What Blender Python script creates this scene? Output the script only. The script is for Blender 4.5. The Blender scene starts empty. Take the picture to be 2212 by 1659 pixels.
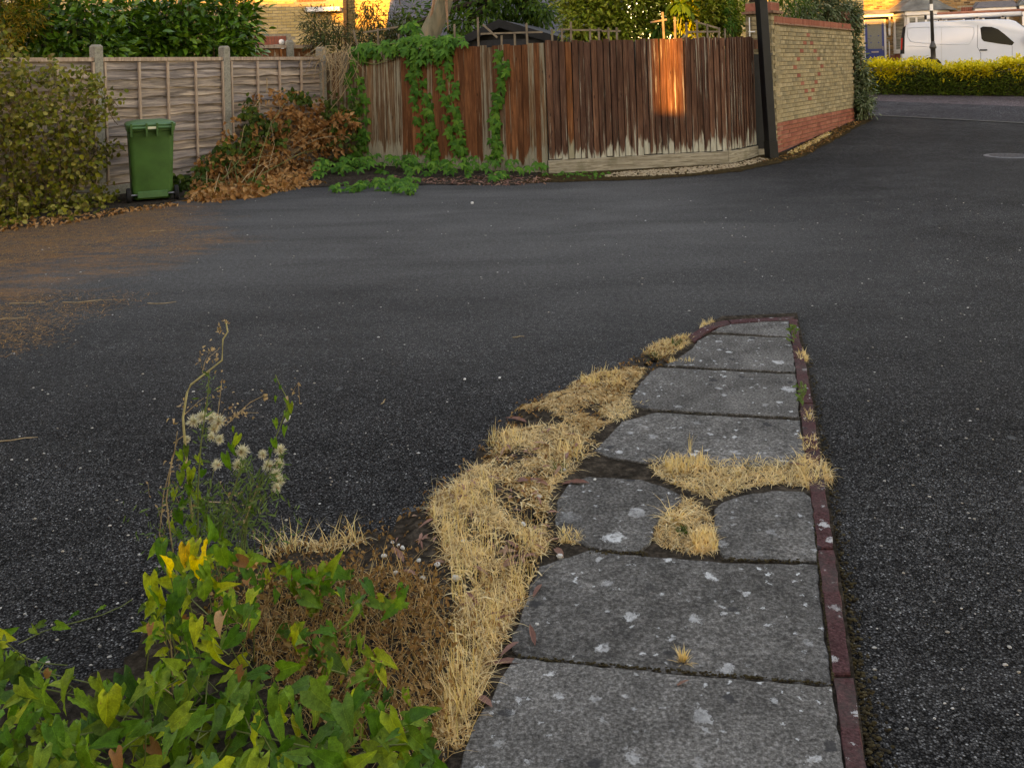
import bpy, math, random
import numpy as np
from mathutils import Vector, Matrix

random.seed(7)
rng = np.random.default_rng(7)
sc = bpy.context.scene

# ------------------------------------------------------------------ camera
F, CX, HY, CAMH, ROLL = 2005.0, 1106.0, 153.0, 1.6, 0.028   # focal length etc. for a 2212 px wide picture
cr, sr = math.cos(ROLL), math.sin(ROLL)
cam = bpy.data.cameras.new('camera')
cam.sensor_width = 36.0
cam.lens = 36.0 * F / 2212.0
cam.shift_y = -(829.5 - HY) / 2212.0
cam.clip_start, cam.clip_end = 0.05, 2000.0
camo = bpy.data.objects.new('camera', cam)
sc.collection.objects.link(camo)
camo.matrix_world = Matrix(((cr, sr, 0, 0), (0, 0, -1, 0), (-sr, cr, 0, CAMH), (0, 0, 0, 1)))
sc.camera = camo

# ------------------------------------------------------------------ sky, sun, exposure
SUN_AZ, SUN_EL = math.radians(20.0), math.radians(9.0)      # the light travels to +Y and a little to +X
world = bpy.data.worlds.new('World')
sc.world = world
world.use_nodes = True
wn = world.node_tree
sky = wn.nodes.new('ShaderNodeTexSky')
sky.sky_type = 'NISHITA'
sky.sun_disc = False
sky.sun_elevation = SUN_EL
sky.sun_rotation = math.pi + SUN_AZ
sky.air_density, sky.dust_density, sky.ozone_density = 1.0, 0.35, 1.0
bg = wn.nodes['Background']
bg.inputs['Strength'].default_value = 0.15
wn.links.new(sky.outputs[0], bg.inputs['Color'])
sl = bpy.data.lights.new('sun', 'SUN')
sl.energy = 3.8
sl.color = (1.0, 0.56, 0.15)
sl.angle = math.radians(0.4)
slo = bpy.data.objects.new('sun', sl)
sc.collection.objects.link(slo)
sd = Vector((math.sin(SUN_AZ) * math.cos(SUN_EL), math.cos(SUN_AZ) * math.cos(SUN_EL), -math.sin(SUN_EL)))
slo.rotation_euler = sd.to_track_quat('-Z', 'Y').to_euler()
slo.location = (0, -30, 30)
sc.view_settings.view_transform = 'Standard'
sc.view_settings.look = 'None'
sc.view_settings.gamma = 1.0
sc.view_settings.use_curve_mapping = False
sc.view_settings.exposure = 2.62
sc.view_settings.use_white_balance = True        # the phone balanced for the open shade
sc.view_settings.white_balance_temperature = 10300
sc.view_settings.white_balance_tint = 29

# ------------------------------------------------------------------ helpers: picture to place
def sstep(a, b, x):
    t = min(1.0, max(0.0, (x - a) / (b - a)))
    return t * t * (3 - 2 * t)

def gz(X, Y):                                   # height of the ground: the drive climbs to the street
    return 0.053 * max(0.0, min(Y, 33.0) - 15.0) * sstep(2.4, 4.6, X)

def ray(x, y):
    dx, dy = x - CX, HY - y
    return dx * cr + dy * sr, F, -dx * sr + dy * cr

def at(x, y, Y):
    r = ray(x, y)
    t = Y / F
    return Vector((r[0] * t, Y, CAMH + r[2] * t))

def gp(x, y, z=0.0):                            # the point of the ground (raised by z) behind a pixel
    r = ray(x, y)
    zg = z
    for _ in range(40):
        t = (CAMH - zg) / max(1e-4, -r[2])
        zn = gz(r[0] * t, r[1] * t) + z
        zg = zg * 0.5 + zn * 0.5
    t = (CAMH - zg) / max(1e-4, -r[2])
    return Vector((r[0] * t, r[1] * t, CAMH + r[2] * t))

def zc(scale, ox, oy):                          # pixel of an enlarged crop -> pixel of the 2212 px picture
    k = 2212.0 / 2867.0
    return lambda X, Y: ((ox + X / scale) * k, (oy + Y / scale) * k)

# ------------------------------------------------------------------ helpers: objects
COL = sc.collection.objects
WPOS = {}

def tag(o, label=None, cat=None, group=None, kind=None):
    if label: o['label'] = label
    if cat: o['category'] = cat
    if group: o['group'] = group
    if kind: o['kind'] = kind
    return o

def thing(name, label, cat, loc=(0, 0, 0), group=None, rotz=0.0):
    o = bpy.data.objects.new(name, None)
    o.empty_display_size = 0.2
    COL.link(o)
    o.location = loc
    o.rotation_euler = (0, 0, rotz)
    WPOS[o.name] = Vector(loc)
    return tag(o, label, cat, group)

def put(name, me, mat=None, parent=None, loc=(0, 0, 0), rot=None, local=False):
    """link a mesh; loc is a place in the world unless local"""
    o = bpy.data.objects.new(name, me)
    COL.link(o)
    if mat is not None and len(me.materials) == 0:
        me.materials.append(mat)
    L = Vector(loc)
    if parent is not None:
        o.parent = parent
        o.location = L if local else L - WPOS[parent.name]
    else:
        o.location = L
    WPOS[o.name] = L if not local else WPOS[parent.name]
    if rot is not None:
        if isinstance(rot, Matrix):
            o.rotation_mode = 'QUATERNION'
            o.rotation_quaternion = rot.to_quaternion()
        else:
            o.rotation_euler = rot
    return o

def np_mesh(name, V, T, mats=(), smooth=False, mi=None):
    V = np.asarray(V, dtype=np.float32).reshape(-1, 3)
    T = np.asarray(T, dtype=np.int32)
    me = bpy.data.meshes.new(name)
    k = T.shape[1]
    me.vertices.add(len(V)); me.vertices.foreach_set('co', V.ravel())
    me.loops.add(T.size); me.loops.foreach_set('vertex_index', T.ravel())
    me.polygons.add(len(T))
    me.polygons.foreach_set('loop_start', np.arange(0, T.size, k, dtype=np.int32))
    me.polygons.foreach_set('loop_total', np.full(len(T), k, dtype=np.int32))
    if mi is not None:
        me.polygons.foreach_set('material_index', np.asarray(mi, dtype=np.int32))
    me.update(calc_edges=True)
    me.validate()
    for m in mats: me.materials.append(m)
    if smooth:
        me.polygons.foreach_set('use_smooth', np.ones(len(me.polygons), dtype=bool))
    return me

class MB:
    def __init__(s):
        s.v, s.f, s.m = [], [], []
    def add(s, vs, fs, mi=0):
        b = len(s.v)
        s.v += [tuple(p) for p in vs]
        s.f += [tuple(b + i for i in f) for f in fs]
        s.m += [mi] * len(fs)
        return s
    def hexa(s, p, mi=0):                       # 8 corners: bottom ring, top ring
        return s.add(p, [(3, 2, 1, 0), (4, 5, 6, 7), (0, 1, 5, 4), (1, 2, 6, 5), (2, 3, 7, 6), (3, 0, 4, 7)], mi)
    def box(s, c, d, R=None, mi=0):
        c = Vector(c); h = Vector(d) * 0.5
        ps = [Vector((x, y, z)) for z in (-h.z, h.z) for x, y in ((-h.x, -h.y), (h.x, -h.y), (h.x, h.y), (-h.x, h.y))]
        if R is not None: ps = [R @ p for p in ps]
        return s.hexa([c + p for p in ps], mi)
    def cbox(s, c, d, ch=0.01, R=None, mi=0):   # box with its upright and top edges cut
        x, y, z = d[0] / 2, d[1] / 2, d[2] / 2
        def ring(k, zz): return [(-x + k, -y, zz), (x - k, -y, zz), (x, -y + k, zz), (x, y - k, zz), (x - k, y, zz), (-x + k, y, zz), (-x, y - k, zz), (-x, -y + k, zz)]
        r = ring(ch, -z) + ring(ch, z - ch) + [(px * (1 - ch / x), py * (1 - ch / y), z) for px, py, _ in ring(ch, z)]
        fs = [tuple(range(7, -1, -1)), tuple(range(16, 24))]
        for a in (0, 8):
            fs += [(a + i, a + (i + 1) % 8, a + 8 + (i + 1) % 8, a + 8 + i) for i in range(8)]
        ps = [Vector(p) for p in r]
        if R is not None: ps = [R @ p for p in ps]
        c = Vector(c)
        return s.add([c + p for p in ps], fs, mi)
    def prism(s, poly, z0, z1, mi=0, inset=0.0):  # poly: list of (x,y); optional chamfer at the top
        n = len(poly)
        vs = [(p[0], p[1], z0) for p in poly]
        if inset > 0:
            cx = sum(p[0] for p in poly) / n; cy = sum(p[1] for p in poly) / n
            vs += [(p[0], p[1], z1 - inset) for p in poly]
            for p in poly:
                dx, dy = cx - p[0], cy - p[1]; l = math.hypot(dx, dy) or 1
                vs.append((p[0] + dx / l * inset, p[1] + dy / l * inset, z1))
            k = 2
        else:
            vs += [(p[0], p[1], z1) for p in poly]; k = 1
        fs = [tuple(range(n - 1, -1, -1)), tuple(range(k * n, k * n + n))]
        for a in range(k):
            fs += [(a * n + i, a * n + (i + 1) % n, (a + 1) * n + (i + 1) % n, (a + 1) * n + i) for i in range(n)]
        return s.add(vs, fs, mi)
    def tube(s, pts, rad, n=5, mi=0, cap=True):
        pts = [Vector(p) for p in pts]
        if not hasattr(rad, '__len__'): rad = [rad] * len(pts)
        vs = []
        for i, p in enumerate(pts):
            d = (pts[min(i + 1, len(pts) - 1)] - pts[max(i - 1, 0)])
            d = d.normalized() if d.length > 1e-9 else Vector((0, 0, 1))
            a = Vector((0, 0, 1)) if abs(d.z) < 0.9 else Vector((1, 0, 0))
            x = d.cross(a).normalized(); y = d.cross(x)
            for k in range(n):
                t = 2 * math.pi * k / n
                vs.append(p + (x * math.cos(t) + y * math.sin(t)) * rad[i])
        fs = []
        for i in range(len(pts) - 1):
            fs += [(i * n + k, i * n + (k + 1) % n, (i + 1) * n + (k + 1) % n, (i + 1) * n + k) for k in range(n)]
        if cap:
            fs += [tuple(range(n)), tuple((len(pts) - 1) * n + k for k in range(n - 1, -1, -1))]
        return s.add(vs, fs, mi)
    def lathe(s, prof, n=16, c=(0, 0, 0), mi=0):   # prof: (radius, z) list
        vs = []
        for r, z in prof:
            for k in range(n):
                t = 2 * math.pi * k / n
                vs.append((c[0] + r * math.cos(t), c[1] + r * math.sin(t), c[2] + z))
        fs = []
        for i in range(len(prof) - 1):
            fs += [(i * n + k, i * n + (k + 1) % n, (i + 1) * n + (k + 1) % n, (i + 1) * n + k) for k in range(n)]
        fs += [tuple(range(n - 1, -1, -1)), tuple((len(prof) - 1) * n + k for k in range(n))]
        return s.add(vs, fs, mi)
    def mesh(s, name, mats=(), smooth=False):
        me = bpy.data.meshes.new(name)
        me.from_pydata(s.v, [], s.f)
        for m in mats: me.materials.append(m)
        if len(mats) > 1: me.polygons.foreach_set('material_index', s.m)
        if smooth: me.polygons.foreach_set('use_smooth', [True] * len(s.f))
        me.update()
        return me
    def build(s, name, mat, parent=None, loc=(0, 0, 0), rot=None, local=False, smooth=False):
        mats = mat if isinstance(mat, (list, tuple)) else [mat]
        return put(name, s.mesh(name, mats, smooth), None, parent, loc, rot, local)

def smooth_by_angle(o, deg=35):
    me = o.data
    me.polygons.foreach_set('use_smooth', [True] * len(me.polygons))
    me.set_sharp_from_angle(angle=math.radians(deg))

# ------------------------------------------------------------------ helpers: leaves and blades
def rows_leaf(rows, fold=0.25, bend=0.25, wave=0.0):
    """leaf along +Y: rows of (t, half width); returns verts, triangles"""
    V, T = [], []
    prev = None
    for i, (t, w) in enumerate(rows):
        zc_ = -bend * t * t
        if w <= 1e-6:
            ids = (len(V),); V.append((0, t, zc_))
        else:
            ids = (len(V), len(V) + 1, len(V) + 2)
            wz = wave * (1 if i % 2 else -1)
            V += [(-w, t, zc_ + fold * w + wz), (0, t, zc_), (w, t, zc_ + fold * w - wz)]
        if prev is not None:
            if len(prev) == 1 and len(ids) == 3:
                T += [(prev[0], ids[1], ids[0]), (prev[0], ids[2], ids[1])]
            elif len(prev) == 3 and len(ids) == 1:
                T += [(prev[0], prev[1], ids[0]), (prev[1], prev[2], ids[0])]
            elif len(prev) == 3:
                T += [(prev[0], prev[1], ids[1]), (prev[0], ids[1], ids[0]), (prev[1], prev[2], ids[2]), (prev[1], ids[2], ids[1])]
        prev = ids
    return np.array(V, float), np.array(T, int)

def merge_tpl(parts):
    V, T, b = [], [], 0
    for v, t in parts:
        V.append(v); T.append(t + b); b += len(v)
    return np.vstack(V), np.vstack(T)

def rot_tpl(tpl, R, off=(0, 0, 0), s=1.0):
    v, t = tpl
    return (v * s) @ np.array(R.to_3x3()).T + np.array(off), t

def norm(a):
    return a / np.maximum(1e-9, np.linalg.norm(a, axis=-1, keepdims=True))

def frames(D, N):
    y = norm(D)
    x = norm(np.cross(y, N) + 1e-6)
    z = np.cross(x, y)
    return np.stack([x, y, z], axis=2)          # columns

def inst(tpl, P, Rm, S):
    v, t = tpl
    P = np.asarray(P); S = np.asarray(S)
    if S.ndim == 1: S = S[:, None].repeat(3, 1)
    W = np.einsum('kij,knj->kni', Rm, v[None] * S[:, None, :]) + P[:, None, :]
    n = len(v)
    T = (t[None] + (np.arange(len(P)) * n)[:, None, None]).reshape(-1, 3)
    return W.reshape(-1, 3), T

def cat_mesh(chunks):
    V, T, b = [], [], 0
    for v, t in chunks:
        V.append(v); T.append(t + b); b += len(v)
    return np.vstack(V), np.vstack(T)

OVAL = rows_leaf([(0, 0), (.2, .13), (.5, .2), (.8, .13), (1, 0)], .3, .25)
LANCE = rows_leaf([(0, 0), (.3, .09), (.6, .08), (1, 0)], .3, .35)
ROUND = rows_leaf([(0, 0), (.2, .3), (.55, .36), (.85, .18), (1, 0)], .3, .2)
TINY = (np.array([(0, 0, 0), (-.3, .45, .06), (0, 1, -.1), (.3, .45, .06)], float), np.array([(0, 2, 1), (0, 3, 2)]))
CURL = rows_leaf([(0, 0), (.15, .22), (.45, .3), (.75, .2), (1, 0)], .9, .7)
LAUREL = rows_leaf([(0, .01), (.12, .1), (.35, .19), (.6, .2), (.82, .12), (1, 0)], .35, .28)
_lf = rows_leaf([(0, 0), (.18, .1), (.45, .23), (.75, .14), (1, 0)], .3, .4)
PALM = merge_tpl([rot_tpl(_lf, Matrix.Rotation(math.radians(a), 3, 'Z'), (0, 0, 0), s) for a, s in ((0, 1.0), (52, .92), (-52, .92), (108, .66), (-108, .66))])
def arrow_leaf(seed):
    """arrow-shaped leaf with two basal lobes, waved and folded, each one different"""
    r = random.Random(seed)
    wv = r.uniform(.01, .05); fold = r.uniform(.05, .75); bend = r.uniform(.1, .7); k = r.uniform(.85, 1.15); tw = r.uniform(-.5, .5)
    rows = [(-.24, .17), (-.13, .27), (0, .30), (.14, .295), (.3, .27), (.46, .225), (.62, .165), (.8, .09), (1, 0)]
    V, T = rows_leaf([(t, w * k * r.uniform(.9, 1.08)) for t, w in rows], fold, bend, wv)
    V[0:3, 1] += [0, .25, 0]                    # notch at the stalk
    V[3:6, 1] += [0, .13, 0]
    V[:, 2] += tw * V[:, 0] * V[:, 1]           # twist
    V[:, 0] += .12 * r.uniform(-1, 1) * V[:, 1] ** 2
    return V, T
ARROWS = [arrow_leaf(i) for i in range(12)]

def rdirs(n):
    return norm(rng.normal(size=(n, 3)))

def blades(P, L, Wd, lean, az, curl=0.5, seg=4):
    """grass blades: tapered curved strips, vectorised"""
    n = len(P)
    d = np.stack([np.cos(az), np.sin(az), np.zeros(n)], 1)
    side = np.stack([-np.sin(az), np.cos(az), np.zeros(n)], 1)
    V = np.zeros((n, seg * 2 - 1, 3))
    for k in range(seg):
        t = k / (seg - 1)
        a = lean * (1 + curl * t * 1.6)
        c = P + d * (np.sin(a) * L * t)[:, None] + np.array([0, 0, 1.0]) * (np.cos(a) * L * t)[:, None]
        w = (Wd * (1 - t) ** .7)[:, None] * side
        if k < seg - 1:
            V[:, 2 * k] = c - w; V[:, 2 * k + 1] = c + w
        else:
            V[:, 2 * k] = c
    T = []
    for k in range(seg - 2):
        T += [(2 * k, 2 * k + 1, 2 * k + 3), (2 * k, 2 * k + 3, 2 * k + 2)]
    T += [(2 * seg - 4, 2 * seg - 3, 2 * seg - 2)]
    T = np.array(T)
    m = seg * 2 - 1
    return V.reshape(-1, 3), (T[None] + (np.arange(n) * m)[:, None, None]).reshape(-1, 3)

def in_poly(x, y, poly):
    c = False
    j = len(poly) - 1
    for i in range(len(poly)):
        xi, yi = poly[i]; xj, yj = poly[j]
        if (yi > y) != (yj > y) and x < (xj - xi) * (y - yi) / (yj - yi) + xi: c = not c
        j = i
    return c

def sample_poly(poly, n):                       # points spread over a polygon on the ground (world x, y)
    xs = [p[0] for p in poly]; ys = [p[1] for p in poly]
    out = []
    tries = 0
    while len(out) < n and tries < n * 60:
        tries += 1
        x = random.uniform(min(xs), max(xs)); y = random.uniform(min(ys), max(ys))
        if in_poly(x, y, poly): out.append((x, y))
    return out

def gpoly(pxs, z=0.0):
    return [tuple(gp(x, y, z)[:2]) for x, y in pxs]

# ------------------------------------------------------------------ materials
class NT:
    def __init__(s, name):
        s.m = bpy.data.materials.new(name); s.m.use_nodes = True
        s.t = s.m.node_tree; s.b = s.t.nodes['Principled BSDF']; s.out = s.t.nodes['Material Output']
    def n(s, ty, **kw):
        nd = s.t.nodes.new('ShaderNode' + ty)
        for k, v in kw.items():
            if k in nd.inputs.keys(): nd.inputs[k].default_value = v
            else: setattr(nd, k, v)
        return nd
    def l(s, a, b): s.t.links.new(a, b)
    def co(s, kind='Object', scale=(1, 1, 1)):
        tc = s.n('TexCoord'); mp = s.n('Mapping'); mp.inputs['Scale'].default_value = scale
        s.l(tc.outputs[kind], mp.inputs['Vector']); return mp.outputs[0]
    def noise(s, co, scale, detail=3.0, rough=.55, dist=0.0):
        x = s.n('TexNoise'); x.inputs['Scale'].default_value = scale; x.inputs['Detail'].default_value = detail
        x.inputs['Roughness'].default_value = rough; x.inputs['Distortion'].default_value = dist
        s.l(co, x.inputs['Vector']); return x.outputs[0]
    def ramp(s, fac, stops, interp='LINEAR'):
        r = s.n('ValToRGB'); e = r.color_ramp; e.interpolation = interp
        while len(e.elements) > 1: e.elements.remove(e.elements[-1])
        for i, (p, c) in enumerate(stops):
            el = e.elements[0] if i == 0 else e.elements.new(p)
            el.position = p
            el.color = (c, c, c, 1) if not hasattr(c, '__len__') else (*c[:3], 1)
        s.l(fac, r.inputs[0]); return r.outputs[0]
    def mix(s, fac, a, b, mode='MIX'):
        x = s.n('MixRGB'); x.blend_type = mode
        for i, v in enumerate((fac, a, b)):
            if isinstance(v, (int, float)): x.inputs[i].default_value = v if i == 0 else (v, v, v, 1)
            elif isinstance(v, tuple): x.inputs[i].default_value = (*v, 1)
            else: s.l(v, x.inputs[i])
        return x.outputs[0]
    def math(s, op, a, b=0.0):
        x = s.n('Math'); x.operation = op
        for i, v in enumerate((a, b)):
            if isinstance(v, (int, float)): x.inputs[i].default_value = v
            else: s.l(v, x.inputs[i])
        return x.outputs[0]
    def rnd(s):
        g = s.n('NewGeometry'); o = s.n('ObjectInfo')
        return s.math('FRACT', s.math('ADD', g.outputs['Random Per Island'], o.outputs['Random']))
    def base(s, c, rough=None, spec=None, metal=None):
        if c is not None:
            if isinstance(c, tuple): s.b.inputs['Base Color'].default_value = (*c, 1)
            else: s.l(c, s.b.inputs['Base Color'])
        if rough is not None:
            if isinstance(rough, (int, float)): s.b.inputs['Roughness'].default_value = rough
            else: s.l(rough, s.b.inputs['Roughness'])
        if spec is not None: s.b.inputs['Specular IOR Level'].default_value = spec
        if metal is not None: s.b.inputs['Metallic'].default_value = metal
        return s
    def bump(s, h, strength=.4, dist=.01):
        x = s.n('Bump'); x.inputs['Strength'].default_value = strength; x.inputs['Distance'].default_value = dist
        s.l(h, x.inputs['Height']); s.l(x.outputs[0], s.b.inputs['Normal']); return s

def plain(name, c, rough=.6, spec=.4, metal=0.0, var=.25, scale=8.0, bump=0.0):
    t = NT(name); co = t.co()
    n = t.noise(co, scale, 5)
    t.base(t.mix(1.0, c, t.ramp(n, [(.3, 1 - var), (.7, 1 + var * .6)]), 'MULTIPLY'), rough, spec, metal)
    if bump: t.bump(t.noise(co, scale * 6, 4), bump, .004)
    return t.m

def leafmat(name, cols, rough=.42, trans=.28, spec=.4, tint=1.3, veins=False, gloss=False):
    t = NT(name); r = t.rnd()
    k = len(cols)
    c = t.ramp(r, [(i / max(1, k - 1), cc) for i, cc in enumerate(cols)])
    n = t.noise(t.co('Object'), 22, 3)
    c = t.mix(1.0, c, t.ramp(n, [(.3, .78), (.7, 1.2)]), 'MULTIPLY')
    if veins:                                   # pale midrib and side veins, brown nibbled spots
        tc = t.n('TexCoord'); sp = t.n('SeparateXYZ'); t.l(tc.outputs['Object'], sp.inputs[0])
        ax = t.math('ABSOLUTE', sp.outputs[0])
        mid = t.ramp(ax, [(.006, 1.0), (.022, 0.0)])
        sv = t.math('FRACT', t.math('MULTIPLY', t.math('SUBTRACT', sp.outputs[1], t.math('MULTIPLY', ax, .75)), 7.5))
        side = t.math('MULTIPLY', t.ramp(sv, [(.0, 1.0), (.10, 0.0)]), .55)
        vn = t.math('MAXIMUM', mid, side)
        c = t.mix(t.math('MULTIPLY', vn, .55), c, t.mix(1.0, c, (1.9, 1.6, 1.5), 'MULTIPLY'))
        ob = t.n('ObjectInfo'); ad = t.n('VectorMath'); ad.operation = 'ADD'
        cmb = t.n('CombineXYZ'); t.l(t.math('MULTIPLY', ob.outputs['Random'], 31.0), cmb.inputs[0]); t.l(tc.outputs['Object'], ad.inputs[0]); t.l(cmb.outputs[0], ad.inputs[1])
        c = t.mix(1.0, c, t.ramp(t.noise(ad.outputs[0], 3.2, 5, .6), [(.3, .62), (.7, 1.3)]), 'MULTIPLY')
        c = t.mix(t.ramp(t.noise(ad.outputs[0], 5.5, 4, .7), [(.66, 0.0), (.70, .85)]), c, (.20, .11, .04))
        t.bump(t.math('ADD', t.math('MULTIPLY', vn, -.6), t.noise(ad.outputs[0], 9, 3)), .5, .004)
    t.base(c, rough if gloss else max(rough, .5), spec * (.6 if gloss else .25))
    tr = t.n('BsdfTranslucent')
    t.l(t.mix(1.0, c, (tint, tint * 1.05, tint * .6), 'MULTIPLY'), tr.inputs[0])
    mx = t.n('MixShader'); mx.inputs[0].default_value = trans
    t.l(t.b.outputs[0], mx.inputs[1]); t.l(tr.outputs[0], mx.inputs[2]); t.l(mx.outputs[0], t.out.inputs[0])
    return t.m

def brickmat(name, cols, stain=.35):
    t = NT(name); co = t.co()
    c = t.ramp(t.rnd(), [(i / (len(cols) - 1), cc) for i, cc in enumerate(cols)])
    n = t.noise(co, 9, 5); n2 = t.noise(co, 90, 4)
    c = t.mix(1.0, c, t.ramp(n, [(.25, 1 - stain), (.6, 1.08)]), 'MULTIPLY')
    c = t.mix(1.0, c, t.ramp(n2, [(.3, .8), (.7, 1.15)]), 'MULTIPLY')
    t.base(c, .85, .05).bump(n2, .5, .004)
    return t.m

def make_asphalt(name, dark, stone, scale=110.0, bright=.42, litter=False):
    t = NT(name); co = t.co()
    v = t.n('TexVoronoi'); v.inputs['Scale'].default_value = scale; t.l(co, v.inputs['Vector'])
    sep = t.n('SeparateColor'); t.l(v.outputs['Color'], sep.inputs[0])
    c = t.ramp(sep.outputs[0], [(0, tuple(x * .55 for x in dark)), (.5, dark), (.84, stone), (.93, tuple(x * 1.6 for x in stone)), (.978, (bright * .45,) * 3), (1, (bright, bright, bright * .96))])
    gap = t.ramp(v.outputs['Distance'], [(.30, 1.05), (.72, .16)])
    c = t.mix(1.0, c, gap, 'MULTIPLY')
    big = t.noise(co, .33, 5, .6); mid = t.noise(co, 2.3, 5, .62)
    c = t.mix(1.0, c, t.ramp(big, [(.3, .75), (.52, 1.0), (.72, 1.5)]), 'MULTIPLY')
    c = t.mix(1.0, c, t.ramp(mid, [(.3, .78), (.7, 1.22)]), 'MULTIPLY')
    gr = t.noise(co, 48, 3, .8)
    c = t.mix(1.0, c, t.ramp(gr, [(.32, .62), (.5, 1.0), (.68, 1.5)]), 'MULTIPLY')
    gr2 = t.noise(co, 15, 4, .8)
    c = t.mix(1.0, c, t.ramp(gr2, [(.32, .78), (.68, 1.25)]), 'MULTIPLY')
    # wind-blown dust in streaks
    st = t.noise(t.co('Object', (.6, 2.2, 1)), 1.1, 6, .65, .8)
    c = t.mix(t.ramp(st, [(.56, 0.0), (.78, .22)]), c, (.09, .087, .08))
    # pale chewing gum and droppings
    v2 = t.n('TexVoronoi'); v2.voronoi_dimensions = '2D'; v2.inputs['Scale'].default_value = 2.3; t.l(co, v2.inputs['Vector'])
    wob = t.math('ADD', v2.outputs['Distance'], t.math('MULTIPLY', t.noise(co, 26, 4), .10))
    s2 = t.n('SeparateColor'); t.l(v2.outputs['Color'], s2.inputs[0])
    msk = t.math('MULTIPLY', t.ramp(wob, [(.075, 1.0), (.105, 0.0)]), t.ramp(s2.outputs[1], [(.72, 0.0), (.8, .4)]))
    msk = t.math('MULTIPLY', msk, t.ramp(t.noise(co, 70, 4, .7), [(.4, .1), (.6, 1.0)]))
    c = t.mix(msk, c, (.22, .23, .23))
    if litter:
        gd_ = t.n('NewGeometry'); sd_ = t.n('SeparateXYZ'); t.l(gd_.outputs['Position'], sd_.inputs[0])
        band = t.math('MULTIPLY', t.ramp(t.math('MULTIPLY', sd_.outputs[1], .05), [(.2, 0.0), (.42, 1.0), (.62, 1.0), (.75, .2)]), t.ramp(t.math('MULTIPLY', t.math('ADD', sd_.outputs[0], 6.0), .1), [(.0, .4), (.35, 1.0), (.75, 1.0), (1.0, .1)]))
        c = t.mix(t.math('MULTIPLY', band, t.ramp(t.noise(t.co('Object', (.5, 1.6, 1)), .8, 7, .65, .6), [(.3, .32), (.7, .74)])), c, t.mix(1.0, (.142, .139, .133), t.ramp(t.noise(co, 30, 4, .85), [(.3, .55), (.5, 1.0), (.7, 1.5)]), 'MULTIPLY'))
    if litter:                                  # rust-coloured needle dust that has gathered in drifts by the bush
        geo = t.n('NewGeometry'); sp = t.n('SeparateXYZ'); t.l(geo.outputs['Position'], sp.inputs[0])
        near = t.math('SUBTRACT', t.math('MULTIPLY', t.math('ADD', sp.outputs[0], 3.2), -.55), t.math('ABSOLUTE', t.math('MULTIPLY', t.math('SUBTRACT', sp.outputs[1], 9.0), .22)))
        dn = t.math('ADD', near, t.math('MULTIPLY', t.noise(t.co('Object', (.8, 1.9, 1)), 1.3, 8, .7, 1.2), 2.0))
        c = t.mix(t.math('MULTIPLY', t.ramp(dn, [(.66, 0.0), (1.3, .55)]), t.ramp(t.math('MULTIPLY', t.noise(t.co('Object', (22, 44, 1)), 1.0, 5, .8), t.math('MULTIPLY', t.noise(t.co('Object', (2.2, 6, 1)), 1.0, 6, .75, .5), 2.0)), [(.40, .0), (.66, 1.0)])), c, (.34, .15, .05))
    t.base(c, .8, .02)
    t.bump(t.mix(.5, t.ramp(v.outputs['Distance'], [(.0, 1.0), (.9, 0.0)]), sep.outputs[1]), .8, .006)
    return t.m

M = {}
M['asphalt'] = make_asphalt('asphalt', (.036, .0352, .0350), (.082, .080, .077), 175, .32, litter=True)
M['tarmac_far'] = make_asphalt('tarmac_far', (.06, .058, .062), (.12, .116, .12), 80, .3)
M['road_pink'] = make_asphalt('road_pink', (.13, .10, .102), (.21, .17, .17), 70, .4)

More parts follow.
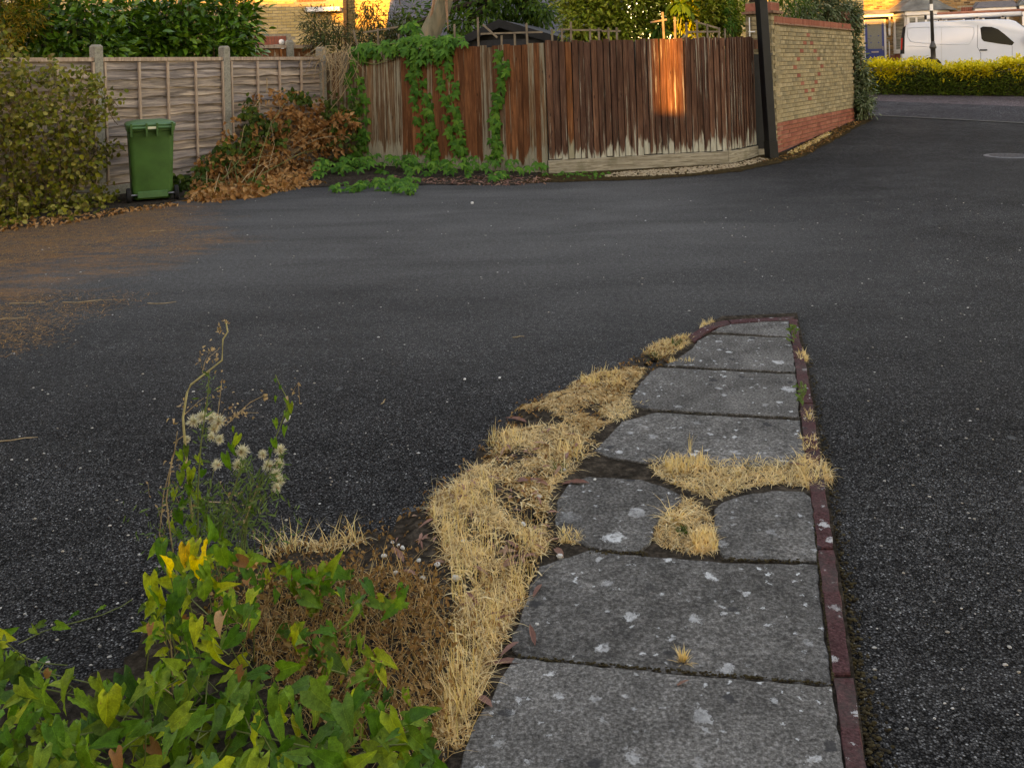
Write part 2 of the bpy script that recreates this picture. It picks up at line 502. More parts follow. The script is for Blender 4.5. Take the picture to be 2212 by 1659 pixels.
def lichen_layer(t, co, c, amount=1.0, col=(.60, .61, .60)):
    nz = t.n('TexNoise'); nz.inputs['Scale'].default_value = 14.0; nz.inputs['Detail'].default_value = 6.0; nz.inputs['Roughness'].default_value = .75; t.l(co, nz.inputs['Vector'])
    s_ = t.n('VectorMath'); s_.operation = 'SUBTRACT'; t.l(nz.outputs['Color'], s_.inputs[0]); s_.inputs[1].default_value = (.5, .5, .5)
    m_ = t.n('VectorMath'); m_.operation = 'SCALE'; t.l(s_.outputs[0], m_.inputs[0]); m_.inputs['Scale'].default_value = .085
    a_ = t.n('VectorMath'); a_.operation = 'ADD'; t.l(co, a_.inputs[0]); t.l(m_.outputs[0], a_.inputs[1])
    oi_ = t.n('ObjectInfo'); cb_ = t.n('CombineXYZ'); t.l(t.math('MULTIPLY', oi_.outputs['Random'], 40.0), cb_.inputs[0]); t.l(t.math('MULTIPLY', oi_.outputs['Random'], 23.0), cb_.inputs[1])
    b_2 = t.n('VectorMath'); b_2.operation = 'ADD'; t.l(a_.outputs[0], b_2.inputs[0]); t.l(cb_.outputs[0], b_2.inputs[1])
    co = b_2.outputs[0]
    for sc_, r0, thr, off in ((4.6, .16, .60, 0.0), (9.5, .17, .62, 3.7), (24.0, .17, .64, 8.1)):
        mp = t.n('Mapping'); mp.inputs['Location'].default_value = (off, off * 1.7, 0); t.l(co, mp.inputs['Vector'])
        v = t.n('TexVoronoi'); v.voronoi_dimensions = '2D'; v.inputs['Scale'].default_value = sc_; t.l(mp.outputs[0], v.inputs['Vector'])
        s2 = t.n('SeparateColor'); t.l(v.outputs['Color'], s2.inputs[0])
        wob = t.math('ADD', v.outputs['Distance'], t.math('MULTIPLY', t.math('SUBTRACT', t.noise(co, sc_ * 5, 6, .75), .5), .55))
        rad = t.math('MULTIPLY', s2.outputs[2], r0)
        msk = t.math('MULTIPLY', t.ramp(t.math('SUBTRACT', wob, rad), [(.0, 1.0), (.010, 0.0)]), t.ramp(s2.outputs[1], [(thr, 0.0), (thr + .06, .9 * amount)]))
        msk = t.math('MULTIPLY', msk, t.ramp(t.noise(co, 75, 4, .7), [(.36, .15), (.52, 1.0)]))
        msk = t.math('MULTIPLY', msk, t.ramp(t.noise(co, 2.2, 3), [(.38, .25), (.6, 1.0)]))
        c = t.mix(msk, c, col)
    # dark tar spots
    mp = t.n('Mapping'); mp.inputs['Location'].default_value = (1.9, 5.3, 0); t.l(co, mp.inputs['Vector'])
    v = t.n('TexVoronoi'); v.voronoi_dimensions = '2D'; v.inputs['Scale'].default_value = 5.5; t.l(mp.outputs[0], v.inputs['Vector'])
    s2 = t.n('SeparateColor'); t.l(v.outputs['Color'], s2.inputs[0])
    wob = t.math('ADD', v.outputs['Distance'], t.math('MULTIPLY', t.noise(co, 30, 2), .06))
    msk = t.math('MULTIPLY', t.ramp(wob, [(.10, .8), (.13, 0.0)]), t.ramp(s2.outputs[0], [(.72, 0.0), (.75, 1.0)]))
    return t.mix(msk, c, (.035, .035, .036))

t = NT('slab_concrete'); co = t.co()
g = t.noise(co, 95, 5, .75); g2 = t.noise(co, 16, 6, .65); g3 = t.noise(co, 3, 5, .6)
c = t.ramp(g, [(.33, (.036, .034, .031)), (.5, (.100, .094, .086)), (.66, (.22, .208, .193))])
c = t.mix(1.0, c, t.ramp(g2, [(.3, .66), (.7, 1.3)]), 'MULTIPLY')
c = t.mix(1.0, c, t.ramp(g3, [(.3, .72), (.7, 1.25)]), 'MULTIPLY')
oi = t.n('ObjectInfo')
c = t.mix(1.0, c, t.ramp(oi.outputs['Random'], [(0, .88), (1, 1.14)]), 'MULTIPLY')
c = lichen_layer(t, co, c)
t.base(c, .9, .03).bump(t.mix(.5, g, g2), .5, .005); M['slab'] = t.m

t = NT('kerb_maroon'); co = t.co()
g = t.noise(co, 120, 4, .7); g2 = t.noise(co, 9, 5)
c = t.ramp(g, [(.32, (.036, .016, .0165)), (.55, (.105, .044, .045)), (.75, (.18, .095, .09))])
c = t.mix(1.0, c, t.ramp(g2, [(.3, .6), (.7, 1.3)]), 'MULTIPLY')
c = t.mix(t.ramp(t.noise(co, 7, 7, .75), [(.45, 0.0), (.62, .8)]), c, (.05, .044, .04))
c = lichen_layer(t, co, c, .7)
t.base(c, .85, .04).bump(g, .5, .005); M['kerb'] = t.m

t = NT('soil'); co = t.co()
c = t.ramp(t.noise(co, 26, 7, .7), [(.3, (.014, .0115, .009)), (.5, (.048, .038, .029)), (.7, (.13, .10, .075))])
t.base(c, .95, .01).bump(t.noise(co, 60, 6, .7), 1.0, .02); M['soil'] = t.m
t = NT('moss_dirt'); co = t.co()
c = t.ramp(t.noise(co, 14, 7, .75), [(.3, (.015, .011, .008)), (.5, (.05, .033, .016)), (.62, (.10, .07, .03)), (.72, (.2, .17, .13))])
t.base(c, .95, .01).bump(t.noise(co, 50, 6, .7), 1.0, .02); M['moss'] = t.m

# weathered grey lap fence
t = NT('wood_grey'); co = t.co('Object', (.8, 3, 11)); oi = t.n('ObjectInfo')
off = t.n('Mapping'); t.l(co, off.inputs['Vector'])
cmb = t.n('CombineXYZ'); t.l(t.math('MULTIPLY', oi.outputs['Random'], 37.0), cmb.inputs[0]); t.l(t.math('MULTIPLY', oi.outputs['Random'], 91.0), cmb.inputs[2]); t.l(cmb.outputs[0], off.inputs['Location'])
a = t.noise(off.outputs[0], 1.6, 7, .6, .55); b_ = t.noise(off.outputs[0], 9, 6, .7, .5)
c = t.ramp(a, [(.30, (.09, .075, .068)), (.43, (.20, .168, .148)), (.55, (.34, .28, .235)), (.70, (.54, .44, .36))])
c = t.mix(1.0, c, t.ramp(b_, [(.3, .72), (.7, 1.2)]), 'MULTIPLY')
c = t.mix(1.0, c, t.ramp(oi.outputs['Random'], [(0, (.95, .94, 1.0)), (.5, (1.05, 1.0, .95)), (1, (1.15, 1.0, .86))]), 'MULTIPLY')
v = t.n('TexVoronoi'); v.inputs['Scale'].default_value = 1.6; t.l(off.outputs[0], v.inputs['Vector'])
c = t.mix(t.ramp(v.outputs['Distance'], [(.05, .8), (.11, 0.0)]), c, (.075, .04, .022))
t.base(c, .85, .05).bump(t.mix(.6, a, b_), .45, .006); M['wood_grey'] = t.m

t = NT('wood_batten'); co = t.co('Object', (8, 8, 1.2))
c = t.ramp(t.noise(co, 4, 6, .6, .6), [(.3, (.24, .155, .11)), (.55, (.44, .32, .24)), (.75, (.56, .45, .35))])
t.base(c, .85, .05).bump(t.noise(co, 9, 5), .35, .005); M['wood_batten'] = t.m

def stained(name, dark, red, pale, lo=.22, streak=.60):
    """boards with an old stain that has flaked off towards the foot and in streaks"""
    t = NT(name); oi = t.n('ObjectInfo')
    tc = t.n('TexCoord'); cmb = t.n('CombineXYZ')
    t.l(t.math('MULTIPLY', oi.outputs['Random'], 53.0), cmb.inputs[0]); t.l(t.math('MULTIPLY', oi.outputs['Random'], 17.0), cmb.inputs[1])
    ad = t.n('VectorMath'); ad.operation = 'ADD'; t.l(tc.outputs['Object'], ad.inputs[0]); t.l(cmb.outputs[0], ad.inputs[1])
    def st(sx, sz):
        m = t.n('Mapping'); m.inputs['Scale'].default_value = (sx, sx, sz); t.l(ad.outputs[0], m.inputs['Vector']); return m.outputs[0]
    grain = t.noise(st(30, 1.6), 1.5, 7, .65, .8)
    patch = t.noise(st(5, 1.1), 1.0, 5, .6)
    c = t.ramp(grain, [(.3, tuple(x * .55 for x in dark)), (.5, dark), (.72, red)])
    c = t.mix(1.0, c, t.ramp(patch, [(.3, .62), (.7, 1.5)]), 'MULTIPLY')
    c = t.mix(1.0, c, t.ramp(oi.outputs['Random'], [(0, (.82, .82, .85)), (.5, (1.03, 1.0, .97)), (1, (1.32, 1.24, 1.15))]), 'MULTIPLY')
    v = t.n('TexVoronoi'); v.inputs['Scale'].default_value = 2.2; t.l(st(4, 1.6), v.inputs['Vector'])
    c = t.mix(t.ramp(v.outputs['Distance'], [(.07, .85), (.14, 0.0)]), c, tuple(x * .4 for x in dark))
    sp = t.n('SeparateXYZ'); t.l(tc.outputs['Object'], sp.inputs[0])
    n1 = t.noise(st(26, 2.4), 1.0, 6, .7, .4)
    n1b = t.noise(st(9, 1.2), 1.0, 4, .6, .3)
    foot = t.ramp(t.math('ADD', sp.outputs[2], t.math('ADD', t.math('MULTIPLY', t.math('SUBTRACT', .5, n1), .55), t.math('MULTIPLY', t.math('SUBTRACT', .5, n1b), .9))), [(lo - .03, 1.0), (lo + .05, 0.0)])
    n2 = t.noise(st(24, .55), 1.3, 5, .7, .3)
    mid = t.ramp(n2, [(streak, 0.0), (streak + .06, .85)])
    topw = t.ramp(t.math('ADD', sp.outputs[2], t.math('MULTIPLY', n1, .35)), [(2.08, 0.0), (2.2, .6)])
    wear = t.math('MAXIMUM', foot, t.math('MAXIMUM', mid, topw))
    pc = t.mix(1.0, pale, t.ramp(grain, [(.3, .6), (.7, 1.2)]), 'MULTIPLY')
    c = t.mix(wear, c, pc)
    t.base(c, .82, .06).bump(t.mix(.5, grain, n1), .4, .005)
    return t.m
M['wood_gate'] = stained('wood_gate', (.085, .042, .029), (.165, .086, .056), (.42, .40, .32), .12, .59)
M['wood_red'] = stained('wood_red', (.13, .050, .023), (.235, .095, .040), (.29, .26, .18), .20, .615)
M['wood_old'] = stained('wood_old', (.125, .072, .040), (.19, .115, .066), (.29, .26, .185), .36, .50)
M['wood_tan'] = stained('wood_tan', (.20, .075, .03), (.32, .13, .05), (.34, .25, .17), -.5, .72)
t = NT('wood_pale'); co = t.co('Object', (1.0, 6, 14))
a = t.noise(co, 2.2, 7, .65, 1.2)
c = t.ramp(a, [(.3, (.10, .085, .06)), (.45, (.24, .205, .15)), (.6, (.36, .32, .245)), (.75, (.46, .42, .34))])
c = t.mix(t.ramp(t.noise(t.co('Object', (1, 1, 1)), 3.0, 5, .7), [(.52, 0.0), (.7, .55)]), c, (.11, .10, .055))
t.base(c, .88, .05).bump(a, .4, .005); M['wood_pale'] = t.m
M['trellis'] = plain('trellis', (.21, .16, .11), .85, .2, var=.45, scale=5, bump=.3)

t = NT('concrete_post'); co = t.co()
c = t.ramp(t.noise(co, 40, 5, .7), [(.3, (.17, .155, .125)), (.55, (.30, .275, .225)), (.75, (.40, .37, .30))])
c = t.mix(t.ramp(t.noise(co, 6, 5, .7), [(.5, 0.0), (.75, .5)]), c, (.15, .15, .085))
t.base(c, .92, .04).bump(t.noise(co, 90, 4), .4, .004); M['concrete'] = t.m

M['black_paint'] = plain('black_paint', (.007, .008, .0095), .5, .25, var=.4, scale=5)
M['dark_wood'] = plain('dark_wood', (.010, .010, .010), .7, .3, var=.5, scale=6, bump=.3)
t = NT('bin_green'); co = t.co()
c = t.mix(1.0, (.037, .112, .025), t.ramp(t.noise(co, 3.5, 6, .6), [(.3, .75), (.7, 1.25)]), 'MULTIPLY')
c = t.mix(t.ramp(t.noise(co, 22, 5, .7), [(.6, 0.0), (.8, .25)]), c, (.11, .16, .085))
t.base(c, .5, .3).bump(t.noise(co, 180, 2), .12, .002); M['bin'] = t.m
M['bin_lid'] = plain('bin_lid', (.045, .14, .045), .5, .4, var=.25)
M['rubber'] = plain('rubber', (.012, .012, .013), .8, .3)
M['steel'] = plain('steel', (.35, .35, .36), .4, .5, 1.0)
M['label_white'] = plain('label_white', (.55, .56, .40), .6, .4)

YB = [(.37, .27, .115), (.46, .345, .155), (.31, .225, .105), (.50, .385, .20), (.40, .30, .14)]
M['brick_yellow'] = brickmat('brick_yellow', [(.265, .205, .118), (.33, .26, .152), (.29, .225, .13), (.205, .168, .105), (.37, .295, .18)], .5)
M['brick_red'] = brickmat('brick_red', [(.26, .085, .055), (.31, .11, .072), (.235, .075, .052), (.34, .13, .088)], .35)
M['brick_house'] = brickmat('brick_house', [(.42, .30, .125), (.50, .37, .17), (.38, .27, .11), (.54, .41, .21), (.46, .33, .14)], .22)
M['brick_brown'] = brickmat('brick_brown', [(.17, .095, .045), (.29, .18, .085), (.10, .062, .037), (.37, .24, .12), (.25, .14, .06), (.34, .20, .09)], .3)
M['mortar'] = plain('mortar', (.19, .155, .095), .95, .1, var=.4, scale=20, bump=.4)
M['kerb_grey'] = plain('kerb_grey', (.10, .095, .085), .9, .05)
M['mortar_grey'] = plain('mortar_grey', (.26, .23, .17), .95, .1, var=.3, scale=20, bump=.3)
M['tile_crease'] = plain('tile_crease', (.21, .115, .075), .9, .2, var=.6, scale=18, bump=.5)
M['upvc'] = plain('upvc', (.68, .67, .65), .4, .5, var=.06)
M['van_white'] = plain('van_white', (.46, .51, .57), .22, .5, var=.05, scale=1.2)
M['blue_door'] = plain('blue_door', (.012, .045, .24), .35, .5, var=.12)
M['lead'] = plain('lead', (.155, .17, .165), .6, .4, var=.45, scale=3, bump=.2)
M['felt'] = plain('felt', (.028, .029, .032), .75, .3, var=.4, scale=6, bump=.4)
M['slate'] = brickmat('slate', [(.12, .12, .135), (.16, .16, .175), (.10, .10, .115), (.19, .185, .20)], .2)
M['roof_tile'] = brickmat('roof_tile', [(.075, .06, .055), (.095, .075, .065), (.06, .05, .048)], .2)
M['render'] = plain('render', (.42, .33, .2), .9, .2)
t = NT('glass_dark'); t.base((.012, .014, .016), .06, .6); M['glass'] = t.m
t = NT('glass_frost'); co = t.co(); t.base(t.ramp(t.noise(co, 40, 3), [(.3, (.16, .17, .15)), (.7, (.27, .28, .25))]), .25, .5); M['glass_frost'] = t.m
t = NT('glass_blind'); co = t.co('Object', (1, 1, 26)); t.base(t.ramp(t.noise(co, 1.2, 2), [(.4, (.14, .14, .12)), (.6, (.34, .34, .30))]), .12, .6); M['glass_blind'] = t.m
t = NT('red_lens'); t.base((.35, .015, .012), .2, .6); M['red_lens'] = t.m
M['iron'] = plain('iron', (.028, .026, .024), .5, .5, var=.3)
M['iron_cover'] = plain('iron_cover', (.085, .08, .085), .6, .4, .3, var=.5, scale=30, bump=.6)
M['terracotta'] = plain('terracotta', (.30, .12, .075), .7, .3)
M['grit'] = brickmat('grit', [(.30, .28, .25), (.5, .48, .44), (.2, .18, .16), (.42, .36, .28), (.55, .54, .52)], .2)
M['gravel'] = brickmat('gravel', [(.40, .31, .20), (.5, .40, .27), (.30, .22, .14), (.44, .36, .26)], .2)

M['twig'] = plain('twig', (.16, .105, .06), .9, .2, var=.4, scale=30)
M['twig_dry'] = plain('twig_dry', (.42, .30, .17), .9, .2, var=.4, scale=30)
M['moss_crumb'] = brickmat('moss_crumb', [(.035, .026, .014), (.06, .045, .02), (.02, .015, .01), (.09, .07, .035)], .3)
M['stalk_pale'] = plain('stalk_pale', (.46, .40, .20), .8, .1, var=.25, scale=40)
M['twig_green'] = plain('twig_green', (.14, .17, .05), .7, .3, var=.3, scale=30)
t = NT('gum_bark'); co = t.co('Object', (2.5, 2.5, .7))
c = t.ramp(t.noise(co, 2.4, 6, .6, .8), [(.3, (.10, .088, .055)), (.5, (.19, .165, .11)), (.62, (.25, .185, .115)), (.75, (.28, .17, .10))])
t.base(c, .75, .1).bump(t.noise(co, 6, 5), .25, .01); M['gum_bark'] = t.m
M['bark'] = plain('bark', (.055, .042, .032), .95, .1, var=.5, scale=12, bump=.6)
M['bark_strip'] = plain('bark_strip', (.30, .17, .10), .9, .2, var=.4, scale=20)

M['l_laurel'] = leafmat('l_laurel', [(.022, .075, .008), (.045, .13, .012), (.09, .20, .018), (.03, .095, .011), (.16, .29, .028)], .25, .14, .55, 1.3, False, True)
M['l_golden'] = leafmat('l_golden', [(.22, .13, .012), (.30, .19, .02), (.12, .10, .015), (.09, .085, .015)], .5, .3)
M['l_shrub'] = leafmat('l_shrub', [(.07, .092, .012), (.14, .15, .016), (.24, .215, .022), (.09, .11, .015), (.36, .30, .08), (.05, .063, .012), (.20, .13, .04)], .35, .16, .5)
M['l_creeper'] = leafmat('l_creeper', [(.022, .092, .014), (.038, .140, .020), (.070, .20, .026), (.028, .11, .018), (.11, .245, .034)], .40, .2)
M['l_dead'] = leafmat('l_dead', [(.34, .15, .055), (.46, .225, .09), (.24, .095, .035), (.54, .31, .15), (.40, .18, .07)], .75, .22, .15, 1.1)
M['l_ivy'] = leafmat('l_ivy', [(.025, .055, .012), (.045, .085, .016), (.085, .125, .02), (.03, .06, .014)], .35, .2)
M['l_gum'] = leafmat('l_gum', [(.030, .048, .018), (.045, .065, .022), (.06, .085, .022), (.10, .065, .03), (.035, .055, .02)], .4, .25)
M['l_tree'] = leafmat('l_tree', [(.022, .060, .011), (.04, .095, .014), (.075, .14, .018), (.03, .07, .012)], .42, .28)
M['l_privet'] = leafmat('l_privet', [(.085, .135, .014), (.16, .21, .02), (.28, .31, .035), (.055, .095, .012), (.40, .38, .07), (.10, .15, .016)], .35, .22)
M['l_hedge_sunlit'] = leafmat('l_hedge_sunlit', [(.55, .43, .02), (.68, .52, .03), (.42, .37, .02), (.74, .60, .07), (.30, .30, .02)], .45, .3)  # yellow stands in for sunlight on the hedge tops
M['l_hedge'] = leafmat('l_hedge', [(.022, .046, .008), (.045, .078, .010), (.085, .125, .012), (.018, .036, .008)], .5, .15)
M['l_elaeagnus'] = leafmat('l_elaeagnus', [(.045, .075, .028), (.075, .11, .045), (.14, .18, .095), (.035, .058, .022), (.24, .27, .17)], .34, .1, .5)
M['l_bindweed'] = leafmat('l_bindweed', [(.036, .125, .014), (.075, .20, .020), (.16, .29, .026), (.026, .085, .018), (.27, .36, .032), (.044, .145, .032)], .40, .26, .4, 1.3, True)
M['l_yellow'] = leafmat('l_yellow', [(.70, .47, .02), (.78, .56, .03), (.64, .38, .03)], .5, .35, .3, 1.3, True)
M['l_lime'] = leafmat('l_lime', [(.30, .36, .025), (.38, .40, .03), (.20, .29, .03)], .42, .3, .35, 1.3, True)
M['l_thistle'] = leafmat('l_thistle', [(.075, .14, .045), (.11, .185, .055), (.06, .105, .03), (.15, .22, .08)], .6, .25)
M['bract'] = leafmat('bract', [(.42, .28, .16), (.52, .37, .22), (.32, .19, .10)], .8, .2, .1, 1.0)
M['fluff'] = leafmat('fluff', [(.78, .73, .66), (.84, .80, .75), (.66, .54, .42)], .9, .4, .1, 1.0)
M['fluff_brown'] = plain('fluff_brown', (.30, .165, .075), .9, .1)
M['l_gumfall'] = leafmat('l_gumfall', [(.25, .125, .10), (.32, .17, .13), (.20, .09, .07), (.36, .22, .15)], .6, .15, .3, 1.0)
M['grass'] = leafmat('grass', [(.80, .56, .28), (.86, .66, .37), (.66, .43, .19), (.88, .74, .48), (.76, .51, .23)], .65, .3, .25, 1.05)
M['grass_brown'] = leafmat('grass_brown', [(.50, .30, .125), (.64, .41, .185), (.32, .18, .07), (.72, .52, .28)], .75, .25, .2, 1.05)
M['grass_green'] = leafmat('grass_green', [(.05, .09, .02), (.08, .12, .03), (.04, .065, .015)], .5, .3)
M['weed_brown'] = leafmat('weed_brown', [(.22, .11, .045), (.33, .175, .07), (.14, .066, .03), (.42, .25, .11)], .8, .2, .15, 1.05)
M['needles'] = leafmat('needles', [(.40, .20, .075), (.48, .26, .10), (.30, .135, .05), (.24, .15, .08)], .8, .1, .15, 1.0)
M['flower_white'] = plain('flower_white', (.72, .72, .70), .6, .3)

# ------------------------------------------------------------------ the setting: ground, road, paving
def sheet(name, xs, ys, fz, mat):
    V = [(x, y, fz(x, y)) for y in ys for x in xs]
    n = len(xs)
    T = [(j * n + i, j * n + i + 1, (j + 1) * n + i + 1, (j + 1) * n + i) for j in range(len(ys) - 1) for i in range(n - 1)]
    return put(name, np_mesh(name, V, T, [mat], True))
xs = sorted(set([-400, -150, -60, -30] + [x * .5 for x in range(-36, 61)] + [45, 80, 200, 400]))
ys = sorted(set([-200, -80, -40, -20] + [y * .5 for y in range(-12, 90)] + [60, 100, 200, 500]))
tag(sheet('ground', xs, ys, gz, M['asphalt']), 'dark worn asphalt of the parking court', None, None, 'structure')

def strip(name, top, bot, mat, lift, nu=24, nv=6, label=None):
    """sheet on the ground between two lines given by pixels"""
    A = [gp(*p) for p in bot]; B = [gp(*p) for p in top]
    V, T = [], []
    for j in range(nv + 1):
        for i in range(nu + 1):
            u, v = i / nu, j / nv
            p = A[0].lerp(A[1], u).lerp(B[0].lerp(B[1], u), v)
            V.append((p.x, p.y, gz(p.x, p.y) + lift))
    for j in range(nv):
        for i in range(nu):
            a = j * (nu + 1) + i
            T.append((a, a + 1, a + nu + 2, a + nu + 1))
    o = put(name, np_mesh(name, V, T, [mat], True))
    return tag(o, label, None, None, 'structure')
strip('road', ((1750, 212), (2500, 242)), ((1790, 245.5), (2500, 283)), M['tarmac_far'], .006, label='paler grey tarmac of the drive mouth')
strip('street', ((1750, 199), (2500, 213)), ((1750, 213.5), (2500, 243)), M['road_pink'], .010, label='pinkish tarmac of the street beside the hedge')
strip('kerb_line', ((1790, 244.6), (2500, 281.5)), ((1790, 245.9), (2500, 283.6)), M['kerb_grey'], .014, label='thin flush kerb line across the drive')

pav_px = [(1505, 722), (1560, 690), (1722, 683), (1748, 805), (1790, 1076), (1862, 1584), (1880, 1760), (930, 1760), (1010, 1560), (1090, 1400), (1130, 1290), (1180, 1180), (1190, 1060), (1260, 970), (1350, 860), (1420, 792)]
pm = MB().prism(gpoly(pav_px), -.05, .021)
pavement = tag(pm.build('pavement', M['soil']), 'worn end of a slabbed footpath', None, None, 'structure')
SLABS = [
    [(1538, 716), (1562, 700), (1704, 691), (1708, 727)],
    [(1533, 723), (1507, 736), (1494, 753), (1455, 782), (1433, 789), (1719, 804), (1708, 731)],
    [(1425, 794), (1410, 799), (1380, 831), (1362, 864), (1373, 879), (1418, 885), (1726, 902), (1719, 809)],
    [(1414, 889), (1343, 909), (1306, 950), (1286, 970), (1321, 987), (1395, 998), (1529, 1004), (1622, 1006), (1711, 1000), (1739, 980), (1728, 907)],
    [(1232, 1039), (1206, 1073), (1198, 1121), (1213, 1154), (1269, 1177), (1336, 1190), (1380, 1191), (1403, 1170), (1414, 1140), (1425, 1117), (1470, 1090), (1470, 1069), (1433, 1050), (1388, 1035), (1269, 1029)],
    [(1544, 1099), (1542, 1140), (1552, 1177), (1563, 1206), (1767, 1211), (1754, 1073), (1738, 1061), (1671, 1058), (1604, 1069), (1559, 1084)],
    [(1165, 1221), (1145, 1262), (1129, 1316), (1108, 1367), (1103, 1404), (1124, 1416), (1450, 1448), (1794, 1476), (1765, 1217), (1560, 1212), (1380, 1197), (1271, 1186)],
    [(1108, 1422), (1060, 1505), (1032, 1551), (1000, 1620), (985, 1750), (1838, 1750), (1797, 1483), (1450, 1454), (1124, 1421)],
]
def orient(poly):
    a = sum(poly[i][0] * poly[(i + 1) % len(poly)][1] - poly[(i + 1) % len(poly)][0] * poly[i][1] for i in range(len(poly)))
    return poly if a > 0 else poly[::-1]
def rough_poly(poly, amp=.006, step=.05):
    out = []
    for i in range(len(poly)):
        a, b = Vector(poly[i]), Vector(poly[(i + 1) % len(poly)])
        k = max(1, int((b - a).length / step))
        for j in range(k):
            p = a.lerp(b, j / k)
            out.append((p.x + random.uniform(-amp, amp), p.y + random.uniform(-amp, amp)))
    return out
for i, s in enumerate(SLABS):
    poly = rough_poly(orient(gpoly(s, .03)), .0045, .035)
    c = Vector((sum(p[0] for p in poly) / len(poly), sum(p[1] for p in poly) / len(poly), 0))
    b = MB().prism([(p[0] - c.x, p[1] - c.y) for p in poly], -.02, .03 + random.uniform(-.003, .003), inset=.0035)
    o = b.build('paving_slab', M['slab'], pavement, c)
KI = [(1705, 691), (1709, 730), (1720, 805), (1731, 903), (1741, 985), (1754, 1076), (1769, 1214), (1804, 1480), (1817, 1584), (1838, 1745)]
KO = [(1722, 686), (1727, 730), (1745, 805), (1760, 903), (1772, 985), (1786, 1076), (1806, 1214), (1844, 1480), (1861, 1584), (1888, 1745)]
def kline(tab, y):
    for (x0, y0), (x1, y1) in zip(tab, tab[1:]):
        if y0 <= y <= y1: return x0 + (x1 - x0) * (y - y0) / (y1 - y0)
    return tab[-1][0]
for y0, y1 in ((688, 770), (772, 868), (870, 990), (993, 1180), (1184, 1452), (1458, 1740)):
    n = 8
    ysn = [y0 + (y1 - y0) * k / n for k in range(n + 1)]
    pl = [tuple(gp(kline(KI, max(691, y)), y, .034)[:2]) for y in ysn] + [tuple(gp(kline(KO, max(691, y)), y, .034)[:2]) for y in reversed(ysn)]
    pl = rough_poly(orient(pl), .003, .04)
    c = Vector((sum(p[0] for p in pl) / len(pl), sum(p[1] for p in pl) / len(pl), 0))
    MB().prism([(p[0] - c.x, p[1] - c.y) for p in pl], -.06, .031, inset=.004).build('kerb_stone', M['kerb'], pavement, c)
TE = [((1706, 691), (1720, 684)), ((1640, 694), (1640, 687)), ((1580, 699), (1572, 691)), ((1548, 707), (1538, 697)), ((1524, 718), (1512, 708)), ((1500, 738), (1486, 727)), ((1478, 752), (1462, 742)), ((1440, 782), (1424, 772))]
for a, b_ in ((0, 2), (2, 5)):
    inn = [tuple(gp(*TE[k][0], .034)[:2]) for k in range(a, b_ + 1)]; out = [tuple(gp(*TE[k][1], .034)[:2]) for k in range(b_, a - 1, -1)]
    pl = rough_poly(orient(inn + out), .002, .05)
    c = Vector((sum(p[0] for p in pl) / len(pl), sum(p[1] for p in pl) / len(pl), 0))
    MB().prism([((p[0] - c.x) * .985, (p[1] - c.y) * .985) for p in pl], -.06, .034, inset=.004).build('kerb_stone', M['kerb'], pavement, c)

# soil bed along the left of the slabs, widening towards the camera
bed_px = [(1490, 735), (1385, 775), (1300, 815), (1210, 850), (1120, 888), (1060, 950), (1010, 1005), (940, 1080), (860, 1130), (760, 1170), (640, 1190), (500, 1225), (350, 1330), (270, 1450), (120, 1480), (-120, 1500), (-260, 1790), (1010, 1790), (1030, 1560), (1090, 1400), (1130, 1290), (1180, 1180), (1190, 1060), (1270, 960), (1350, 860), (1420, 790)]
bp = rough_poly(orient(gpoly(bed_px)), .03, .08)
V = []; 
bed_w = bp
bmin = (min(p[0] for p in bp), min(p[1] for p in bp)); bmax = (max(p[0] for p in bp), max(p[1] for p in bp))
step = .045
gx = np.arange(bmin[0], bmax[0], step); gy = np.arange(bmin[1], bmax[1], step)
idx = {}
T = []
def edge_d(x, y):
    d = 9.0
    for i in range(0, len(bp), 2):
        d = min(d, math.hypot(bp[i][0] - x, bp[i][1] - y))
    return d
def bed_z(x, y):
    return .012 + .03 * sstep(0, .18, edge_d(x, y))
for j, y in enumerate(gy):
    for i, x in enumerate(gx):
        if in_poly(x, y, bp):
            idx[(i, j)] = len(V)
            V.append((x + random.uniform(-.012, .012), y + random.uniform(-.012, .012), bed_z(x, y) + random.uniform(-.008, .004)))
for (i, j), a in idx.items():
    if (i + 1, j) in idx and (i, j + 1) in idx and (i + 1, j + 1) in idx:
        T.append((a, idx[(i + 1, j)], idx[(i + 1, j + 1)], idx[(i, j + 1)]))
tag(put('soil_bed', np_mesh('soil_bed', V, T, [M['soil']], True)), 'dry dark soil of the weedy planting bed', None, None, 'structure')

# strip of dirt at the foot of the fences and the wall
def dirt(name, pxs, mat, lift=.007, label=None):
    P = rough_poly(orient(gpoly(pxs)), .05, .15)
    b = MB(); n = len(P)
    b.add([(x, y, gz(x, y) + lift) for x, y in P], [tuple(range(n))])
    o = b.build(name, mat)
    return tag(o, label, None, None, 'structure')
dirt('dirt_strip', [(1185, 374), (1575, 353), (1632, 336), (1690, 330), (1846, 262), (1885, 252), (1880, 262), (1800, 306), (1745, 336), (1690, 352), (1600, 372), (1420, 388), (1240, 394), (1100, 398), (1000, 399), (990, 365)], M['moss'], label='mossy dirt along the foot of gate and wall')
dirt('fence_bed', [(-150, 455), (210, 415), (420, 392), (600, 370), (700, 355), (860, 352), (1040, 352), (1180, 372), (1120, 400), (900, 400), (760, 402), (620, 408), (540, 425), (400, 432), (300, 450), (230, 470), (60, 490), (-150, 520)], M['soil'], .009, label='dark leafy soil along the foot of the fences')

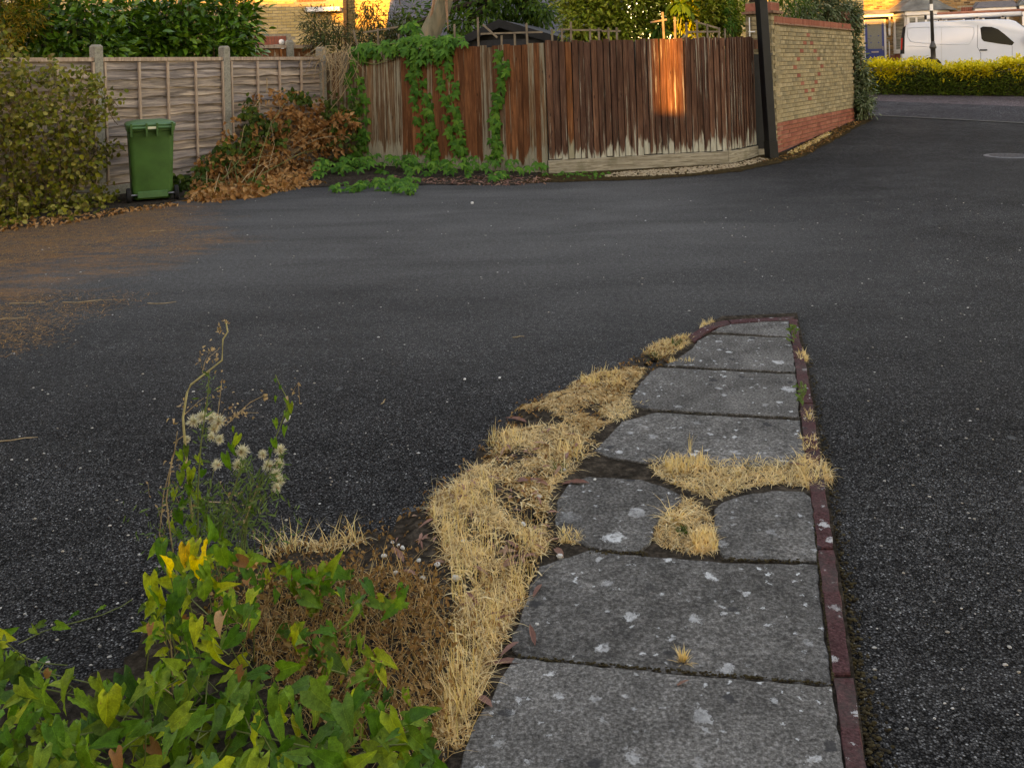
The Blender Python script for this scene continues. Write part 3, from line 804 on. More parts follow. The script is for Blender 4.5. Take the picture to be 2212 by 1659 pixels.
# ------------------------------------------------------------------ grey lap fence with concrete posts
def dir_R(d):
    d = Vector((d[0], d[1], 0)).normalized()
    return Matrix(((d.x, -d.y, 0), (d.y, d.x, 0), (0, 0, 1)))
def post_mesh(name, w, h, mat, cap=.03):
    b = MB()
    b.hexa([(-w/2, -w/2, -.1), (w/2, -w/2, -.1), (w/2, w/2, -.1), (-w/2, w/2, -.1), (-w/2, -w/2, h - cap), (w/2, -w/2, h - cap), (w/2, w/2, h - cap), (-w/2, w/2, h - cap)])
    k = w * .34
    b.hexa([(-w/2, -w/2, h - cap), (w/2, -w/2, h - cap), (w/2, w/2, h - cap), (-w/2, w/2, h - cap), (-k, -k, h), (k, -k, h), (k, k, h), (-k, k, h)])
    return b.mesh(name, [mat])
GA, GB = Vector((-5.77, 12.9, 0)), Vector((-4.58, 14.8, 0))
gd = (GB - GA)
gl = gd.length; gu = gd.normalized(); gn = Vector((gu.y, -gu.x, 0))      # gn faces the court
fence = thing('lap_fence', 'weathered grey overlapping-board fence with concrete posts behind the green bin', 'fence', GA)
RG = dir_R(gu)
pmesh = post_mesh('post', .125, 2.12, M['concrete'])
for k in range(-2, 3):
    p = GA + gd * k
    if k <= 1: put('post', pmesh, None, fence, p, RG)
p2 = GA + gd * 2 - gu * .06
put('post', pmesh, None, fence, p2, RG)
def waney(seed, L, h=.175):
    r = random.Random(seed)
    n = 14; b = MB()
    ph = [r.uniform(0, 6) for _ in range(3)]
    for i in range(n + 1):
        x = L * i / n
        lo = .008 * math.sin(x * 5 + ph[0]) + .008 * math.sin(x * 11 + ph[1]) + r.uniform(-.003, .003)
        wob = .004 * math.sin(x * 7 + ph[2])
        b.v += [(x, -.020 + wob, lo), (x, .0 + wob, h), (x, .006 + wob, h), (x, -.002 + wob, lo)]
    for i in range(n):
        a = i * 4
        b.f += [(a, a + 4, a + 5, a + 1), (a + 2, a + 6, a + 7, a + 3), (a, a + 3, a + 7, a + 4), (a + 1, a + 5, a + 6, a + 2)]; b.m += [0] * 4
    b.f += [(0, 1, 2, 3), (n * 4 + 3, n * 4 + 2, n * 4 + 1, n * 4)]; b.m += [0, 0]
    return b.mesh('slat', [M['wood_grey']])
PL = gl - .13
slats = [waney(i, PL) for i in range(6)]
batt = MB().box((0, -.03, .86), (.036, .026, 1.72)).mesh('batten', [M['wood_batten']])
edgeb = MB().box((0, -.028, .86), (.03, .03, 1.72)).mesh('edge_batten', [M['wood_batten']])
capm = MB().box((PL / 2, -.012, .03), (PL, .06, .055)).mesh('cap_rail', [M['wood_batten']])
gravb = MB().cbox((PL / 2, 0, .06), (PL, .05, .16), .008).mesh('gravel_board', [M['concrete']])
for k in range(-2, 2):
    o0 = GA + gd * k + gu * .065
    put('gravel_board', gravb, None, fence, o0, RG)
    z = .15
    for j in range(13):
        s = put('slat', random.choice(slats), None, fence, o0 + Vector((0, 0, z)) + gn * random.uniform(.004, .012), RG @ Matrix.Rotation(math.radians(random.uniform(-.25, .25)), 3, 'Y') @ Matrix.Rotation(math.radians(-6.5), 3, 'X'))
        z += .134
    put('cap_rail', capm, None, fence, o0 + Vector((0, 0, 1.885)), RG)
    for j in range(5):
        f = [.012, .27, .5, .74, .988][j]
        put('batten' if 0 < j < 4 else 'edge_batten', batt if 0 < j < 4 else edgeb, None, fence, o0 + gu * (PL * f) + Vector((0, 0, .155)) + gn * .030, RG)

# stained fence of the neighbour, seen over the grey one
n0 = at(470, 125, 17.6); n0.z = 0; n1 = at(692, 125, 18.6); n1.z = 0
nd = (n1 - n0); nu_ = nd.normalized(); RN = dir_R(nu_)
nf = thing('panel_fence', 'reddish brown stained fence with concrete posts behind the grey fence', 'fence', n0)
nm = post_mesh('post', .14, 2.32, M['concrete'], .04)
for f in (0.0, .69, 1.0): put('post', nm, None, nf, n0 + nd * f, RN)
nl = nd.length
sl2 = MB().box((nl / 2, 0, .075), (nl, .018, .15)).mesh('slat', [M['wood_tan']])
for j in range(14):
    put('slat', sl2, None, nf, n0 + Vector((0, .0, .08 + j * .148)), RN @ Matrix.Rotation(math.radians(-4), 3, 'X'))
put('cap_rail', MB().box((nl / 2, -.01, .03), (nl, .07, .06)).mesh('cap_rail', [M['wood_batten']]), None, nf, n0 + Vector((0, 0, 2.165)), RN)
for f in (.12, .28, .44, .6): put('batten', MB().box((0, -.03, 1.1), (.04, .03, 2.1)).mesh('batten', [M['wood_tan']]), None, nf, n0 + nd * f, RN)

# ------------------------------------------------------------------ brown feather-edge fence and gate
FB0 = Vector((-3.46, 16.86, 0))
FC = gp(1183, 376); FD = gp(1574, 354); FE = gp(1634, 337)
for p in (FC, FD, FE): p.z = 0
def board_mesh(w, h, name='board'):
    b = MB()
    b.hexa([(-w/2, -.030, 0), (w/2 - .004, -.012, 0), (w/2, 0, 0), (-w/2, 0, 0), (-w/2, -.030, h), (w/2 - .004, -.012, h), (w/2, 0, h), (-w/2, 0, h)])
    return b.mesh(name)
def board_run(parent, A, B, w, z0, z1, matf, jit=.012, lean=0.0):
    d = B - A; L = d.length; u = d.normalized(); n = max(1, round(L / w)); w = L / n
    R = dir_R(u)
    cache = {}
    for i in range(n):
        m = matf(i, n)
        ww = round(w * random.choice((.94, .955, .97, .98)), 4)
        h = round(z1 - z0 + random.choice((-.014, -.006, 0, .006, .014)), 3)
        if (m.name, ww, h) not in cache:
            me = board_mesh(ww, h); me.materials.append(m); cache[(m.name, ww, h)] = me
        p = A + u * (w * (i + .5)) + Vector((0, 0, z0 + random.uniform(-.01, .01)))
        put('board', cache[(m.name, ww, h)], None, parent, p, R @ Matrix.Rotation(random.uniform(-.008, .008) + lean, 3, 'Y') @ Matrix.Rotation(random.uniform(-.004, .012), 3, 'Z'))
bf = thing('board_fence', 'red brown upright board fence draped with green creeper, flaking stain', 'fence', FB0)
def mf(i, n):
    f = i / n
    if f < .34: return M['wood_old']
    if f < .46: return M['wood_old'] if random.random() < .5 else M['wood_red']
    return M['wood_red'] if random.random() < .88 else M['wood_old']
Rbf = dir_R(FC - FB0)
board_run(bf, FB0, FC + (FB0 - FC).normalized() * .06, .112, .015, 2.0, mf)
put('corner_post', MB().box((0, 0, 1.0), (.10, .10, 2.02)).mesh('corner_post', [M['wood_old']]), None, bf, FC + Vector((-.02, .055, 0)), Rbf)
for z in (.45, 1.1, 1.7):
    L = (FC - FB0).length
    put('rail', MB().box((L / 2, .05, 0), (L, .07, .09)).mesh('rail', [M['wood_pale']]), None, bf, FB0 + Vector((0, 0, z)), Rbf)

put('gap_shade_sheet', MB().box(((FC - FB0).length / 2, .012, 1.0), ((FC - FB0).length - .1, .012, 1.9)).mesh('gap_shade_sheet', [M['dark_wood']]), None, bf, FB0, Rbf)  # added dark sheet, stands in for shade in the gaps between boards
gate = thing('board_fence', 'dark brown upright board fence with pale kickboard and a sunlit patch', 'fence', FC)
board_run(gate, FC + (FD - FC).normalized() * .03, FD, .105, .215, 2.03, lambda i, n: M['wood_gate'] if random.random() < .93 else M['wood_red'], lean=-.006)
board_run(gate, FD, FE, .095, .225, 2.05, lambda i, n: M['wood_gate'])
for a, b_ in ((FC, FD), (FD, FE)):
    d = b_ - a; R = dir_R(d); L = d.length
    put('gap_shade_sheet', MB().box((L / 2, .012, 1.1), (L - .04, .012, 1.8)).mesh('gap_shade_sheet', [M['dark_wood']]), None, gate, a, R)  # added dark sheet, makes the board gaps look shaded
    put('kickboard', MB().cbox((L / 2, -.028, .105), (L - .012, .03, .205), .004).mesh('kickboard', [M['wood_pale']]), None, gate, a, R)
    for z in (.5, 1.15, 1.8):
        put('rail', MB().box((L / 2, .05, 0), (L, .07, .09)).mesh('rail', [M['wood_pale']]), None, gate, a + Vector((0, 0, z)), R)
put('cover_strip', MB().box((0, -.035, .13), (.05, .03, .26)).mesh('cover_strip', [M['wood_pale']]), None, gate, FD, dir_R(FE - FC))
# dark recessed panel between gate end and black post
FG = at(1672, 330, 15.95); FG.z = 0
d = FG - FE; R = dir_R(d); L = d.length
put('end_panel', MB().box((L / 2, .03, .95), (L, .03, 1.62)).mesh('end_panel', [M['dark_wood']]), None, gate, FE, R)
put('end_rail', MB().box((L / 2, .03, 1.93), (L, .04, .16)).mesh('end_rail', [M['wood_gate']]), None, gate, FE, R)
put('end_kickboard', MB().box((L / 2, .0, .08), (L, .03, .13)).mesh('end_kickboard', [M['wood_pale']]), None, gate, FE, R)

# trellis remains on top of both
def fence_at(px):                               # foot of the fence line behind a picture column
    for A, B, par in ((FB0, FC, bf), (FC, FD, gate), (FD, FE, gate)):
        s = (px - CX) / F
        d = B - A
        t = (s * A.y - A.x) / (d.x - s * d.y)
        if -.001 <= t <= 1.001: return A + d * t, d.normalized(), par
    return FE, (FE - FD).normalized(), gate
tsm = {}
def tslat(px, ytop, z0=1.9, tilt=0.0, w=.03):
    p, u, par = fence_at(px)
    z1 = at(px, ytop, p.y).z
    h = round(max(.12, z1 - z0), 2)
    if (h, w) not in tsm: tsm[(h, w)] = MB().box((0, 0, h / 2), (w, .018, h)).mesh('trellis_slat', [M['trellis']])
    put('trellis_slat', tsm[(h, w)], None, par, p + Vector((0, .03, z0)), dir_R(u) @ Matrix.Rotation(tilt, 3, 'Y'))
for px, yt, tl in ((779, 62, -.3), (818, 62, 0), (862, 74, .03), (984, 52, 0), (1035, 38, .0), (1085, 77, .02), (1114, 71, 0), (1141, 51, -.02), (1195, 63, 0), (1216, 62, 0), (1236, 47, 0), (1277, 60, 0), (1296, 60, 0), (1317, 60, 0), (1335, 60, 0), (1437, 26, -.03), (1461, 37, 0), (1486, 49, 0), (1509, 43, 0), (1531, 52, 0), (1555, 60, .05), (1569, 62, 0)):
    tslat(px, yt, tilt=tl)
def trail(p0, p1, par_px, back=.045):
    a, u, par = fence_at(par_px)
    A, _, _ = fence_at(p0[0]); B, _, _ = fence_at(p1[0])
    P = at(p0[0], p0[1], A.y + back); Q = at(p1[0], p1[1], B.y + back)
    b = MB(); d = (Q - P)
    L = d.length; x = d.normalized(); zz = Vector((0, 0, 1)); y = zz.cross(x).normalized(); z2 = x.cross(y)
    Rr = Matrix((x, y, z2)).transposed()
    put('trellis_rail', MB().box((L / 2, 0, 0), (L, .016, .028)).mesh('trellis_rail', [M['trellis']]), None, par, P, Rr)
for a, b_ in (((785, 71), (860, 59)), ((1039, 74), (1172, 70)), ((1207, 65), (1236, 64)), ((1236, 66), (1300, 66)), ((1482, 70), (1554, 69)), ((1405, 49), (1440, 43)), ((1500, 47), (1554, 63)), ((1300, 68), (1340, 68))):
    trail(a, b_, (a[0] + b_[0]) / 2)
a = at(1043, 52, 15.6); b_ = at(1075, 82, 15.6)
trail((1043, 54), (1074, 82), 1060)

# ------------------------------------------------------------------ brick wall, pier, black post
WA = gp(1679, 331); WB_ = gp(1845, 260)
wu = Vector((WB_.x - WA.x, WB_.y - WA.y, 0)); WL = wu.length; wu.normalize(); wnn = Vector((wu.y, -wu.x, 0))
RW = dir_R(wu)
ZT = 2.27                                       # top of the brickwork under the coping
ZR = .575                                       # top of the red plinth
bw = thing('brick_wall', 'yellow brick garden wall with red plinth, red diamond and red coping', 'wall', WA)
core = MB()
core.box((WL / 2 - .03, .115, (ZT - .5) / 2), (WL - .02, .21, ZT + .5))
core.build('mortar_core', M['mortar'], bw, WA, RW)
bl, bh, cw, cc = .215, .064, .225, .0755
nrow = int((ZT + .25) / cc)
bricks = []
z00 = ZR - round((ZR + .25) / cc) * cc
dcol = round(2.1 / cw)
drow0 = None
for r in range(nrow + 2):
    z = z00 + r * cc
    if z + bh > ZT: break
    off = 0 if r % 2 == 0 else -cw / 2
    for k in range(-1, int(WL / cw) + 2):
        x0 = off + k * cw; x1 = x0 + bl
        if x1 <= .02: continue
        end = WL + (.05 if (r // 1) % 2 else -.03)
        x0 = max(0, x0); x1 = min(x1, end)
        if x1 - x0 < .03: continue
        g = gz(*(WA + wu * ((x0 + x1) / 2))[:2])
        if z + bh < g - .03: continue
        red = z < ZR - .01
        rr = (z - 1.48) / (2 * cc)
        if not red and abs(rr - round(rr)) < .26 and abs(round(rr)) <= 4:
            kk = 4 - abs(round(rr))
            ck = (x0 + .5 * bl - 2.12) / cw
            if abs(abs(ck) - kk) < .5 and x1 - x0 > .2: red = True
        bricks.append((x0, x1, z, red))
bricks.sort(key=lambda q: q[0])
bm_cache = {}
def brick_me(L, red):
    key = (round(L, 3), red)
    if key not in bm_cache:
        b = MB().cbox((L / 2, 0, bh / 2), (L, .03, bh), .004)
        bm_cache[key] = b.mesh('brick', [M['brick_red'] if red else M['brick_yellow']])
    return bm_cache[key]
rest = {False: MB(), True: MB()}
for i, (x0, x1, z, red) in enumerate(bricks):
    pr = random.uniform(-.004, .003)
    if i < 300:
        put('brick', brick_me(x1 - x0, red), None, bw, WA + wu * x0 - wnn * (.0 - pr) + Vector((0, 0, z - WA.z)), RW)
    else:
        rest[red].cbox(((x0 + x1) / 2, -pr, z + bh / 2 - WA.z), (x1 - x0, .03, bh), .004)
for red in (False, True):
    o = rest[red].build('brickwork', M['brick_red'] if red else M['brick_yellow'], bw, WA, RW)
    tag(o, 'far red bricks of the wall' if red else 'far yellow bricks of the wall', None, None, 'stuff')
# tile creasing and brick-on-edge coping
cm = {}
x = .0
while x < WL - .05:
    L = random.uniform(.14, .22)
    me = MB().box((L / 2, .10, .014), (L - .006, .27 + random.uniform(-.02, .02), .026)).mesh('creasing_tile', [M['tile_crease']])
    put('creasing_tile', me, None, bw, WA + wu * x + Vector((0, 0, ZT - WA.z + .002)), RW @ Matrix.Rotation(random.uniform(-.03, .03), 3, 'Y'))
    x += L
cpm = [MB().cbox((.033, .10, .055), (.064, .225, .11), .006).mesh('coping_brick', [M['brick_red']]) for _ in range(2)]
x = .0
while x < WL - .08:
    put('coping_brick', random.choice(cpm), None, bw, WA + wu * x + Vector((0, 0, ZT - WA.z + .032 + random.uniform(-.004, .004))), RW)
    x += .0755
# pier at the near end (behind the black post) and at the far end
def pier(label, P, R, w, h, rows_from=0.0):
    th = thing('brick_pier', label, 'pier', P)
    b = MB(); b.box((0, 0, h / 2), (w - .02, w - .02, h)); b.build('mortar_core', M['mortar'], th, P, R)
    hp = w / 2 + .0
    b = MB()
    r = 0
    z = rows_from
    while z + bh < h - .2:
        for s in range(4):
            Rs = Matrix.Rotation(math.pi / 2 * s, 3, 'Z')
            x0 = -hp + (0 if (r + s) % 2 else .1125)
            for L in ([.215, .215] if (r + s) % 2 else [.215, .1025]):
                L = min(L, hp - x0)
                if L > .03:
                    c = Rs @ Vector((x0 + L / 2, -hp + .012, z + bh / 2))
                    b.cbox(c, (L, .03, bh), .004, Rs)
                x0 += L + .01
        z += cc; r += 1
    tag(b.build('brickwork', M['brick_yellow'], th, P, R), 'yellow bricks of the pier', None, None, 'stuff')
    put('creasing', MB().box((0, 0, h - .18), (w + .10, w + .10, .045)).mesh('creasing', [M['tile_crease']]), None, th, P, R)
    n = int(w / .0755)
    me = MB().cbox((0, 0, .07), (.065, w, .14), .005).mesh('cap_brick', [M['brick_red']])
    for k in range(n):
        put('cap_brick', me, None, th, P + R @ Vector((-w / 2 + .04 + k * .0755, 0, h - .155)), R)
    return th
PP = WA - wu * .28 + wnn * -.10; PP.z = 0
PP = Vector((PP.x * (PP.y + .38) / PP.y, PP.y + .38, 0))
p1 = pier('square yellow brick pier with red brick cap behind the leaning black post', PP, RW, .46, 2.66)
for px_ in (1620, 1634, 1647):
    q_ = at(px_, 90, 16.05)
    put('trellis_slat', MB().box((0, 0, 0), (.018, .01, .62)).mesh('trellis_slat', [M['upvc']]), None, p1, q_ + Vector((0, 0, .10)))
put('trellis_rail', MB().box((0, 0, 0), (.27, .01, .022)).mesh('trellis_rail', [M['upvc']]), None, p1, at(1634, 69, 16.04))
P2 = WA + wu * (WL + .18) + wnn * -.34; P2.z = gz(P2.x, P2.y)
pier('square brick pier with flat red cap at the far end of the wall', P2, RW, .46, 2.40)

bpst = gp(1667, 341)
post = thing('gate_post', 'tall black steel box post leaning beside the brick wall', 'post', bpst)
bb = MB().cbox((0, 0, 1.3), (.15, .15, 2.7), .006)
tilt = Matrix.Rotation(-.040, 3, 'Y') @ Matrix.Rotation(.30, 3, 'Z')
bb.build('shaft', M['black_paint'], post, bpst, tilt)
put('sleeve', MB().cbox((0, 0, .13), (.168, .168, .30), .006).mesh('sleeve', [M['black_paint']]), None, post, bpst, tilt)
put('hinge_lug', MB().box((.10, 0, 0), (.06, .07, .05)).mesh('hinge_lug', [M['iron']]), None, post, bpst + Vector((-.07, 0, 1.72)), tilt)
put('hinge_plate', MB().box((.085, 0, -.08), (.02, .09, .18)).mesh('hinge_plate', [M['iron']]), None, post, bpst + Vector((-.07, 0, 1.70)), tilt)

# ------------------------------------------------------------------ wheelie bin
bx0 = gp(320, 437)
binr = thing('wheelie_bin', 'green plastic wheelie bin standing in front of the grey fence', 'bin', bx0 + Vector((-.05, .25, 0)), None, math.radians(25))
def rrect(w, d, r, z, y0=0.0):
    pts = []
    for cx_, cy_, a0 in ((w/2 - r, d/2 - r, 0), (-w/2 + r, d/2 - r, 90), (-w/2 + r, -d/2 + r, 180), (w/2 - r, -d/2 + r, 270)):
        for k in range(4):
            a = math.radians(a0 + 30 * k)
            pts.append((cx_ + r * math.cos(a), cy_ + r * math.sin(a) + y0, z))
    return pts
b = MB()
rings = [rrect(.46, .48, .05, .03, .06), rrect(.475, .50, .055, .09, .05), rrect(.50, .58, .06, .12, .02), rrect(.525, .63, .06, .50, .0), rrect(.555, .69, .06, .93, -.01), rrect(.585, .72, .05, .94, -.01), rrect(.585, .72, .05, .985, -.01)]
n = 16
for rg in rings: b.v += rg
for i in range(len(rings) - 1):
    for k in range(n):
        b.f.append((i * n + k, i * n + (k + 1) % n, (i + 1) * n + (k + 1) % n, (i + 1) * n + k)); b.m.append(0)
b.f += [tuple(range(n - 1, -1, -1)), tuple((len(rings) - 1) * n + k for k in range(n))]; b.m += [0, 0]
o = b.build('body', M['bin'], binr, (0, 0, 0), None, True); smooth_by_angle(o, 30)
body = o
put('foot_step', MB().cbox((0, -.262, .105), (.38, .04, .085), .008).mesh('foot_step', [M['bin_lid']]), None, binr, (0, 0, 0), None, True)
lid = MB()
rg2 = [rrect(.60, .76, .05, .99, -.01), rrect(.605, .77, .05, 1.025, -.01), rrect(.56, .70, .08, 1.05, .01), rrect(.36, .45, .08, 1.075, .03)]
for rg in rg2: lid.v += rg
for i in range(3):
    for k in range(n):
        lid.f.append((i * n + k, i * n + (k + 1) % n, (i + 1) * n + (k + 1) % n, (i + 1) * n + k)); lid.m.append(0)
lid.f += [tuple(range(n - 1, -1, -1)), tuple(3 * n + k for k in range(n))]; lid.m += [0, 0]
o = lid.build('lid', M['bin_lid'], binr, (0, 0, 0), None, True); smooth_by_angle(o, 30)
hb = MB(); hb.tube([(-.25, -.425, .985), (.25, -.425, .985)], .016, 8); hb.build('handle', M['bin_lid'], binr, (0, 0, 0), None, True)
rb = MB()
rb.prism([(-.012, -.452), (.012, -.452), (.012, -.34), (-.012, -.34)], -.11, .06)
rbm = rb.mesh('hinge_rib', [M['bin']])
for x in (-.25, -.065, .065, .25): put('hinge_rib', rbm, None, binr, (x, 0, .985), None, True)
put('label', MB().box((0, -.4435, .985), (.10, .004, .032)).mesh('label', [M['label_white']]), None, binr, (0, 0, 0), None, True)
ax = MB(); ax.tube([(-.30, -.235, .10), (.30, -.235, .10)], .011, 8); ax.build('axle', M['steel'], binr, (0, 0, 0), None, True)
wh = MB()
prof = [(.02, -.025), (.06, -.02), (.085, -.028), (.10, -.02), (.10, .02), (.085, .028), (.06, .02), (.02, .025)]
vs = []
for r_, x_ in prof:
    for k in range(20):
        a = 2 * math.pi * k / 20
        vs.append((x_, r_ * math.cos(a), r_ * math.sin(a)))
fs = [(i * 20 + k, i * 20 + (k + 1) % 20, (i + 1) * 20 + (k + 1) % 20, (i + 1) * 20 + k) for i in range(len(prof) - 1) for k in range(20)]
fs += [tuple(range(19, -1, -1)), tuple((len(prof) - 1) * 20 + k for k in range(20))]
wh.add(vs, fs)
wm = wh.mesh('wheel', [M['rubber']])
for x in (-.295, .295): put('wheel', wm, None, binr, (x, -.235, .10), None, True)

# ------------------------------------------------------------------ manhole
mh = gp(2178, 338)
mo = thing('manhole_cover', 'round cast iron manhole cover set in the asphalt', 'manhole cover', mh)
nrm = Vector((-(gz(mh.x + .2, mh.y) - gz(mh.x - .2, mh.y)) / .4, -(gz(mh.x, mh.y + .2) - gz(mh.x, mh.y - .2)) / .4, 1)).normalized()
Rm_ = Vector((0, 0, 1)).rotation_difference(nrm).to_matrix()
b = MB(); b.lathe([(.36, -.02), (.36, .008), (.34, .012), (.315, .012), (.31, .004)], 32); b.build('frame', M['iron_cover'], mo, mh, Rm_)
b = MB(); b.lathe([(.305, -.02), (.305, .008), (.295, .012)], 32)
b.build('cover', M['iron_cover'], mo, mh, Rm_)
b = MB()
for i in range(-6, 7):
    for j in range(-6, 7):
        if math.hypot(i, j) * .042 < .27: b.box((i * .042, j * .042, .014), (.026, .012, .008), Matrix.Rotation(.8 if (i + j) % 2 else -.8, 3, 'Z'))
b.build('tread', M['iron_cover'], mo, mh, Rm_)

# ------------------------------------------------------------------ houses
def brick_field(parent, org, R, W, z0, z1, mat, holes=(), soldier=(), proud=.006, name='brickwork', label=None):
    """stretcher-bond bricks on a wall plane; local x along the wall, -y outwards"""
    b = MB(); b2 = MB()
    r = 0; z = z0
    while z + bh < z1:
        x = -(.1125 if r % 2 else 0)
        while x < W:
            x0, x1 = max(0, x), min(W, x + .215)
            if x1 - x0 > .03:
                ok = True
                for hx0, hx1, hz0, hz1 in list(holes) + list(soldier):
                    if x1 > hx0 and x0 < hx1 and z + bh > hz0 and z < hz1: ok = False; break
                if ok:
                    p = proud + random.uniform(-.002, .003)
                    b.add([(x0, 0, z), (x1, 0, z), (x1, 0, z + bh), (x0, 0, z + bh), (x0 + .004, -p, z + .004), (x1 - .004, -p, z + .004), (x1 - .004, -p, z + bh - .004), (x0 + .004, -p, z + bh - .004)],
                          [(4, 5, 6, 7), (0, 1, 5, 4), (1, 2, 6, 5), (2, 3, 7, 6), (3, 0, 4, 7)])
            x += .225
        z += .0755; r += 1
    o = b.build(name, mat, parent, org, R)
    tag(o, label or 'courses of bricks', None, None, 'stuff')
    sme = None
    for hx0, hx1, hz0, hz1 in soldier:
        n = max(1, int((hx1 - hx0) / .0755))
        me = MB().box((0, -.004, (hz1 - hz0) / 2), (.066, .02, hz1 - hz0 - .008)).mesh('lintel_brick', [M['brick_red']])
        for k in range(n):
            put('lintel_brick', me, None, parent, org + R @ Vector((hx0 + .038 + k * .0755, 0, hz0)), R)
    return o

def window(parent, org, R, x0, x1, z0, z1, bars=1, glass='glass', t=.06, proud=.03, transom=None):
    f = MB()
    for a, b_, c, d in ((x0, x1, z0, z0 + t), (x0, x1, z1 - t, z1), (x0, x0 + t, z0 + t, z1 - t), (x1 - t, x1, z0 + t, z1 - t)):
        f.box(((a + b_) / 2, -proud / 2, (c + d) / 2), (b_ - a, proud + .02, d - c))
    for k in range(1, bars + 1):
        x = x0 + (x1 - x0) * k / (bars + 1)
        f.box((x, -proud / 2 + .002, (z0 + z1) / 2), (t * .8, proud + .012, z1 - z0 - 2 * t))
    if transom:
        f.box(((x0 + x1) / 2, -proud / 2 + .004, transom), (x1 - x0 - 2 * t, proud + .008, t * .7))
    w = put('window', f.mesh('window', [M['upvc']]), None, parent, org, R)
    xs_ = [x0 + (x1 - x0) * k / (bars + 1) for k in range(bars + 2)]
    for a, b_ in zip(xs_, xs_[1:]):
        o = bpy.data.objects.new('pane', MB().box(((a + b_) / 2, -.008, (z0 + z1) / 2), (b_ - a - t * .5, .012, z1 - z0 - t)).mesh('pane', [M[glass]]))
        COL.link(o); o.parent = w
    return w

I3 = Matrix.Identity(3)
# left house of yellow brick
HX0, HX1, HY_ = -17.5, (745 - CX) / F * 24.0, 24.0
lh = thing('brick_house', 'yellow brick house with red lintels behind the laurel and grey fence', 'house', (HX0, HY_, 0))
HO = Vector((HX0, HY_, 0)); HW = HX1 - HX0
MB().box((HW / 2, 2.5, 2.9), (HW - .01, 4.99, 5.8)).build('wall', M['mortar_grey'], lh, HO)
def hx(px): return (px - CX) / F * HY_ - HX0
brick_field(lh, HO, I3, HW, 0.3, 5.7, M['brick_house'], holes=((hx(515), hx(615), .9, 2.44), (hx(652), hx(702), 3.78, 4.9)), soldier=((hx(507), hx(623), 2.44, 2.66), (hx(645), hx(709), 3.52, 3.76)), label='yellow bricks of the house wall')
window(lh, HO, I3, hx(515), hx(615), .95, 2.43, 1)
window(lh, HO, I3, hx(652), hx(702), 3.78, 4.9, 1)
rf = MB(); rf.prism([(-.4, -.45), (HW + .3, -.45), (HW + .3, 5.4), (-.4, 5.4)], 5.8, 5.9)
rf.add([(-.4, -.45, 5.9), (HW + .3, -.45, 5.9), (HW + .3, 2.5, 7.8), (-.4, 2.5, 7.8), (-.4, 5.4, 5.9), (HW + .3, 5.4, 5.9)], [(0, 1, 2, 3), (3, 2, 5, 4), (0, 3, 4), (1, 5, 2)])
rf.build('roof', M['roof_tile'], lh, HO)
put('fascia', MB().box(((hx(668) + hx(742)) / 2, -.16, 3.30), (hx(742) - hx(668), .3, .11)).mesh('fascia', [M['upvc']]), None, lh, HO)
put('wall_light', MB().lathe([(.02, -.07), (.06, -.05), (.075, 0), (.06, .05), (.02, .07)], 12, (hx(612), -.09, 2.50)).mesh('wall_light', [M['upvc']]), None, lh, HO)
# rear wing that the evening sun reaches
WX0, WX1, WY = HX1 + .012, (915 - CX) / F * 24.6, 24.6
WO = Vector((WX0, WY, 0))
wg = thing('brick_house', 'sunlit orange brick house wall seen between the tree branches', 'house', WO)
MB().box(((WX1 - WX0) / 2, 2, 2.7), (WX1 - WX0 - .01, 3.99, 5.4)).build('wall', M['mortar_grey'], wg, WO)
brick_field(wg, WO, I3, WX1 - WX0, 1.5, 5.3, M['brick_house'], label='sunlit yellow bricks of the wall')
rf = MB(); w_ = WX1 - WX0
rf.add([(-.3, -.4, 5.4), (w_ + .3, -.4, 5.4), (w_ + .3, 2, 7.0), (-.3, 2, 7.0), (-.3, 4.4, 5.4), (w_ + .3, 4.4, 5.4)], [(0, 1, 2, 3), (3, 2, 5, 4), (0, 3, 4), (1, 5, 2), (0, 4, 5, 1)])
rf.build('roof', M['roof_tile'], wg, WO)

# buff house behind the brick pier
BO = Vector((6.6, 31.0, gz(8, 31)))
bh_ = thing('brick_house', 'buff brick house glimpsed between the overhanging tree and the bush behind the wall', 'house', BO)
MB().box((2.6, 2.5, 2.9), (5.2, 4.99, 5.8)).build('wall', M['mortar_grey'], bh_, BO)
brick_field(bh_, BO, I3, 5.2, 1.0, 5.6, M['brick_house'], label='buff bricks of the house wall')
rf = MB(); rf.add([(-.3, -.4, 5.8), (5.5, -.4, 5.8), (5.5, 2.5, 7.6), (-.3, 2.5, 7.6), (-.3, 5.4, 5.8), (5.5, 5.4, 5.8)], [(0, 1, 2, 3), (3, 2, 5, 4), (0, 3, 4), (1, 5, 2), (0, 4, 5, 1)])
rf.build('roof', M['roof_tile'], bh_, BO)

# low outbuilding with a slate roof in the gardens
SX0, SX1, SY = -2.75, 2.6, 22.0
so_ = Vector((SX0, SY, 0))
sh2 = thing('slate_outbuilding', 'low outbuilding with grey slate roof beyond the garden trees', 'building', so_)
SW_ = SX1 - SX0
MB().box((SW_ / 2, 2, 1.25), (SW_, 4, 2.5)).build('wall', M['brick_brown'], sh2, so_)
b = MB(); rows = 12
sl_len = math.hypot(2.2, 1.9); ang = math.atan2(1.9, 2.2)
deck = MB(); deck.add([(-.2, -.25, 2.42), (SW_ + .2, -.25, 2.42), (SW_ + .2, 2.0, 4.36), (-.2, 2.0, 4.36), (-.2, 4.25, 2.42), (SW_ + .2, 4.25, 2.42)], [(0, 1, 2, 3), (3, 2, 5, 4), (0, 3, 4), (1, 5, 2), (0, 4, 5, 1)])
rfo = deck.build('roof', M['felt'], sh2, so_)
Rs = Matrix.Rotation(ang, 3, 'X')
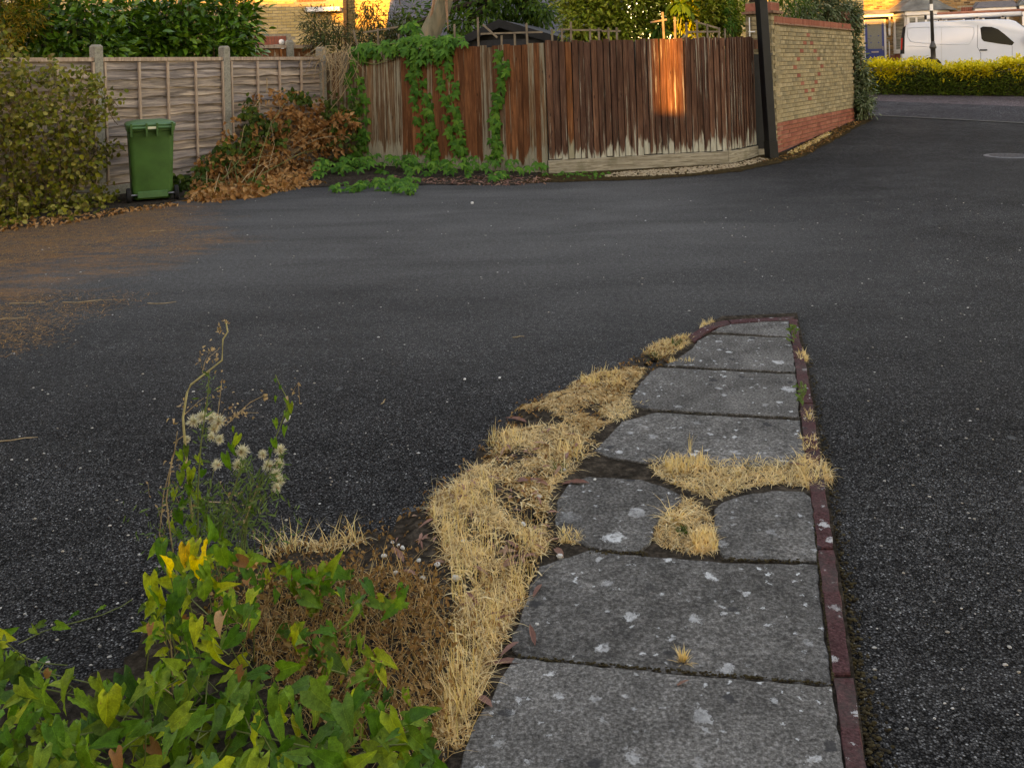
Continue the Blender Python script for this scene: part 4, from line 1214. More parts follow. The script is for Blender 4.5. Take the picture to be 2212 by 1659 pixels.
for r in range(rows):
    for k in range(-1, int((SW_ + .4) / .31) + 1):
        x0 = max(-.2, -.2 + k * .31 + (.155 if r % 2 else 0)); x1 = min(SW_ + .2, -.2 + (k + 1) * .31 + (.155 if r % 2 else 0) - .006)
        if x1 - x0 < .05: continue
        c = Vector((-0, -.25, 2.44)) + Rs @ Vector((0, r * .24 + .16, 0))
        b.box((0 + (x0 + x1) / 2, c.y, c.z + .012), (x1 - x0, .32, .008), Rs @ Matrix.Rotation(-.035, 3, 'X'))
tag(b.build('slates', M['slate'], rfo, so_), 'rows of grey roof slates', None, None, 'stuff')

# timber shed with felt roof behind the board fence
sh = at(1096, 90, 16.9); sh.z = 0
shed = thing('garden_shed', 'old timber shed with low black felt roof behind the board fence', 'shed', sh, None)
RS = Matrix.Rotation(math.radians(-14), 3, 'Z')
def S(x, y, z): return tuple(RS @ Vector((x, y, z)))
b = MB()
b.hexa([S(-.72, 0, 0), S(.72, 0, 0), S(.72, 2.6, 0), S(-.72, 2.6, 0), S(-.72, 0, 2.16), S(.72, 0, 2.16), S(.72, 2.6, 2.16), S(-.72, 2.6, 2.16)])
b.add([S(-.72, 0, 2.16), S(.72, 0, 2.16), S(-.1, 0, 2.42), S(-.72, 2.6, 2.16), S(.72, 2.6, 2.16), S(-.1, 2.6, 2.42)], [(0, 1, 2), (5, 4, 3), (0, 2, 5, 3), (1, 4, 5, 2)])
b.build('wall', M['dark_wood'], shed, sh)
for k in range(17):
    put('cladding_board', MB().box((0, 0, .055), (1.46, .022, .118)).mesh('cladding_board', [M['felt']]), None, shed, sh + RS @ Vector((0, -.02, .05 + k * .125)), RS @ Matrix.Rotation(.07, 3, 'X'))
for sgn, ex in ((-1, -.86), (1, 1.05)):
    r_ = MB()
    z0, z1 = 2.10 if sgn > 0 else 2.16, 2.47
    r_.hexa([S(ex, -.16, z0), S(-.1, -.16, z1), S(-.1, 2.8, z1), S(ex, 2.8, z0), S(ex, -.16, z0 + .05), S(-.1, -.16, z1 + .05), S(-.1, 2.8, z1 + .05), S(ex, 2.8, z0 + .05)])
    r_.build('roof_panel', M['felt'], shed, sh)
    q = MB()
    q.hexa([S(ex, -.19, z0 - .09), S(-.1, -.19, z1 - .09), S(-.1, -.165, z1 - .09), S(ex, -.165, z0 - .09), S(ex, -.19, z0 + .06), S(-.1, -.19, z1 + .06), S(-.1, -.165, z1 + .06), S(ex, -.165, z0 + .06)])
    q.build('bargeboard', M['dark_wood'], shed, sh)

# ------------------------------------------------------------------ terrace house over the street
TY = 36.5
tz = gz(12, 36)
TANG = math.radians(-19)                        # the street runs obliquely: the right end comes nearer
ta, tb_ = math.cos(TANG), math.sin(TANG)
TP = Vector(((1985 - CX) / F * TY, TY, tz))     # pivot under the bay
TO = TP - Vector((ta, tb_, 0)) * 5.2; TX0 = 0.0; TX1 = 13.0
def fac(px, py):                                # picture point on the facade plane
    r = ray(px, py)
    k = (TP.x * -tb_ + TP.y * ta) / (r[0] * -tb_ + r[1] * ta)
    return Vector((r[0] * k, r[1] * k, CAMH + r[2] * k))
th_ = thing('terraced_house', 'brown brick terraced house with white bay window and blue front door', 'house', TO, None, TANG)
TWd = TX1 - TX0
MB().box((TWd / 2, 3.5, 2.7), (TWd, 6.99, 5.6)).build('wall', M['mortar_grey'], th_, TO)
def tpx(px, py):                                # picture point on the facade -> local x, z
    p = fac(px, py) - TO; return p.x * ta + p.y * tb_, p.z
Z2 = zc(4.542, 2380, 0)
dx0, _ = tpx(*Z2(185, 300)); dx1, _ = tpx(*Z2(430, 300)); dzt = tpx(*Z2(300, 262))[1]
bx0_, _ = tpx(*Z2(560, 250)); bx1_, _ = tpx(*Z2(1215, 250))
bz0 = tpx(*Z2(900, 655))[1]; bz1 = tpx(*Z2(900, 205))[1]
holes = ((dx0 - .07, dx1 + .07, -.2, dzt + .05), (bx0_ + .06, bx1_ - .06, bz0, bz1))
sw0, _ = tpx(*Z2(1430, 170)); sw1, _ = tpx(*Z2(1570, 170)); swz1 = tpx(*Z2(1500, 165))[1]; swz2 = tpx(*Z2(1500, 95))[1]
rz0, _ = tpx(*Z2(1700, 200)); rz1, _ = tpx(*Z2(1990, 200)); rzt = tpx(*Z2(1850, 150))[1]
holes2 = holes + ((sw0, sw1, swz1 - 1.0, swz1), (rz0, rz1, -.2, rzt))
red_strip = (bx0_ - .4, bx1_ + .4, -.1, bz0 - .12)
brick_field(th_, TO, I3, TWd, -.05, 5.4, M['brick_brown'], holes=holes2 + ((dx1 + .07, bx1_, -.2, bz0 - .1),), soldier=((sw0 - .05, sw1 + .05, swz1, swz2),), label='brown and yellow bricks of the facade')
brick_field(th_, TO + Vector((dx1 + .08, 0, 0)), I3, bx1_ - dx1 - .1, 0, bz0 - .1, M['brick_red'], label='red bricks below the bay')
rf = MB(); rf.add([(-.3, -.4, 5.4), (TWd + .3, -.4, 5.4), (TWd + .3, 3.5, 8.2), (-.3, 3.5, 8.2), (-.3, 7.4, 5.4), (TWd + .3, 7.4, 5.4)], [(0, 1, 2, 3), (3, 2, 5, 4), (0, 3, 4), (1, 5, 2), (0, 4, 5, 1)])
rf.build('roof', M['roof_tile'], th_, TO)
# blue door with frame, glass, letter plate
fr = MB()
fr.box((dx0 - .03, -.03, dzt / 2), (.07, .10, dzt)); fr.box((dx1 + .03, -.03, dzt / 2), (.07, .10, dzt)); fr.box(((dx0 + dx1) / 2, -.03, dzt + .03), (dx1 - dx0 + .13, .10, .06))
put('door_frame', fr.mesh('door_frame', [M['upvc']]), None, th_, TO)
dw = dx1 - dx0
dm = MB().box(((dx0 + dx1) / 2, 0, dzt / 2), (dw - .01, .04, dzt - .01))
for s in (.28, .72):
    dm.cbox((dx0 + dw * s, -.022, dzt * .22), (dw * .34, .02, dzt * .30), .006)
door = put('front_door', dm.mesh('front_door', [M['blue_door']]), None, th_, TO)
def sub(name, parent, me):
    o = bpy.data.objects.new(name, me); COL.link(o); o.parent = parent; return o
sub('door_pane', door, MB().box(((dx0 + dx1) / 2, -.022, dzt * .72), (dw * .74, .012, dzt * .46)).mesh('door_pane', [M['glass_frost']]))
for ix in (-.14, .14):
    for iz in (.60, .72):
        sub('diamond', door, MB().box(((dx0 + dx1) / 2 + ix, -.030, dzt * iz), (.045, .006, .045), Matrix.Rotation(math.pi / 4, 3, 'Y')).mesh('diamond', [M['blue_door']]))
sub('letter_plate', door, MB().box(((dx0 + dx1) / 2, -.03, dzt * .435), (.27, .02, .06)).mesh('letter_plate', [M['steel']]))
sub('door_handle', door, MB().box((dx1 - .06, -.05, dzt * .5), (.03, .05, .16)).mesh('door_handle', [M['steel']]))
# door canopy on brackets
cz = dzt + .1
cn = MB(); cxm = (dx0 + dx1) / 2
cn.hexa([(cxm - .68, -.62, cz), (cxm + .68, -.62, cz), (cxm + .68, 0, cz), (cxm - .68, 0, cz), (cxm - .68, -.62, cz + .1), (cxm + .68, -.62, cz + .1), (cxm + .68, 0, cz + .1), (cxm - .68, 0, cz + .1)])
put('canopy_fascia', cn.mesh('canopy_fascia', [M['upvc']]), None, th_, TO)
cn = MB(); cn.add([(cxm - .72, -.66, cz + .1), (cxm + .72, -.66, cz + .1), (cxm + .72, 0, cz + .1), (cxm - .72, 0, cz + .1), (cxm - .5, -.25, cz + .26), (cxm + .5, -.25, cz + .26), (cxm + .6, 0, cz + .30), (cxm - .6, 0, cz + .30)], [(0, 1, 5, 4), (1, 2, 6, 5), (4, 5, 6, 7), (3, 0, 4, 7), (0, 3, 2, 1)])
put('canopy_roof', cn.mesh('canopy_roof', [M['lead']]), None, th_, TO)
for s in (-1, 1):
    br = MB()
    prof = [(-.55, cz), (-.05, cz), (-.02, cz - .75), (-.12, cz - .72), (-.14, cz - .45), (-.3, cz - .25), (-.5, cz - .12)]
    x = cxm + s * .55
    vs = [(x - .035, y, z) for y, z in prof] + [(x + .035, y, z) for y, z in prof]
    k = len(prof)
    br.add(vs, [tuple(range(k)), tuple(range(2 * k - 1, k - 1, -1))] + [(i, k + i, k + (i + 1) % k, (i + 1) % k) for i in range(k)])
    put('canopy_bracket', br.mesh('canopy_bracket', [M['upvc']]), None, th_, TO)
put('grab_rail', MB().tube([(dx1 + .17, -.04, .72), (dx1 + .17, -.1, .75), (dx1 + .17, -.1, 1.32), (dx1 + .17, -.04, 1.35)], .022, 6).mesh('grab_rail', [M['upvc']]), None, th_, TO)
put('wall_lantern', MB().lathe([(.02, -.12), (.07, -.1), (.09, .05), (.06, .1), (.01, .14)], 10, (dx1 + .24, -.12, dzt - .2)).mesh('wall_lantern', [M['render']]), None, th_, TO)
# bay window
bd = .62
q = [(bx0_, 0), (bx0_ + .42, -bd), (bx1_ - .42, -bd), (bx1_, 0)]
base_b = MB().prism(q[::-1] if False else [(p[0], p[1]) for p in q], -.1, bz0)
for (a, c), nm in (((q[0], q[1]), 'bay_side'), ((q[1], q[2]), 'bay_front'), ((q[2], q[3]), 'bay_side')):
    va, vc = Vector((a[0], a[1], 0)), Vector((c[0], c[1], 0))
    R = dir_R(vc - va)
    L = (vc - va).length
    window(th_, TO + va, R, 0.0, L, bz0, bz1, 2 if nm == 'bay_front' else 0, 'glass_blind', .09, .05, None)
put('bay_plinth', base_b.mesh('bay_plinth', [M['brick_red']]), None, th_, TO)
put('bay_infill', MB().prism([(bx0_ + .03, .0), (bx0_ + .44, -bd + .03), (bx1_ - .44, -bd + .03), (bx1_ - .03, .0)], bz0 - .0, bz1 - .005).mesh('bay_infill', [M['render']]), None, th_, TO)
put('bay_sill', MB().prism([(bx0_ - .07, .02), (bx0_ + .38, -bd - .09), (bx1_ - .38, -bd - .09), (bx1_ + .07, .02)], bz0 - .07, bz0 - .003).mesh('bay_sill', [M['upvc']]), None, th_, TO)
put('bay_fascia', MB().prism([(bx0_ - .16, .01), (bx0_ + .36, -bd - .16), (bx1_ - .36, -bd - .16), (bx1_ + .16, .01)], bz1 + .003, bz1 + .16).mesh('bay_fascia', [M['upvc']]), None, th_, TO)
rb_ = MB()
lev = []
for tt in (0, .18, .4, .65, .85, 1.0):
    s = 1 - tt
    kx = .28 * s ** 2.0 + .02 + .20 * s          # swept (concave) lead roof
    dy = (bd + .22) * (s ** 1.7 * .8 + .2 * s) + .02
    x0, x1 = bx0_ + .42 - (kx * 1.35 - .12) * 1.2, bx1_ - .42 + (kx * 1.35 - .12) * 1.2
    lev.append([(x0 - dy * .25, .01, bz1 + .165 + tt * .75), (x0 + .25, -dy, bz1 + .165 + tt * .75), (x1 - .25, -dy, bz1 + .165 + tt * .75), (x1 + dy * .25, .01, bz1 + .165 + tt * .75)])
for r_ in lev: rb_.v += r_
for i in range(len(lev) - 1):
    for k in range(3): rb_.f.append((i * 4 + k, i * 4 + k + 1, i * 4 + 5 + k, i * 4 + 4 + k)); rb_.m.append(0)
rb_.f.append((20, 21, 22, 23)); rb_.m.append(0); rb_.f.append((3, 2, 1, 0)); rb_.m.append(0)
put('bay_roof', rb_.mesh('bay_roof', [M['lead']]), None, th_, TO)
window(th_, TO, I3, sw0, sw1, swz1 - .9, swz1, 0)
# second door canopy to the right
c2 = MB(); a0 = rz0 - .38; a1 = rz1 + .25
c2.box(((a0 + a1) / 2, -.3, rzt + .06), (a1 - a0, .6, .12)); put('canopy_fascia', c2.mesh('canopy_fascia', [M['upvc']]), None, th_, TO)
c2 = MB(); c2.add([(a0 - .04, -.66, rzt + .123), (a1 + .04, -.66, rzt + .123), (a1 + .04, 0, rzt + .123), (a0 - .04, 0, rzt + .123), (a0 + .25, -.12, rzt + .38), (a1 - .1, -.12, rzt + .38), (a1, 0, rzt + .40), (a0 + .1, 0, rzt + .40)], [(0, 1, 5, 4), (1, 2, 6, 5), (4, 5, 6, 7), (3, 0, 4, 7), (0, 3, 2, 1)])
put('canopy_roof', c2.mesh('canopy_roof', [M['slate']]), None, th_, TO)
fr = MB(); fr.box((rz0 - .03, -.03, rzt / 2), (.08, .1, rzt)); fr.box((rz1 + .03, -.03, rzt / 2), (.08, .1, rzt)); fr.box(((rz0 + rz1) / 2, -.03, rzt - .03), (rz1 - rz0, .1, .06))
put('door_frame', fr.mesh('door_frame', [M['upvc']]), None, th_, TO)
put('front_door', MB().box(((rz0 + rz1) / 2, 0, rzt / 2 - .03), (rz1 - rz0 - .02, .03, rzt - .08)).mesh('front_door', [M['glass']]), None, th_, TO)
lg = tpx(*Z2(2055, 165))
put('globe_lamp', MB().lathe([(.01, -.09), (.06, -.07), (.09, 0), (.06, .07), (.01, .09)], 12, (lg[0], -.16, lg[1])).mesh('globe_lamp', [M['upvc']]), None, th_, TO)
b2 = MB(); u0, _ = tpx(*Z2(2110, 100)); fz = tpx(*Z2(2150, 110))[1]
b2.box((u0 + .9, -.35, fz), (1.8, .7, .13)); put('bay_fascia', b2.mesh('bay_fascia', [M['upvc']]), None, th_, TO)
b2 = MB(); b2.add([(u0 - .06, -.76, fz + .07), (u0 + 1.9, -.76, fz + .07), (u0 + 1.9, 0, fz + .07), (u0 - .06, 0, fz + .07), (u0 + .3, -.2, fz + .5), (u0 + 1.5, -.2, fz + .5), (u0 + 1.5, 0, fz + .6), (u0 + .3, 0, fz + .6)], [(0, 1, 5, 4), (1, 2, 6, 5), (4, 5, 6, 7), (3, 0, 4, 7), (0, 3, 2, 1)])
put('bay_roof', b2.mesh('bay_roof', [M['lead']]), None, th_, TO)
window(th_, TO + Vector((0, -.55, 0)), I3, u0 + .1, u0 + 1.7, fz - 1.5, fz - .08, 2, 'glass_blind', .09, .05)
put('bay_infill', MB().box((u0 + .9, -.27, fz - 1.1), (1.56, .53, 2.0)).mesh('bay_infill', [M['render']]), None, th_, TO)

# ------------------------------------------------------------------ white van
VY = 33.3
vo = at(1946, 128, VY); vo.z = gz(vo.x + 2, VY)
VANG = math.radians(-22)
vca, vsa = math.cos(VANG), math.sin(VANG)
van = thing('panel_van', 'white panel van with pipe carrier on its roof parked beyond the hedge', 'van', vo, None, VANG)
def arc(cx_, r, z0, n=7):
    return [(cx_ + r * math.cos(math.pi * k / n), z0 + r * math.sin(math.pi * k / n)) for k in range(n + 1)]
prof = [(.02, .34), (0, .60), (.0, .95), (.03, 1.35), (.09, 1.72), (.17, 1.88), (.30, 1.945), (.7, 1.965), (2.0, 1.975), (3.1, 1.96), (3.5, 1.925), (3.68, 1.86), (4.32, 1.30), (4.5, 1.22), (4.86, 1.10), (4.98, .95), (5.02, .62), (5.0, .34)] + arc(4.12, .37, .34) + arc(.98, .37, .34)
def vslice(y, ins):
    cx_, cz_ = 2.5, 1.1
    out = []
    for x, z in prof:
        k = ins if z > .36 else ins * .3
        tum = .0
        out.append((x + (k if x < 2.5 else -k) * (1 if (x < .6 or x > 3.4) and z > .4 else 0), y, z - (ins if z > 1.5 else 0)))
    return out
b = MB()
def side_y(z, y):                               # tumblehome
    return y
slices = [vslice(.0, .045), vslice(.03, .012), vslice(.10, 0), vslice(1.82, 0), vslice(1.89, .012), vslice(1.92, .045)]
n = len(prof)
for s in slices: b.v += [(x, side_y(z, y), z) for x, y, z in s]
for i in range(len(slices) - 1):
    for k in range(n):
        b.f.append((i * n + k, i * n + (k + 1) % n, (i + 1) * n + (k + 1) % n, (i + 1) * n + k)); b.m.append(0)
b.f += [tuple(range(n - 1, -1, -1)), tuple((len(slices) - 1) * n + k for k in range(n))]; b.m += [0, 0]
vbody = b.build('body', M['van_white'], van, (0, 0, 0), None, True); smooth_by_angle(vbody, 40)
def vp(X, Y, d=0.0):                            # picture point on the near flank
    r = ray(*Z2(X, Y))
    k = (vo.x * -vsa + vo.y * vca) / (r[0] * -vsa + r[1] * vca)
    p = Vector((r[0] * k, r[1] * k, CAMH + r[2] * k)) - vo
    z = p.z
    return (p.x * vca + p.y * vsa, side_y(z, 0.0) - d, z)
def flank(name, pts, mat, d=.006, parent=None):
    b = MB(); P = [vp(x, y, d) for x, y in pts]; Q = [(p[0], p[1] + d + .01, p[2]) for p in P]
    k = len(P)
    b.add(P + Q, [tuple(range(k)), tuple(range(2 * k - 1, k - 1, -1))] + [(i, (i + 1) % k, k + (i + 1) % k, k + i) for i in range(k)])
    o = put(name, b.mesh(name, [mat]), None, van, (0, 0, 0), None, True)
    return o
flank('door_window', [(1655, 360), (1690, 343), (1800, 347), (1880, 375), (1960, 435), (2088, 545), (2062, 582), (1880, 560), (1700, 530), (1672, 500)], M['glass'])
flank('rear_quarter', [(640, 690), (650, 480), (668, 360), (708, 332), (694, 480), (692, 690)], M['rubber'])
flank('tail_light', [(642, 640), (648, 490), (668, 490), (665, 560), (660, 640)], M['red_lens'], .012)
flank('door_handle', [(1648, 632), (1745, 632), (1745, 648), (1648, 648)], M['rubber'], .03)
def ridge(name, pts, r, mat, d=.002):
    b = MB(); b.tube([vp(x, y, d) for x, y in pts], r, 4); return put(name, b.mesh(name, [mat]), None, van, (0, 0, 0), None, True)
ridge('panel_swage', [(735, 480), (728, 400), (740, 362), (800, 354), (1000, 350), (1160, 348), (1500, 345), (1572, 350), (1580, 420), (1560, 500), (1520, 560), (1480, 570), (1160, 568), (840, 545), (775, 530), (735, 480)], .014, M['van_white'])
ridge('waist_swage', [(730, 590), (1010, 600)], .012, M['van_white'])
ridge('shut_line', [(1625, 325), (1618, 600), (1660, 680), (1665, 770)], .006, M['rubber'], .0)
ridge('shut_line', [(1163, 360), (1163, 770)], .004, M['steel'], .0)
ridge('shut_line', [(2062, 590), (2062, 720)], .005, M['rubber'], .0)
# windscreen
ws = MB(); ws.add([(3.72, .16, 1.855), (4.33, .06, 1.315), (4.33, 1.86, 1.315), (3.72, 1.76, 1.855)], [(0, 1, 2, 3)])
for i in range(4): ws.v[i] = (ws.v[i][0] + .006, ws.v[i][1], ws.v[i][2] + .006)
ws.build('windscreen', M['glass'], van, (0, 0, 0), None, True)
for x in (.98, 4.12):
    for y in (.13, 1.79):
        w = MB(); vs = []
        pr = [(.05, -.10), (.19, -.10), (.20, -.08), (.31, -.08), (.33, -.04), (.33, .04), (.31, .08), (.05, .08)]
        for r_, y_ in pr:
            for k in range(20):
                a = 2 * math.pi * k / 20; vs.append((x + r_ * math.cos(a), y + y_, .33 + r_ * math.sin(a)))
        w.add(vs, [(i * 20 + k, i * 20 + (k + 1) % 20, (i + 1) * 20 + (k + 1) % 20, (i + 1) * 20 + k) for i in range(len(pr) - 1) for k in range(20)] + [tuple(range(19, -1, -1))])
        tyre = put('wheel', w.mesh('wheel', [M['rubber']]), None, van, (0, 0, 0), None, True)
wa = MB().box((2.5, .96, .5), (4.2, 1.5, .4)); wa.build('underbody', M['rubber'], van, (0, 0, 0), None, True)
put('bumper', MB().cbox((-.02, .96, .5), (.12, 1.8, .22), .03).mesh('bumper', [M['van_white']]), None, van, (0, 0, 0), None, True)
put('headlight', MB().cbox((4.84, .14, .92), (.22, .16, .2), .04).mesh('headlight', [M['glass_frost']]), None, van, (0, 0, 0), None, True)
put('headlight', MB().cbox((4.84, 1.78, .92), (.22, .16, .2), .04).mesh('headlight', [M['glass_frost']]), None, van, (0, 0, 0), None, True)
put('door_mirror', MB().cbox((4.0, -.12, 1.22), (.14, .2, .26), .04).mesh('door_mirror', [M['rubber']]), None, van, (0, 0, 0), None, True)
for x in (1.35, 2.5, 3.3):
    put('roof_bar', MB().box((x, .96, 2.035), (.05, 1.7, .035)).mesh('roof_bar', [M['rubber']]), None, van, (0, 0, 0), None, True)
    put('bar_foot', MB().box((x, .2, 2.0), (.12, .08, .06)).mesh('bar_foot', [M['steel']]), None, van, (0, 0, 0), None, True)
pc = MB(); pc.tube([(.9, .40, 2.13), (3.9, .40, 2.13)], .075, 12); pc.build('pipe_carrier', M['upvc'], van, (0, 0, 0), None, True, True)
pe = MB(); pe.tube([(.82, .40, 2.13), (.90, .40, 2.13)], .08, 12); pe.build('carrier_cap', M['rubber'], van, (0, 0, 0), None, True)
pp_ = MB(); pp_.tube([(1.25, .62, 2.25), (4.1, .62, 2.25)], .055, 10); pp_.build('roof_pipe', M['terracotta'], van, (0, 0, 0), None, True, True)
pp_ = MB()
for s in (.85, 1.2): pp_.tube([(1.0, s, 2.08), (4.0, s, 2.08)], .03, 6)
for k in range(9): pp_.tube([(1.2 + k * .32, .85, 2.08), (1.2 + k * .32, 1.2, 2.08)], .018, 6)
pp_.build('ladder', M['steel'], van, (0, 0, 0), None, True)

# ------------------------------------------------------------------ dark car nose behind the van, lamp post
car = thing('parked_car', 'dark car parked ahead of the white van', 'car', tuple(vo + Vector((vca, vsa, 0)) * 4.2 + Vector((-vsa, vca, 0)) * 2.3), None, VANG)
b = MB()
cp = [(0, .35), (0, .8), (.2, .95), (.9, 1.05), (1.5, 1.48), (2.9, 1.5), (3.6, 1.05), (4.2, .9), (4.3, .4)]
for y in (.0, .1, 1.6, 1.7):
    ins = .06 if y in (.0, 1.7) else 0
    b.v += [(x * (1 - ins * .05) + ins, y, z - ins * (z > .7)) for x, z in cp]
k = len(cp)
for i in range(3):
    b.f += [(i * k + j, i * k + (j + 1) % k, (i + 1) * k + (j + 1) % k, (i + 1) * k + j) for j in range(k)]; b.m += [0] * k
b.f += [tuple(range(k - 1, -1, -1)), tuple(3 * k + j for j in range(k))]; b.m += [0, 0]
b.build('body', M['black_paint'], car, (0, 0, 0), None, True)
for x in (.8, 3.4):
    for y in (.1, 1.6):
        w = MB(); w.tube([(x, y - .1, .32), (x, y + .1, .32)], .32, 18); w.build('wheel', M['rubber'], car, (0, 0, 0), None, True)

LY = 28.6
lp = at(2017, 128, LY); lp.z = gz(lp.x, LY)
lamp = thing('street_lamp', 'slim dark iron street lamp post standing in the street hedge', 'lamp post', lp)
RL = Matrix.Rotation(-.012, 3, 'Y')
b = MB(); b.lathe([(.13, 0), (.13, .1), (.085, .14), (.075, .9), (.072, 1.18), (.10, 1.2), (.105, 1.24), (.085, 1.30), (.06, 1.36), (.05, 1.42)], 14); b.build('base', M['iron'], lamp, lp, RL, False, True)
b = MB(); b.lathe([(.052, 1.42), (.045, 2.8), (.04, 4.6)], 12); b.build('pole', M['iron'], lamp, lp, RL, False, True)
put('band', MB().lathe([(.0485, 2.36), (.0485, 2.56)], 12).mesh('band', [M['upvc']]), None, lamp, lp, RL)
b = MB(); b.lathe([(.05, 4.6), (.12, 4.65), (.20, 5.0), (.22, 5.05), (.1, 5.2), (.02, 5.3)], 8); b.build('lantern', M['glass_frost'], lamp, lp, RL)

# ------------------------------------------------------------------ unseen blocks added behind the viewer, shaped to cast shade and sun patches
sA, cA = math.sin(SUN_AZ), math.cos(SUN_AZ)
def s_of(p): return p[0] * cA - p[1] * sA       # sideways position as seen along the sunlight
def t_of(p): return p[0] * sA + p[1] * cA       # distance along the sunlight
BACK = -12.0
def h_for(p): return p[2] + (t_of(p) - BACK) * math.tan(SUN_EL)     # roof height whose shadow edge falls on p
def block(label, s0, s1, h):
    sm, tm = (s0 + s1) / 2, BACK - 4.0
    o = Vector((sm * cA + tm * sA, -sm * sA + tm * cA, 0))
    tb = thing('shade_block', label, 'building', o, None, -SUN_AZ)
    w, d = s1 - s0, 8.0
    def pt(name, b, m): return put(name, b.mesh(name, [M[m]]), None, tb, (0, 0, 0), None, True)
    pt('wall', MB().box((0, 0, h / 2 - .06), (w, d, h - .12)), 'brick_house')
    pt('roof', MB().box((0, 0, h - .055), (w, d + .3, .12)), 'roof_tile')
    if w > 2:
        nx = max(1, int(w / 3))
        for k in range(nx):
            for f in range(int(h / 2.9)):
                pt('window', MB().box((-w / 2 + (k + .5) * w / nx, d / 2 + .02, 1.5 + f * 2.8), (1.2, .06, 1.2)), 'glass')
    return tb
def fpx(px, py):
    q, _, _ = fence_at(px); return at(px, py, q.y)
gA, gB = s_of(fpx(1419, 160)), s_of(fpx(1471, 160))
gh = h_for(fpx(1440, 247))
dA, dB = s_of(fac(1846, 60)), s_of(fac(1938, 60))
dh = h_for(fac(1890, 47))
wl = s_of(at(915, 30, 24.6)); wm_ = s_of(at(748, 30, 24.6))
block('unseen brick shade block added behind the court, long low-roofed wing', -40, wm_, h_for(at(600, 10, 24.0)))
block('unseen brick shade block added behind the court, lowest section', wm_, wl, h_for(at(820, 62, 24.6)))
block('unseen brick shade block added behind the court, tallest part', wl, gA, 12.5)
block('narrow unseen shade block added low to let a sun patch onto the boards', gA, gB, gh)
block('unseen brick shade block added behind the court, part between the two sun gaps', gB, dA, 13.0)
block('lower unseen shade block added to let sun onto the door canopy', dA, dB, dh)
block('unseen brick shade block added at the end of the row behind the court', dB, 22, 14.5)

# ------------------------------------------------------------------ vegetation helpers
UP = np.array([0, 0, 1.0])
def fence_y(px):
    if px < 692: return 1.0 / (3.63e-5 * (2346 - px))
    p, _, _ = fence_at(max(700, min(1630, px)))
    return p.y

def stuff_part(name, chunks, mat, parent, label=None, smooth=False):
    V, T = cat_mesh(chunks)
    base = WPOS[parent.name] if parent is not None else Vector((0, 0, 0))
    V = V - np.array(base)
    o = put(name, np_mesh(name, V, T, [mat], smooth), None, parent, base)
    return tag(o, label, None, None, 'stuff')

def leaf_parts(name, tplmeshes, P, Rm, S, parent):
    for i in range(len(P)):
        o = put(name, random.choice(tplmeshes), None, parent, P[i])
        m = Matrix(Rm[i].tolist())
        o.rotation_mode = 'QUATERNION'; o.rotation_quaternion = m.to_quaternion()
        s = float(S[i]); o.scale = (s, s, s)

def tpl_mesh(name, tpl, mat):
    return np_mesh(name, tpl[0], tpl[1], [mat], True)

def crown_pts(blobs, nclump, per, cr_, droop=.2, shell=.5, flat=0.0):
    """leaf places, directions and normals in clumps through ellipsoids"""
    w = np.array([b[1][0] * b[1][1] * b[1][2] for b in blobs]) ** (2 / 3); w = w / w.sum()
    P, D, N = [], [], []
    for _ in range(nclump):
        c, r = blobs[rng.choice(len(blobs), p=w)]
        d = norm(rng.normal(size=3))
        rad = shell + (1 - shell) * rng.random() ** .6
        rad *= 1 + .14 * math.sin(d[0] * 7 + c[0] * 3) * math.cos(d[2] * 6 + d[1] * 5)
        q = np.array(c) + d * np.array(r) * rad
        off = rng.normal(size=(per, 3)) * cr_
        dd = norm(off * 1.0 + d * cr_ * .9 + np.array([0, 0, -droop]) * cr_ * 2)
        P.append(q + off); D.append(dd); N.append(norm(UP * .9 + d * .5 + rng.normal(size=(per, 3)) * .35))
    return np.vstack(P), np.vstack(D), np.vstack(N)

def twigs(b, A, n, spread, length, r0=.006, seg=4, up=.5, mi=0):
    for _ in range(n):
        p = Vector(A) + Vector((random.uniform(-1, 1) * spread[0], random.uniform(-1, 1) * spread[1], random.uniform(-1, 1) * spread[2]))
        d = Vector((random.gauss(0, 1), random.gauss(0, .7), random.gauss(0, .6) + up)).normalized()
        pts = [p]; L = random.uniform(*length)
        for k in range(seg):
            d = (d + Vector((random.gauss(0, .25), random.gauss(0, .25), random.gauss(0, .25)))).normalized()
            pts.append(pts[-1] + d * (L / seg))
        b.tube(pts, [r0 * (1 - .75 * k / seg) for k in range(seg + 1)], 4, mi, False)

def px_cloud(poly, n, depth, ground_gap=.02):
    """points behind pixels of a picture region, depth(px) -> (near, far) metres, never under the ground"""
    xs_ = [p[0] for p in poly]; ys_ = [p[1] for p in poly]
    out = []
    while len(out) < n:
        x = random.uniform(min(xs_), max(xs_)); y = random.uniform(min(ys_), max(ys_))
        if not in_poly(x, y, poly): continue
        a, f = depth(x)
        Y = random.uniform(a, f)
        p = at(x, y, Y)
        if p.z < ground_gap:
            p = gp(x, y, ground_gap + random.uniform(0, .05))
        out.append(tuple(p))
    return np.array(out)

def face_cam(n, jit=.5, up=.5):
    return norm(np.array([0, -1.0, up]) + rng.normal(size=(n, 3)) * jit)

